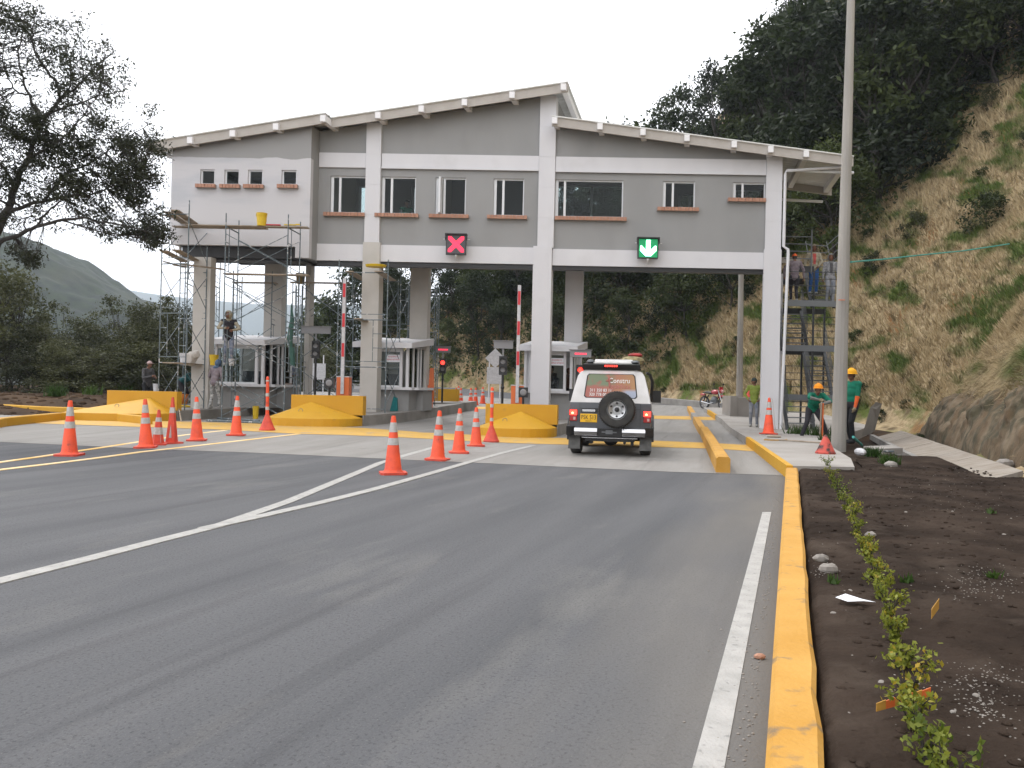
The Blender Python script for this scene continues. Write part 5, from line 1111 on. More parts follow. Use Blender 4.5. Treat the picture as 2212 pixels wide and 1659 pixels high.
for y in (-.33,.33): mb=MB(); mb.tube([(-.36,y*.8,1.06),(-.32,y,1.24)],.008,5); mb.ell((-.32,y,1.28),(.02,.07,.045),10,6); part('mirror',mb,'plastic',MC,local=True)
mb=MB(); mb.ell((-1.35,0,.75),(.18,.08,.06),8,6); mb.box(-1.52,-1.46,-.05,.05,.72,.8); part('tail',mb,'bikered',MC,local=True)
# ------------------------------------------------------------------ people
def caps(mb,a,b,ra,rb,n=12):
    a=Vector(a);b=Vector(b); d=(b-a); L=d.length
    if L<1e-5: mb.ell(a,ra,n,8); return
    z=d/L; q=z.to_track_quat('Z','Y').to_matrix(); prof=[]
    for k in range(5): t=math.pi/2*(1-k/4); prof.append((ra*math.cos(t)+1e-4*(k==0),-ra*math.sin(t)))
    for k in range(5): t=math.pi/2*k/4; prof.append((rb*math.cos(t)+1e-4*(k==4),L+rb*math.sin(t)))
    vs=[];fs=[]
    for r_,h in prof:
        for k in range(n): t=2*math.pi*k/n; vs.append(a+q@Vector((r_*math.cos(t),r_*math.sin(t),h)))
    for i in range(len(prof)-1):
        for k in range(n): fs.append((i*n+k,i*n+(k+1)%n,(i+1)*n+(k+1)%n,(i+1)*n+k))
    fs+=[tuple(range(n))[::-1],tuple((len(prof)-1)*n+k for k in range(n))]; mb.add(vs,fs)
def ik(a,c,l1,l2,pole):
    a=Vector(a);c=Vector(c);d=c-a;L=min(d.length,(l1+l2)*.998); d.normalize(); c=a+d*L
    x=(l1*l1-l2*l2+L*L)/(2*L); h=math.sqrt(max(0,l1*l1-x*x)); p=Vector(pole); p=(p-d*p.dot(d)).normalized(); return a+d*x+p*h,c
def person(label,loc,rz=0,h=1.72,bend=0,side=0,look=(0,-1,0),hip=(0,0),hipz=None,wrL=(.27,-.05,.86),wrR=(-.27,-.05,.86),anL=(.11,.03,.08),anR=(-.11,.03,.08),poleL=(.6,.8,0),poleR=(-.6,.8,0),kpole=(0,-1,0),
    shirt='c_grey',pants='c_jean',shoe='c_shoe',sleeve=None,fore=None,glove=None,head='cap',headm='c_cap',hood=None,jack=True,inner=None,grip=False,boots=None,bulk=1.0):
    t=thing('person',label,'person',loc,rz); k=h/1.75; t.scale=(k,k,k); PW[t.name]=PW[t.name]@Matrix.Scale(k,4)
    H=Vector((hip[0],hip[1],hipz or .94)); RX=Matrix.Rotation(R(bend),3,'X')@Matrix.Rotation(R(side),3,'Y')
    up=lambda x,y,z:H+RX@Vector((x,y,z))
    waist=up(0,0,.14);chest=up(0,.005,.36);neck=up(0,.01,.53);hb=up(0,-.0,.60); lk=Vector(look).normalized()
    hd=hb+Vector((0,0,.09)) if bend>25 else up(0,-.015,.69); hd=hd+lk*.015
    shL=up(.185,.01,.475);shR=up(-.185,.01,.475)
    elL,wrL=ik(shL,wrL,.29,.255,poleL); elR,wrR=ik(shR,wrR,.29,.255,poleR)
    hL=H+Vector((.09,0,-.03));hR=H+Vector((-.09,0,-.03))
    knL,anL=ik(hL,anL,.43,.425,kpole); knR,anR=ik(hR,anR,.43,.425,kpole)
    mats=['skin',shirt,pants,shoe,sleeve or shirt,fore or sleeve or shirt,glove or 'skin',inner or shirt,boots or pants]; pr=[]; mb=MB(); b_=bulk
    def C(a,c,ra,rb,mi): caps(mb,a,c,ra,rb); pr.append(('c',Vector(a),Vector(c),ra,rb,mi))
    def E(c,r_,mi,rot=None): mb.ell(c,r_,16,10,rot); pr.append(('e',Vector(c),Vector(r_),rot,0,mi))
    E(H+Vector((0,0,-.02)),(.165*b_,.125*b_,.13),1 if jack else 2,None)
    E(up(0,0,.12),(.155*b_,.115*b_,.15),1,RX); E(up(0,-.01,.28),(.175*b_,.125*b_,.17),1,RX); E(up(0,.0,.40),(.185*b_,.115*b_,.13),1,RX)
    C(shL,shR,.075,.075,1); C(up(0,.01,.46),up(0,.0,.58),.062,.052,0)
    sk=mats
    E(hd,(.076,.092,.112),0,None); E(hd+lk*.03+Vector((0,0,-.055)),(.052,.052,.058),0,None)
    C(hd+lk*.085+Vector((0,0,.02)),hd+lk*.108+Vector((0,0,-.018)),.010,.015,0)
    sd=Vector((-lk.y,lk.x,0))
    for s in (1,-1): E(hd+sd*.078*s+Vector((0,0,-.005)),(.016,.02,.03),0,None)
    for sh,el,wr,s in ((shL,elL,wrL,1),(shR,elR,wrR,-1)):
        C(sh,el,.062*b_,.05*b_,4); C(el,wr,.05*b_,.034*b_,5); d=(wr-el).normalized(); pc=wr+d*.05
        x=d.orthogonal().normalized(); x=Vector((s*-1,0,0)) if abs(d.x)<.8 else Vector((0,-1,0)); x=(x-d*x.dot(d)).normalized(); y=d.cross(x)
        C(wr,pc+d*.02,.026,.03,6); C(pc-y*.022,pc+y*.022,.024,.024,6)
        for f,L in ((-.032,.062),(-.011,.072),(.011,.07),(.031,.055)):
            b0=pc+d*.03+y*f; b1=b0+d*L*.5+x*(.02 if not grip else .03); b2=b1+(d*.3+x*.9).normalized()*L*.5 if grip else b1+(d*.8+x*.6).normalized()*L*.5; C(b0,b1,.0115,.0105,6); C(b1,b2,.0105,.009,6)
        C(pc-y*.03,pc-y*.05+d*.035+x*.03,.013,.011,6)
    for hp,kn,an in ((hL,knL,anL),(hR,knR,anR)):
        C(hp,kn,.095*b_,.065*b_,2); C(kn,an+Vector((0,0,.03)),.064*b_,.05*b_,8); 
        E(an+Vector((0,-.075,-.035)),(.052,.13,.045),3,None); C(an,an+Vector((0,.0,-.03)),.05,.05,3)
    me=mb.mesh('body',['skin']); tmp=bpy.data.objects.new('tmp',me); COL.objects.link(tmp)
    md=tmp.modifiers.new('r','REMESH'); md.mode='VOXEL'; md.voxel_size=.0125; md.use_smooth_shade=True
    m2=tmp.modifiers.new('s','SMOOTH'); m2.factor=.5; m2.iterations=2
    dg=bpy.context.evaluated_depsgraph_get(); me2=bpy.data.meshes.new_from_object(tmp.evaluated_get(dg)); bpy.data.objects.remove(tmp)
    me2.materials.clear(); [me2.materials.append(M[x]) for x in mats]
    n_=len(me2.polygons); ce=np.empty(n_*3,np.float32); me2.polygons.foreach_get('center',ce); ce=ce.reshape(-1,3); best=np.full(n_,1e9); mi=np.zeros(n_,int)
    for q in pr:
        if q[0]=='c':
            a=np.array(q[1]);b=np.array(q[2]);d=b-a;L=max(d@d,1e-9); tt=np.clip(((ce-a)@d)/L,0,1); ds=np.linalg.norm(ce-a-tt[:,None]*d,axis=1)-(q[3]+(q[4]-q[3])*tt)
        else:
            v=ce-np.array(q[1]); 
            if q[3] is not None: v=v@np.array(q[3])
            rr=np.array(q[2]); ds=(np.linalg.norm(v/rr,axis=1)-1)*rr.min()
        u=ds<best; best=np.where(u,ds,best); mi=np.where(u,q[5],mi)
    if inner: # open jacket showing an inner shirt down the front
        loc_=(ce-np.array(H))@np.array(RX); u=(mi==1)&(np.abs(loc_[:,0])<.035+.05*np.clip(loc_[:,2],0,.5))&(loc_[:,1]<-.05)&(loc_[:,2]>.12); mi=np.where(u,7,mi)
    me2.polygons.foreach_set('material_index',mi.astype(np.int32)); me2.polygons.foreach_set('use_smooth',[True]*n_); me2.name='body'
    o=bpy.data.objects.new('body',me2); COL.objects.link(o); o.parent=t
    # face details, headwear
    for s in (1,-1): m_=MB(); m_.ell(hd+lk*.086+sd*.032*s+Vector((0,0,.012)),(.012,.012,.007),8,5); part('eye',m_,'ink',t,local=True)
    m_=MB(); m_.ell(hd+lk*.083+Vector((0,0,-.05)),(.022 if abs(lk.y)>.7 else .01,.01 if abs(lk.y)>.7 else .022,.006),8,5); part('mouth',m_,'bikered',t,local=True)
    ang=math.atan2(lk.x,-lk.y); RZ=Matrix.Rotation(ang,3,'Z'); tl=Matrix.Rotation(0,3,'X')
    def shell(r_,keep,th=0,c=hd):
        m_=MB(); m_.ell((0,0,0),r_,22,14); f2=[]
        for f in m_.f:
            ctr=sum((Vector(m_.v[i]) for i in f),Vector())/len(f)
            if keep(ctr): f2.append(f)
        m_.f=f2; m_.m=[0]*len(f2); m_.v=[tuple(c+RZ@Vector(v)) for v in m_.v]; return m_
    if head=='helmet':
        m_=shell((.125,.145,.13),lambda v:v.z>.0,c=hd+Vector((0,0,.035))); c=hd+Vector((0,0,.035))
        rim=[];N=24
        for kk in range(N):
            a=2*math.pi*kk/N; e=1.0+.16+.22*max(0,-math.sin(a))**2; rim.append(c+RZ@Vector((.12*e*math.cos(a),.14*e*math.sin(a),-.012))); 
        inn=[c+RZ@Vector((.122*math.cos(2*math.pi*kk/N),.142*math.sin(2*math.pi*kk/N),.006)) for kk in range(N)]
        m_.add(inn+rim,[(kk,(kk+1)%N,N+(kk+1)%N,N+kk) for kk in range(N)]); m_.tube([c+RZ@Vector((0,.13*math.cos(a),.135*math.sin(a))) for a in np.linspace(.25,2.9,9)],.012,5)
        part('helmet',m_,headm,t,local=True,smooth=True)
        m_=shell((.083,.1,.118),lambda v:(v.y>-.02) and v.z>-.06); part('hair',m_,'ink',t,local=True,smooth=True)
    elif head in('cap','beanie'):
        m_=shell((.09,.108,.125),lambda v:v.z>(.02 if head=='cap' else .0)); 
        if head=='cap':
            P=[RZ@Vector((x,y,.03)) for x,y in ((-.075,-.07),(-.065,-.16),(0,-.185),(.065,-.16),(.075,-.07))]; m_.prism([hd+p for p in P],Vector((0,0,.01)))
        part('cap' if head=='cap' else 'beanie',m_,headm,t,local=True,smooth=True)
        m_=shell((.083,.1,.118),lambda v:(v.y>-.01) and v.z>-.07); part('hair',m_,'ink',t,local=True,smooth=True)
    elif head=='hood':
        m_=shell((.115,.125,.145),lambda v:not(v.y<-.055 and v.z<.085)and v.z>-.13); 
        m_.ell(up(0,.03,.52),(.12,.1,.07),12,7,RX); part('hood',m_,headm,t,local=True,smooth=True)
    return t
def cl(n_,c,c2=None,sc=14): cloth(n_,c,c2,sc)
cl('c_grey',(.07,.068,.072)); cl('c_jean',(.012,.06,.2),(.03,.1,.27)); cl('c_shoe',(.3,.3,.29)); cl('c_cap',(.42,.3,.29)); cl('c_dark',(.022,.02,.026)); cl('c_black',(.01,.011,.014)); cl('c_green',(.0,.15,.09),(.0,.12,.07)); cl('c_sweater',(.2,.25,.045),(.17,.21,.04))
cl('c_palejean',(.13,.15,.19),(.27,.27,.28),7); cl('c_beige',(.27,.235,.17),(.33,.3,.23)); cl('c_red',(.5,.09,.08)); cl('c_speck',(.12,.12,.13),(.3,.3,.31),22); cl('c_mauve',(.13,.1,.12),(.22,.19,.21),12); cl('c_blueh',(.07,.12,.2)); cl('c_pspeck',(.05,.055,.055),(.5,.5,.5),16)
cl('c_orange',(.75,.13,.03)); cl('c_helm',(.75,.36,.01),(.7,.33,.01)); cl('c_helmo',(.75,.26,.01),(.7,.24,.01)); cl('c_glove',(.3,.24,.15)); cl('c_teal',(.01,.07,.08)); cl('c_band',(.3,.3,.31)); cl('c_hoodg',(.2,.2,.19)); cl('c_boot',(.5,.16,.03)); cl('c_bluew',(.07,.11,.2),(.3,.3,.33)); cl('c_brown',(.1,.05,.04)); cl('c_beanie',(.04,.055,.05))
def at(px,Y,py): p=D(px,py,Y); return (p.x,p.y,p.z)
zp=.2
# right side
p=at(1628,28.2,0); person('man in olive green sweater, beanie and paint-stained jeans beside the white end column',(D(1628,922,28.0).x,28.0,zg(9,28)+.2),-.35,1.66,shirt='c_sweater',pants='c_palejean',head='beanie',headm='c_beanie',look=(-.85,-.5,0),wrL=(.2,-.12,.98),wrR=(-.2,-.12,.98),poleL=(1,.5,0),poleR=(-1,.5,0),jack=True)
pd=D(1760,945,23.0); person('worker in orange helmet and green shirt bent over a digging bar',(pd.x,pd.y,.12),0.0,1.74,bend=42,hip=(0,.22),hipz=.86,look=(0,-.8,-.6),wrL=(.07,-.33,.98),wrR=(-.05,-.33,1.10),poleL=(1,.2,.3),poleR=(-1,.2,.3),anL=(.34,-.02,.08),anR=(-.36,.0,.08),kpole=(0,-1,0),shirt='c_green',pants='c_dark',shoe='c_black',fore='c_hoodg',glove='c_glove',head='helmet',headm='c_helmo',jack=True,grip=True,bulk=1.08)
mb=MB(); mb.tube([(pd.x+.0,pd.y-.36,.02),(pd.x+.02,pd.y-.4,1.15)],.022,8); single('digging_bar',mb,'wood','upright wooden handle of a post-hole digger held by the bent worker, left one of two','digging tool')
mb=MB(); mb.tube([(pd.x+.08,pd.y-.34,.02),(pd.x+.07,pd.y-.38,1.12)],.022,8); single('digging_bar',mb,'cabinet','upright reddish handle held by the bent worker, right one of two','digging tool')
pw_=D(1838,958,19.8); person('worker in yellow helmet, green shirt and dark trousers standing right of the lamp post',(pw_.x,pw_.y,.2),-R(62),1.76,look=(0,-.95,-.2),wrL=(.18,-.1,.84),wrR=(-.2,-.2,.95),poleL=(.6,.8,0),shirt='c_green',pants='c_black',shoe='c_black',sleeve='c_green',fore='c_orange',glove='c_glove',head='helmet',headm='c_helm',jack=False,bulk=1.05,anL=(.1,-.05,.08),anR=(-.09,.1,.08))
mb=MB(); a=D(1818,945,19.6); mb.tube([(a.x,a.y,.22),(a.x+.06,a.y+.05,1.0)],.018,6); mb.box(a.x-.1,a.x+.08,a.y-.02,a.y+.02,.12,.42); single('shovel',mb,'plastic','dark shovel held upright between the lamp post and the standing worker','shovel')
# on the stairs
person('man in beige hooded jacket, red shirt and blue jeans high on the stairs',tuple(B(10.05,1.75,4.83)),-.1,1.72,shirt='c_beige',pants='c_jean',head='hood',headm='c_beige',inner='c_red',wrL=(.12,-.2,.98),wrR=(-.3,-.02,.9),poleL=(1,.3,0))
person('man in grey speckled hooded jacket and jeans on the stairs next to the lamp post',tuple(B(10.55,1.25,4.48)),-.1,1.68,shirt='c_speck',pants='c_palejean',head='hood',headm='c_hoodg',inner='c_grey')
person('man seen from behind in orange cap and grey shirt walking up the stairs',tuple(B(9.3,1.0,4.46)),math.pi-.1,1.66,shirt='c_mauve',pants='c_dark',head='cap',headm='c_orange',look=(0,-1,0),wrL=(.33,-.1,.95),wrR=(-.32,.0,.9),poleL=(1,.2,0),poleR=(-1,.2,0),anL=(.08,-.14,.1),anR=(-.06,.14,.1))
# left side
p=D(316,880,28.0); person('man in pinkish cap and dark grey jacket behind the left yellow barrier',(p.x,p.y,.32),R(70),1.68,bend=6,look=(0,-1,0),shirt='c_grey',pants='c_black',wrL=(.1,-.3,1.15),wrR=(-.1,-.28,1.2),head='cap',headm='c_cap',bulk=1.08)
p=D(462,872,25.9); person('painter in blue hood and mauve speckled jacket leaning in front of the left column',(p.x,p.y,.5),R(165),1.55,bend=14,look=(-.2,-.9,0),shirt='c_mauve',pants='c_pspeck',head='hood',headm='c_blueh',wrL=(.16,-.3,1.05),wrR=(-.24,-.1,.92),anL=(.1,.1,.08),anR=(-.1,-.15,.08))
p=D(492,790,26.0); person('worker in hood, dark vest and paint-stained jeans standing on the scaffold plank',(p.x,p.y,p.z),R(20),1.72,shirt='c_dark',sleeve='c_beige',fore='c_beige',pants='c_bluew',head='hood',headm='c_beige',look=(-.7,-.6,-.2),bend=8,wrL=(.12,-.3,1.12),wrR=(-.1,-.32,1.18),poleL=(1,0,-.6),poleR=(-1,0,-.6))
p=D(592,800,31); person('worker in white hooded top reaching right on the scaffold behind the rear left column',(p.x,p.y,p.z+.2),R(60),1.66,bend=12,shirt='c_speck',pants='c_bluew',head='hood',headm='c_hoodg',look=(.3,-.9,-.2),wrL=(.1,-.52,1.28),wrR=(-.1,-.5,1.3))
p=D(398,862,27.6); person('worker in teal shirt and orange boots bending behind the outer left scaffold',(p.x,p.y,.45),R(75),1.7,bend=62,hip=(0,.15),hipz=.9,look=(0,-.7,-.5),shirt='c_teal',pants='c_dark',boots='c_boot',shoe='bucketY',head='beanie',headm='c_teal',wrL=(.1,-.6,.75),wrR=(-.1,-.6,.7))
p=D(623,850,31.6); person('worker in yellow helmet and blue work shirt among the rear scaffold frames',(p.x,p.y,.62),R(40),1.62,bend=18,shirt='c_bluew',pants='c_dark',head='helmet',headm='c_helm',wrL=(.15,-.35,1.1),wrR=(-.15,-.35,1.1))
# seen through windows
person('person in green and white jersey seated inside an upper window of the building',tuple(B(-3.95,.95,6.05)),R(30),1.65,hipz=.94,shirt='c_green',sleeve='c_band',pants='c_dark',head='cap',headm='c_black',anL=(.2,-.45,.5),anR=(-.1,-.45,.5))
person('person in dark jacket inside the right toll booth, left one behind the glass',tuple(B(1.08,1.5,.55)),R(-60),1.6,shirt='c_black',pants='c_black',head='cap',headm='c_dark')
person('person in brown clothes inside the right toll booth, right one behind the glass',tuple(B(1.6,1.7,.5)),R(60),1.6,shirt='c_brown',pants='c_black',head='cap',headm='c_brown')
# ------------------------------------------------------------------ vegetation
def leafarr(c,size,rg,asp=.42,up=.0):
    n_=len(c); u=rg.normal(size=(n_,3)); u[:,2]+=up; u/=np.linalg.norm(u,axis=1)[:,None]; v=rg.normal(size=(n_,3)); v-=u*(u*v).sum(1)[:,None]; v/=np.linalg.norm(v,axis=1)[:,None]
    s=(np.asarray(size)*(.7+.6*rg.random(n_)))[:,None]; return np.stack([c-u*s*.5,c+v*s*asp*.5,c+u*s*.5,c-v*s*asp*.5],1).reshape(-1,3)
def treeproto(name,h,cr,nc,nl,ls,seed,lmat,label,cat='tree',base=.12,open_=False,trunkr=.12,group=None):
    rg=np.random.default_rng(seed); t=thing(name,label,cat,(0,0,0),group=group); tm=MB()
    lean_=rg.normal(size=2)*.04*h; top=Vector((lean_[0],lean_[1],h*.72)); pts=[Vector((0,0,-.4)).lerp(top,k/5)+Vector((*(rg.normal(size=2)*.05*h*(k/5)),0)) for k in range(6)]
    tm.tube(pts,[trunkr*(1-.8*k/5) for k in range(6)],6,cap=False); cs=[]
    for k in range(nc):
        a=rg.random()*2*math.pi; z=base*h+(1-base)*h*rg.random()**.8; f=(z/h-base)/(1-base); rad=cr*math.sqrt(max(.05,1-(2*f-.85)**2*.9))*(.45+.6*rg.random())
        c=Vector((rad*math.cos(a)+lean_[0]*f,rad*math.sin(a)+lean_[1]*f,z)); cs.append(c)
        j=min(5,max(1,int(f*4)+1)); s=pts[j]; 
        if s.z>c.z: s=pts[j-1]
        mid=s.lerp(c,.5)+Vector((0,0,-.04*h)); tm.tube([s,mid,c],[trunkr*.35,trunkr*.22,.012],4,cap=False)
    part('trunk',tm,'bark',t,local=True,fix=False)
    cc=[]
    for c in cs:
        q=rg.normal(size=(nl,3))*np.array([.34,.34,.26])*cr*(.30 if open_ else .42)*(.7+.6*rg.random()); cc.append(np.array(c)+q)
    cc=np.concatenate(cc); me=npmesh('crown',leafarr(cc,ls,rg),4,[lmat]); link('crown',me,t,True); return t
LBL='dense dark green tree among many on the wooded hillside behind the toll building'
prot=[treeproto('hillside_tree',7.5,2.3,32,185,.25,11,'leafmid',LBL,group='hillside trees'),treeproto('hillside_tree',8.5,2.0,32,185,.23,12,'leafdark',LBL,group='hillside trees'),
      treeproto('hillside_tree',6.0,2.5,30,185,.26,13,'leafmid',LBL,base=.1,group='hillside trees'),treeproto('hillside_tree',9.5,2.6,38,180,.26,14,'leafdark',LBL,group='hillside trees')]
bprot=[treeproto('bush',2.4,1.25,18,110,.17,15,'leafbush','b','bush',base=.08,trunkr=.04),treeproto('bush',1.6,1.1,14,110,.15,16,'leafmid','b','bush',base=.05,trunkr=.03)]
openp=treeproto('open_crowned_tree',10,3.4,26,120,.3,17,'leafdark','o','tree',base=.42,open_=True,trunkr=.17)
Tz=lambda x,y:float(T(np.array([x]),np.array([y]))[0])
rg=np.random.default_rng(5)
# candidate positions
pts=[];used={}
def okp(x,y,sp):
    k=(int(x//sp),int(y//sp))
    for i in(-1,0,1):
        for j in(-1,0,1):
            for q in used.get((k[0]+i,k[1]+j,sp),[]):
                if (q[0]-x)**2+(q[1]-y)**2<sp*sp: return False
    used.setdefault((*k,sp),[]).append((x,y)); return True
N_=60000; X_=rg.uniform(-26,70,N_); Y_=rg.uniform(16,112,N_); d_=toed(X_,Y_)
nxr=np.interp(Y_,[10,24,30,38,46,54,60,70,200],[12.5,11,9.5,8,6,2.5,1.2,1.0,1.0])
nxr=np.where((X_>16)&(Y_>30),np.minimum(nxr+1.5,11),nxr)
cnt=0; pl_=[]
def kb(a): return float(np.interp(a,[-.1,.0,.06,.12,.164,.265,.33,.40,.43,.47,.54,.618,.75],[-1,-.2,-.1,-.03,.03,.095,.15,.165,.19,.245,.335,.395,.46]))
ZT_=(T(X_,Y_)-1.35)/Y_
for x,y,d,z_ in zip(X_,Y_,d_,ZT_):
    if d<1 or x/y>.72 or x/y<-.33 or d>60 or z_<kb(x/y): continue
    if not okp(x,y,2.5 if y<75 else 3.6): continue
    pl_.append((x,y,d))
pl_.sort(key=lambda q:q[1]-.3*q[2]); pl_=[q for q in pl_ if q[1]-.3*q[2]<75][:286]
for i,(x,y,d) in enumerate(pl_):
    pr_=prot[rg.integers(0,4)]; sc=rg.uniform(.6,1.05)*(.75 if d<4 else 1)*(1.0 if y<75 else 1.25)
    o=dup(pr_,(x,y,Tz(x,y)-.2),rg.uniform(0,6.28),sc)
for q,loc in zip(prot,((30,52),(33,60),(26,62),(37,66))): q.location=(loc[0],loc[1],Tz(*loc)-.2)
# skyline trees, placed by eye above the right roof
def sky(px,py_top,Y,h,lab,pr_,first=False,rz=0,sc=None):
    p=D(px,py_top,Y); s_=sc or 1; z=p.z-h*s_*1.02
    if first: pr_.location=(p.x,Y,max(z,Tz(p.x,Y)-.4)); pr_.scale=(s_,)*3; return pr_
    return dup(pr_,(p.x,Y,max(min(z,1e9),Tz(p.x,Y)-.4)),rz,s_,label=lab)
def skt(px,pyt,Y,pr_,h,lab,rz=0,first=False,wmul=1):
    p=D(px,pyt,Y); zb=Tz(p.x,Y)-.3; s_=max(.35,(p.z-zb)/(h*1.04)); s_=min(s_,1.9)
    if first: pr_.location=(p.x,Y,zb); pr_.scale=(s_*wmul,s_*wmul,s_); pr_['label']=lab; return
    o=dup(pr_,(p.x,Y,zb),rz,(s_*wmul,s_*wmul,s_),label=lab)
    if 'group' in o: del o['group']
skt(1470,180,66,openp,10,'open crowned tree against the sky above the right roof, left of the skyline pair',first=True,wmul=.8)
skt(1550,135,62,openp,10,'open crowned tree with visible limbs above the right roof, taller of the pair',2.1,wmul=.8)
skt(1660,110,58,prot[0],7.5,'dense skyline tree just right of the open crowned pair',1.0)
skt(1720,20,54,prot[1],8.5,'tall dark tree rising to the top of the photo left of the lamp post',2.0,wmul=1.25)
skt(1790,-30,50,prot[3],9.5,'tall dark tree behind the upper lamp post, cut by the top edge',3.0,wmul=1.25)
def far_y(px):
    a=(px-1106)/FPX
    for Y in np.arange(32,100,1.):
        if (Tz(a*Y,Y)-1.35)/Y>kb(a)+.012: return float(Y)
    return 80.
for k,(px,py,Y) in enumerate(((1900,-60,0),(1990,-60,0),(2080,-40,0),(2170,-60,0),(2240,-20,0))):
    Y=far_y(px); print('sky tree',px,Y); skt(px,py,Y,prot[(k*3+1)%4],(7.5,8.5,6,9.5)[(k*3+1)%4],['tall dark tree at the top edge, first right of the lamp post','tall dark tree at the top edge, second right of the lamp post','tall dark tree at the top edge, third right of the lamp post','tall dark tree at the top edge, fourth right of the lamp post','tall dark tree in the top right corner'][k],k,wmul=1.2)
skt(1335,262,72,prot[2],6,'tree tops just showing above the roof left of the open crowned trees',.4,wmul=1.3)
skt(770,560,74,prot[3],9.5,'tree at the left end of the wooded slope seen beside the middle column',.4)
skt(730,640,76,prot[0],7.5,'lower tree left of the wooded slope end, between scaffolds',1.4)
skt(690,700,70,prot[2],6,'low broad tree at the left foot of the wooded slope, between scaffolds',2.4)
# bushes along the slope foot (behind the lanes) and on the slope
used.clear(); nb=0
for x,y,d,z_ in zip(X_[::-1],Y_[::-1],d_[::-1],ZT_[::-1]):
    if nb>=210: break
    if d<.6 or d>14 or x/y>.66 or x/y<-.3 or y<20: continue
    kk=z_-kb(x/y)
    if kk>(.05 if x/y>.14 else .4): continue
    dens=.5 if kk>-.015 else (.14 if kk>-.05 else .006)
    if rg.random()>dens or not okp(x,y,1.7): continue
    dup(bprot[nb%2],(x,y,Tz(x,y)-.15),rg.uniform(0,6.28),rg.uniform(.35,1.0)*(1 if x<5 else .6),label='leafy bush among others on the slope behind the toll building' if x/y<.14 else 'small green bush among others on the dry grassy slope',group='bushes under the trees' if x/y<.14 else 'bushes on the dry slope'); nb+=1
bprot[0].location=(2,60.5,Tz(2,60.5)-.1); bprot[0]['label']='leafy bush among others on the slope behind the toll building'; bprot[0]['group']='bushes under the trees'
bprot[1].location=(20.5,36,Tz(20.5,36)-.1); bprot[1]['label']='small green bush among others on the dry grassy slope'; bprot[1]['group']='bushes on the dry slope'
# green plants on the right bank
for k,(px,py,s_) in enumerate(((1848,880,.55),(1862,850,.5),(1905,905,.45),(1960,880,.4),(1850,740,.6),(1985,955,.35))):
    best=None
    for Y in np.arange(12,40,.2):
        p=D(px,py,Y)
        if Tz(p.x,Y)>p.z: best=p; break
    if best is None: continue
    dup(bprot[1],(best.x,best.y,best.z-.25),k,s_*.8,label='small green plant on the cut bank right of the lamp post',group='plants on the cut bank')
# undergrowth carpet
zt_=(T(X_,Y_)-1.35)/Y_; kbv=np.interp(X_/Y_,[-.1,.0,.06,.12,.164,.265,.33,.40,.43,.47,.54,.618,.75],[-1,-.2,-.1,-.03,.03,.095,.15,.165,.19,.245,.335,.395,.46]); sel=np.where((d_>.8)&(zt_>kbv-.006)&(d_<38)&(X_/Y_<.7)&(X_/Y_>-.3))[0]; near=sel[(X_[sel]/Y_[sel]<.17)&(d_[sel]<16)][:8000]; sel=np.concatenate([sel[:9000],near]); zc=T(X_[sel],Y_[sel])
cc=np.stack([X_[sel],Y_[sel],zc],1).repeat(9,0)+rg.normal(size=(len(sel)*9,3))*np.array([.55,.55,.45])+np.array([0,0,.35])
u=npmesh('undergrowth',leafarr(cc,.3,rg),4,['leafmid']); o=link('undergrowth',u); o['kind']='stuff'; o['label']='mixed leafy undergrowth covering the ground between the hillside trees'; o['category']='undergrowth'
# left bushes and trees beyond the dirt
LB=treeproto('valley_tree',6,2.2,34,120,.17,21,'leafbush','l','tree',base=.02,trunkr=.09)
LC=treeproto('valley_tree',5,1.7,22,95,.15,22,'leafbush','l','tree',base=.05,open_=True,trunkr=.07)
lt=[(20,585,36,0,'dark leafy tree at the left edge under the big branches',1.0),(75,690,38,0,'bushy tree second from the left edge beyond the dirt',1),(140,655,41,1,'bushy tree left of centre of the left thicket',1.1),(205,705,37,0,'low bushy tree in the middle of the left thicket, below the far hill',1),(262,640,42,1,'slender tree left of the outer scaffold, its top above the ridge line',1),
 (300,655,37,0,'broad leafy tree behind the man in the pinkish cap',1),(345,640,40,1,'thin topped tree behind the outer left scaffold',1),(395,660,38,0,'leafy tree just left of the left column',1),(110,745,34,0,'low bush at the edge of the brown dirt, left part',.9),(170,750,34.5,0,'low bush at the edge of the brown dirt, middle part',.9),(240,740,35,0,'low bush at the edge of the brown dirt, right part',.9),(30,720,34,0,'low bush at the far left edge of the brown dirt',.9),(330,740,35,0,'low bush right behind the man in the pinkish cap',.9),(390,760,36,0,'low bush behind the white paint bucket',.9),(640,740,52,0,'bush seen between the thin rear column and the scaffold',1.2),(560,730,50,0,'bush seen behind the rear left column',1.2),(460,750,48,0,'bush seen between the left columns',1.2),(700,745,56,0,'bush behind the dark traffic light on the left',1.3),(-40,560,34,0,'dark tree cut off by the left edge',1.1)]
for k_,(px_,py_,Y_w,nm_) in enumerate(((55,760,33.5,'at far left'),(90,700,36,'behind it'),(140,735,35.5,'left of middle'),(185,690,39,'in the back row'),(215,760,34,'right of middle'),(285,745,34.5,'left of the capped man'),(310,700,37,'above the capped man'),(365,700,36.5,'behind the outer scaffold'),(420,700,42,'right beside the left column'),(0,690,35,'at the photo edge'),(120,790,33,'low in front, left'),(250,790,33.5,'low in front, right'),(345,790,34,'low behind the left barrier'),(425,760,40,'low beside the left column'),(600,760,50,'between rear columns'),(670,770,52,'behind the dark traffic light pole'),(520,770,50,'through the left booth'))): lt.append((px_,py_,Y_w,0,'leafy bush of the left thicket, '+nm_,1.1))
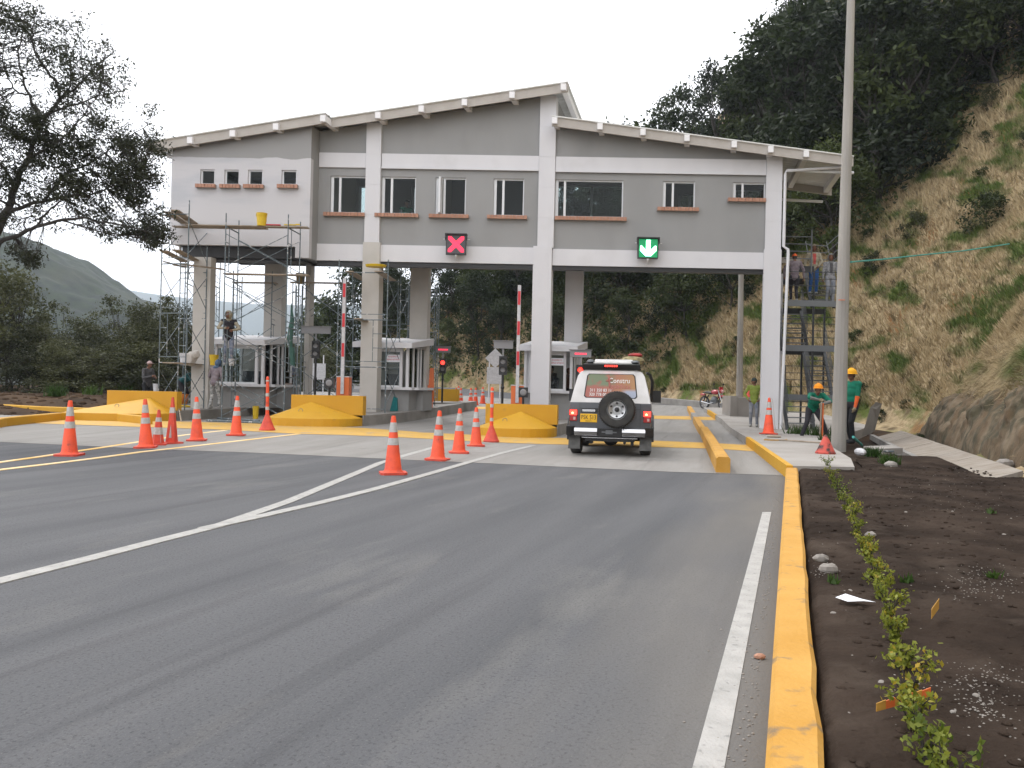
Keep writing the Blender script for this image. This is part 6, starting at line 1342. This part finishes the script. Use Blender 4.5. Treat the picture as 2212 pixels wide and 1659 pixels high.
for k,(px,pyt,Y,w_,lab,wm) in enumerate(lt):
    pr_=(LB,LC)[w_]; hh=(6,5)[w_]; p=D(px,pyt,Y); zb=min(Tz(p.x,Y)-.3,p.z-2.5); s_=(p.z-zb)/(hh*1.03)
    if k in (0,2): pr_.location=(p.x,Y,zb); pr_.scale=(s_,s_,s_); pr_['label']=lab
    else: dup(pr_,(p.x,Y,zb),k*1.3,(max(s_,.7)*wm,max(s_,.7)*wm,s_),label=lab)
# ---- big tree at left: limbs traced in depth, leaf clusters around them
def zv(x,y): return x/3.072,y/3.072
bt=thing('big_tree','large spreading tree with small dark leaves overhanging from the left edge','tree',(-13.3,18.6,Tz(-13.3,18.6)))
tm=MB(); nodes=[]
def limb(pp,Y0,Y1,r0,r1):
    n_=len(pp); P=[]; 
    for i,(x,y) in enumerate(pp): P.append(D(*zv(x,y),Y0+(Y1-Y0)*i/(n_-1)))
    Q=[]
    for i in range(n_-1):
        for k in range(4):
            t=k/4; a=P[max(i-1,0)];b=P[i];c=P[i+1];d=P[min(i+2,n_-1)]
            Q.append(.5*((2*b)+(c-a)*t+(2*a-5*b+4*c-d)*t*t+(3*b-a-3*c+d)*t**3))
    Q.append(P[-1]); Q=[q+Vector((random.gauss(0,.012),random.gauss(0,.03),random.gauss(0,.012))) for q in Q]; m_=len(Q)
    tm.tube(Q,[r0+(r1-r0)*(k/(m_-1))**.8 for k in range(m_)],7,cap=False); nodes.extend(Q[m_//6:])
base=Vector((-13.3,18.6,Tz(-13.3,18.6)-.3)); a=D(*zv(-60,1600),18.2)
tm.tube([base,base.lerp(a,.5)+Vector((-.15,0,0)),a,D(*zv(20,1440),18),D(*zv(75,1370),18)],[.2,.16,.12,.1,.085],9,cap=False)
limb([(75,1370),(100,1220),(180,1050),(260,860),(330,760),(420,640),(520,560),(640,440),(760,340)],18,18.4,.082,.012)
limb([(300,790),(240,720),(190,630),(140,480),(130,300),(160,150)],18.1,19,.045,.01); limb([(400,650),(370,540),(310,470),(225,330),(215,230),(240,80)],18.2,17.2,.04,.01)
limb([(75,1400),(180,1360),(300,1330),(450,1300),(620,1290),(780,1200),(950,1110)],18,17.4,.05,.01)
limb([(-90,1740),(0,1620),(170,1540),(250,1500),(420,1460),(560,1450),(700,1480),(850,1500),(1040,1560)],17.8,17,.06,.01)
limb([(250,1500),(300,1430),(400,1340),(520,1200),(640,1050)],17.7,18.4,.03,.008); limb([(170,1540),(170,1460),(220,1410),(260,1380)],17.7,17.5,.02,.006); limb([(420,1460),(600,1520),(800,1560),(950,1590)],17.5,17.2,.02,.006)
limb([(100,1230),(30,1120),(-60,1000),(-120,800)],18,18.6,.04,.01); limb([(330,750),(500,690),(640,640),(820,600)],18.1,18.8,.03,.008); limb([(180,1050),(300,1000),(420,900),(560,760),(700,560)],18,17.3,.035,.008)
limb([(300,1330),(420,1180),(600,1080),(800,950),(980,830)],17.8,18.5,.03,.008); limb([(75,1370),(10,1330),(-80,1250)],18,17.6,.04,.012); limb([(100,1220),(90,1330),(140,1370)],18,17.9,.03,.02); limb([(190,630),(100,600),(40,480),(20,300),(60,120)],18.2,17.8,.025,.007); limb([(450,620),(480,480),(440,320),(450,180)],18.3,18.7,.02,.006); limb([(560,530),(540,350),(520,160)],18.3,18.0,.018,.005)
part('trunk',tm,'bark',bt,smooth=True,fix=False)
poly=[(-300,-100),(0,-40),(100,10),(230,-10),(300,60),(340,130),(430,130),(480,50),(560,110),(560,230),(610,330),(690,245),(850,330),(810,480),(880,560),(820,650),(860,715),(700,770),(800,800),(830,760),(870,850),(1000,700),(1040,690),(960,800),(1040,860),(1060,960),(1090,1100),(1040,1180),(1110,1225),(1000,1290),(950,1340),(1130,1395),(1110,1520),(1120,1590),(1000,1650),(900,1560),(700,1600),(600,1500),(500,1440),(480,1560),(400,1500),(300,1610),(180,1600),(100,1480),(0,1600),(-300,1600)]
def inpoly(x,y):
    c=False;j=len(poly)-1
    for i in range(len(poly)):
        xi,yi=poly[i];xj,yj=poly[j]
        if (yi>y)!=(yj>y) and x<(xj-xi)*(y-yi)/(yj-yi)+xi: c=not c
        j=i
    return c
rg=np.random.default_rng(77); cl_=[]; tries=0
while len(cl_)<1500 and tries<60000:
    tries+=1; x=rg.uniform(-260,1140); y=rg.uniform(-80,1660)
    if not inpoly(x,y): continue
    dens=.33
    if 300<x<1050 and 900<y<1360: dens=.85
    if x<300 and 720<y<1100: dens=.75
    if 380<x<700 and 380<y<640: dens=.7
    if 830<x<1130 and 1370<y<1640: dens=.85
    if 80<x<380 and 420<y<720: dens=.13
    if x<520 and 1330<y<1640: dens=.12
    if vn(x,y,90.)<.46: dens*=.22
    if rg.random()<dens: cl_.append((x,y))
cl_+=[(300+rg.normal()*30,1700+rg.normal()*18) for _ in range(0)]
for cx,cy,n_ in ((95,1665,9),(160,1710,10),(205,1735,12),(245,1700,5)): cl_+=[(cx+rg.normal()*16,cy+rg.normal()*14) for _ in range(n_)]
tw=MB(); ND=np.array([tuple(q) for q in nodes]); LC_=[]
for x,y in cl_:
    y_=rg.uniform(16.9,19.3); c=D(*zv(x,y),y_); dd=np.linalg.norm(ND-np.array(c),axis=1); j=int(np.argmin(dd)); s=Vector(ND[j]); 
    if dd[j]>1.6: c=s.lerp(c,.8)
    mid=s.lerp(c,.5)+Vector((rg.normal()*.04,rg.normal()*.04,rg.normal()*.05)); tw.tube([s,mid,c],[.008,.006,.003],3,cap=False)
    nl=int(rg.uniform(18,36)); q=rg.normal(size=(nl,3))*np.array([.10,.12,.075]); LC_.append(np.array(c)+q)
o=part('twigs',tw,'bark',bt,fix=False); o['kind']='stuff'
LC_=np.concatenate(LC_); me=npmesh('leaves',leafarr(LC_,.085,rg,asp=.34),4,['leafnear']); o=link('leaves',me,bt); o['kind']='stuff'
# ---- dry grass on the slopes
N_=420000; Xg=rg.uniform(4,42,N_); Yg=rg.uniform(11,58,N_); dg_=toed(Xg,Yg); ok=(dg_>.9)&(dg_<16)&(Xg/Yg<.72)&(Xg>Yg*.1); 
ok&=~((Yg<26)&(dg_<1.15)); Xg,Yg=Xg[ok],Yg[ok]; zz=T(Xg,Yg); n_=len(Xg); L_=np.clip(.1+.007*Yg,.14,.4)*(.6+.8*rg.random(n_)); 
b0=np.stack([Xg,Yg,zz-.04],1); dr=rg.normal(size=(n_,3))*.45; dr[:,2]=1; dr[:,0]-=.35; dr/=np.linalg.norm(dr,axis=1)[:,None]; sd=rg.normal(size=(n_,3)); sd-=dr*(sd*dr).sum(1)[:,None]; sd/=np.linalg.norm(sd,axis=1)[:,None]; wv=(.005+.0007*Yg)[:,None]
tri=np.stack([b0-sd*wv,b0+sd*wv,b0+dr*L_[:,None]+np.array([0,0,0])],1).reshape(-1,3); tris=[tri]
# denser fine grass close to the camera, over the bank and its face
n2=110000; yy=rg.uniform(10,24,n2); dd=rg.uniform(.15,6,n2)**1.0; xx=.337*yy+4.05+dd*1.055; zz=T(xx,yy)+.03; L_=rg.uniform(.07,.26,n2); b0=np.stack([xx,yy,zz-.02],1); dr=rg.normal(size=(n2,3))*.5; dr[:,2]+=.8-.5*(dd<1); dr[:,0]-=.3+.5*(dd<1); dr/=np.linalg.norm(dr,axis=1)[:,None]; sd=rg.normal(size=(n2,3)); sd-=dr*(sd*dr).sum(1)[:,None]; sd/=np.linalg.norm(sd,axis=1)[:,None]
kp_=(dd>1.0)|(vn(xx*1.0,yy,.9)>.5); tris.append(np.stack([b0-sd*.008,b0+sd*.008,b0+dr*L_[:,None]],1)[kp_].reshape(-1,3)); tri=np.concatenate(tris)
o=link('dry_grass',npmesh('dry_grass',tri,3,['straw'])); o['kind']='stuff'; o['label']='long dry straw coloured grass with green patches covering the steep slope'; o['category']='grass'
# hanging roots and dead grass over the cut bank edge
n_=52000; yy=rg.uniform(10.5,27,n_); dd=rg.uniform(.1,1.3,n_); xx=.337*yy+4.05+dd*1.055; zz=T(xx,yy); L_=rg.uniform(.12,.5,n_); b0=np.stack([xx,yy,zz+.02],1); dr=np.stack([-.55-.2*rg.random(n_),-.25*rg.random(n_),-.5-.6*rg.random(n_)],1)+rg.normal(size=(n_,3))*.25; dr/=np.linalg.norm(dr,axis=1)[:,None]; sd=np.array([.2,1,0])+rg.normal(size=(n_,3))*.2
keep=vn(yy,dd*2+3,1.1)>.45-.25*(dd>.7); tri=np.stack([b0-sd*.009,b0+sd*.009,b0+dr*L_[:,None]],1)[keep].reshape(-1,3); o=link('hanging_grass',npmesh('hanging_grass',tri,3,['straw'])); o['kind']='stuff'; o['label']='dead grass and roots hanging over the edge of the cut bank'; o['category']='grass'
# ---- rocky cut bank at the foot of the right slope
vy=np.linspace(9,27.5,300); vd=np.linspace(0,1,34); VY,VD=np.meshgrid(vy,vd); dd0=VD*1.5; hh_=1.5*np.clip(VD*1.55,0,1)**.75*SMV((27.5-VY)/3)
hh_=1.38*(1-(1-np.clip(VD*1.3,0,1))**1.35)*SMV((27.5-VY)/3)*(.85+.35*vn(VY,VY*0,2.3))
ov=.55*fbm(VY+hh_*.6,hh_*1.2+2,1.1,3)+.3*fbm(VY-hh_*.8,hh_*1.6+9,.42,4)+.12*fbm(VY+hh_,hh_*1.5+40,.14,3); DD=VD**1.5*1.25+ov*np.clip(VD*2.2,0,1)*np.clip((1-VD)*3,0,1)
XX=.337*VY+4.05+(DD-.1)*1.055; ZZ=zgv(XX,VY)+.05+hh_+.09*fbm(VY,DD*2,.3,4)
top=T(XX,VY); ZZ=np.where(VD>.7,ZZ*(1-SMV((VD-.7)/.3))+(top+.05)*SMV((VD-.7)/.3),ZZ)
v=np.stack([XX,VY,ZZ],-1).reshape(-1,3); nx=300;ny=34; i=np.arange((nx-1)*(ny-1)); a=(i//(nx-1))*nx+i%(nx-1); f=np.stack([a,a+1,a+nx+1,a+nx],-1)
me=bpy.data.meshes.new('cut_bank'); me.from_pydata([tuple(q) for q in v],[],[tuple(q) for q in f]); me.polygons.foreach_set('use_smooth',[True]*len(me.polygons)); M['rock']=mat('cut_bank_rock',(.105,.07,.038),1,c2=(.155,.118,.076),scale=1.4,detail=9,thr=(.42,.58),bump=1,bscale=9,c3=(.05,.042,.022),s3=2.2,thr3=(.46,.62)); me.materials.append(M['rock']); o=link('cut_bank',me); o['kind']='structure'
# ---- soil bed with clods and stones
def bedz(X,Y): 
    n_=(X-.337*Y)/1.055; return T(X,Y,True)+.22*(SMV((n_-.1)/.06)-SMV((n_-.55)/.4))*SMV((20-Y)/3)+.035+.06*fbm(X,Y,.6,4)*SMV((n_-.1)/.1)+.045*fbm(X+9,Y,.11,3)
U=np.linspace(.2,5.2,130); V_=np.linspace(1.2,15.5,300)
def bedgrid():
    UU,VV=np.meshgrid(U,V_); X=VV*.337-.1+UU*1.055; Z=bedz(X,VV); return X,VV,Z
X,Yb,Z=bedgrid(); nx,ny=130,300; v=np.stack([X,Yb,Z],-1).reshape(-1,3); i=np.arange((nx-1)*(ny-1)); r0=i//(nx-1); c0=i%(nx-1); a=r0*nx+c0; f=np.stack([a,a+1,a+nx+1,a+nx],-1)
cxy=v[f[:,0]]; keep=toed(cxy[:,0],cxy[:,1])<.1; keep&=~((cxy[:,1]>12.6)&((cxy[:,0]-.337*cxy[:,1])>2.6)); keep&=~((cxy[:,1]>13.6)&((cxy[:,0]-.337*cxy[:,1])<1.2))
f=f[keep]; me=bpy.data.meshes.new('soil_bed'); me.from_pydata([tuple(q) for q in v],[],[tuple(q) for q in f]); me.materials.append(M['soil']); me.polygons.foreach_set('use_smooth',[True]*len(me.polygons)); o=link('soil_bed',me); o['kind']='structure'
bz=lambda x,y:float(bedz(np.array([x]),np.array([y]))[0])
def bedpt(px,py):
    z=.15
    for _ in range(8): d=ray(px,py); t=(z-CAMH)/d.z; p=CC+d*t; z=bz(p.x,p.y)
    return Vector((p.x,p.y,z))
ico=MB(); ico.ell((0,0,0),(1,.8,.55),7,5)
sm_=MB(); 
for k in range(700):
    y=1.3+13*rg.random()**1.6; c=rg.uniform(.3,4.6); x=.337*y-.1+c*1.055; r_=rg.uniform(.002,.007)*(3. if rg.random()<.07 else 1); z=bz(x,y); a=rg.random()*3; sm_.add([(x+r_*(q[0]*math.cos(a)-q[1]*math.sin(a)),y+r_*(q[0]*math.sin(a)+q[1]*math.cos(a)),z+r_*q[2]) for q in ico.v],ico.f)
for (px,py,n_,sx,sy) in ((2125,1258,260,55,20),(2120,1470,170,50,18),(2130,1530,150,40,20),(2060,1085,60,70,14),(1990,1500,40,60,40),(1950,1060,40,60,8),(1780,1235,50,20,12)):
    for k in range(n_):
        p=bedpt(px+rg.normal()*sx,py+rg.normal()*sy); r_=rg.uniform(.0015,.006); sm_.add([(p.x+r_*q[0],p.y+r_*q[1],p.z+r_*q[2]) for q in ico.v],ico.f)
single('gravel',sm_,'stone','scattered pale grit and pebbles on the dark soil','gravel',kind='stuff')
cm=MB()
for k in range(2600):
    y=1.3+13*rg.random()**1.7; c=rg.uniform(.28,4.7); x=.337*y-.1+c*1.055; r_=rg.uniform(.005,.03)*(2 if rg.random()<.03 else 1); z=bz(x,y); a=rg.random()*3; cm.add([(x+r_*(q[0]*math.cos(a)-q[1]*math.sin(a)),y+r_*(q[0]*math.sin(a)+q[1]*math.cos(a)),z+r_*q[2]*.8) for q in ico.v],ico.f)
single('soil_clods',cm,'soil','small clods of dark soil covering the planting bed','soil clods',kind='stuff')
for px,py,r_,lb in ((1790,1236,.07,'rounded grey stone beside the yellow kerb, upper of two'),(1772,1212,.06,'pale stone near the kerb below the white end of the near line'),(1880,1160,.05,'flat stone just right of the shrub row, middle'),(1795,1000,.05,'pale pebble near the platform corner'),(1925,1007,.11,'pale boulder lying by the end of the drain channel'),(2170,1008,.16,'pale boulder at the foot of the rocky cut at the right edge')):
    mb=MB(); mb.ell((0,0,r_*.3),(r_,r_*.8,r_*.55),9,6); mb.v=[(a+random.gauss(0,r_*.06),b+random.gauss(0,r_*.06),c+random.gauss(0,r_*.05)) for a,b,c in mb.v]; single('stone',mb,'stone',lb,'stone',loc=tuple(bedpt(px,py)) if px<2100 else tuple(G(px,py,.15)))
mb=MB(); mb.ell((0,0,.012),(.032,.02,.016),8,5); single('brick_fragment',mb,'brick','small reddish brick fragment lying on the asphalt right of the white edge line','brick fragment',loc=tuple(G(1641,1423)))
mb=MB(); p=bedpt(1845,1303); mb.add([p+Vector(q) for q in ((-.1,.02,.03),(-.03,.05,.045),(.04,.0,.03),(.11,-.03,.02),(.03,-.05,.03),(-.05,-.03,.02))],[(0,1,2,5),(2,3,4,5)]); single('paper_scrap',mb,'paper','torn white paper scrap on the dark soil','paper')
for a,b,w_,lb in (((1893,1555),(2010,1533),.03,'yellow and black tape scrap stuck across the nearest shrubs'),((2012,1350),(2028,1335),.05,'small yellow tape scrap standing up in the soil')):
    A_=bedpt(*a)+Vector((0,0,.03));B_=bedpt(*b)+Vector((0,0,.05)); mb=MB(); d=(B_-A_)
    for k in range(6): mb.cur=k%2 if w_<.04 else 0; mb.hexa([A_+d*(k/6),A_+d*((k+1)/6),A_+d*((k+1)/6)+Vector((0,.004,0)),A_+d*(k/6)+Vector((0,.004,0)),A_+d*(k/6)+Vector((0,0,w_)),A_+d*((k+1)/6)+Vector((0,0,w_+.004)),A_+d*((k+1)/6)+Vector((0,.004,w_+.004)),A_+d*(k/6)+Vector((0,.004,w_))])
    single('tape_scrap',mb,['kerby','cabinet'],lb,'tape')
# grit along the kerb on the asphalt
gm=MB()
for k in range(500):
    y=1.5+11*rg.random()**1.5; x=.337*y-.12-abs(rg.normal())*.09; r_=rg.uniform(.002,.008); gm.add([(x+r_*q[0],y+r_*q[1],.002+r_*q[2]) for q in ico.v],ico.f)
single('kerb_grit',gm,'stone','fine grit washed along the asphalt side of the yellow kerb','gravel',kind='stuff')
# ---- row of young shrubs
sh=[(1788,1012),(1797,1036),(1806,1056),(1815,1080),(1826,1104),(1838,1128),(1850,1158),(1866,1185),(1876,1212),(1888,1250),(1902,1290),(1918,1336),(1930,1385),(1945,1442),(1962,1505),(1975,1575),(2000,1650),(2040,1720)]
for k,(px,py) in enumerate(sh):
    p=bedpt(px,py); s_=FPX/p.y; hh=rg.uniform(.10,.2) if k>5 else rg.uniform(.18,.28); t=thing('young_shrub','young yellow green shrub, %s from the platform end of the planted row'%('first second third fourth fifth sixth seventh eighth ninth tenth eleventh twelfth thirteenth fourteenth fifteenth sixteenth seventeenth eighteenth'.split()[k]),'shrub',tuple(p),group='young shrubs in the row'); tm2=MB(); cs=[]
    for j in range(8):
        a=rg.random()*6.28; e=Vector((math.cos(a)*hh*rg.uniform(.15,.65),math.sin(a)*hh*rg.uniform(.15,.65),hh*rg.uniform(.5,1))); m1=e*.5+Vector((0,0,.03)); tm2.tube([Vector((0,0,-.02)),m1,e],[.004,.003,.0015],4,cap=False)
        for f in np.linspace(.3,1,9): cs.append((m1*2*f*.5 if f<.5 else m1.lerp(e,(f-.5)*2)))
    part('stems',tm2,'bark',t,local=True,fix=False); c=np.array([tuple(q) for q in cs]).repeat(4,0); c=c[rg.random(len(c))<rg.uniform(.6,1)]; c=c+rg.normal(size=c.shape)*.014
    o=link('foliage',npmesh('foliage',leafarr(c,.027,rg,asp=.55,up=.3),4,['hedge']),t,True)
# grass tufts
def tuft(loc,h,n_,lab,mt='grassg',sp_=.15,group=None):
    b0=rg.normal(size=(n_,3))*np.array([sp_,sp_,0]); dr=rg.normal(size=(n_,3))*.4; dr[:,2]=1; dr/=np.linalg.norm(dr,axis=1)[:,None]; sd=rg.normal(size=(n_,3))*.012; tri=np.stack([b0-sd,b0+sd,b0+dr*h*(.6+.6*rg.random(n_))[:,None]],1).reshape(-1,3)
    o=link('grass_tuft',npmesh('grass_tuft',tri,3,[mt])); o.location=loc; o['label']=lab; o['category']='grass tuft'
    if group: o['group']=group
for px,py,Y,h,n_,lab in ((120,856,30,.5,160,'green grass tuft in the brown dirt behind the left kerb'),(200,852,31,.4,110,'smaller green weed tuft right of the largest one in the brown dirt'),(268,846,33,.35,140,'low green weeds beside the left yellow barrier top'),(1725,935,24,.35,160,'green plant clump at the feet of the bent worker, left side'),(1770,944,23.4,.35,200,'green plant clump around the digging hole'),(1788,955,21,.25,80,'small green clump just left of the lamp post foot')):
    p=D(px,py,Y); tuft((p.x,Y,min(p.z,Tz(p.x,Y)+.06) if px<300 else .16),h,n_,lab)
for px,py,lab in ((1884,985,'green tuft in the soil near the lamp post, left of two'),(1922,1003,'green tuft in the soil in front of the drain channel, right of two')): tuft(tuple(bedpt(px,py)),.2,170,lab,sp_=.08)
for px,py in ((2140,1110),(1960,1260),(1800,1260),(2150,1250)): tuft(tuple(bedpt(px,py)),.07,16,'tiny seedling in the dark soil',sp_=.015,group='seedlings')
# logs, dirt clods at left
rod('log',D(225,848,33)+Vector((0,0,0)),D(310,838,35),.09,'bark','fallen grey log at the back of the brown dirt patch','log')
dm=MB()
for k in range(900):
    x=rg.uniform(-26,-11.5); y=rg.uniform(25,38); r_=rg.uniform(.03,.16); z=Tz(x,y)
    if (x+12.2+.2*(y-27))>-1.2: continue
    dm.add([(x+r_*q[0],y+r_*q[1],z+r_*q[2]*.9) for q in ico.v],ico.f)
single('dirt_clods',dm,'drysoil','brown clods covering the left dirt patch','soil clods',kind='stuff')
# ------------------------------------------------------------------ haze
hz=MB(); hz.box(-4200,3200,-60,4600,-64,420); m=bpy.data.materials.new('haze'); m.use_nodes=True; n=m.node_tree.nodes; l=m.node_tree.links; n.remove(n['Principled BSDF']); pv=n.new('ShaderNodeVolumePrincipled'); pv.inputs['Color'].default_value=(.78,.87,1,1); pv.inputs['Density'].default_value=.00026; pv.inputs['Anisotropy'].default_value=.2; l.new(pv.outputs[0],n['Material Output'].inputs['Volume']); M['haze']=m
struct('haze',hz,'haze',kind='stuff')
print('objects',len(bpy.data.objects))
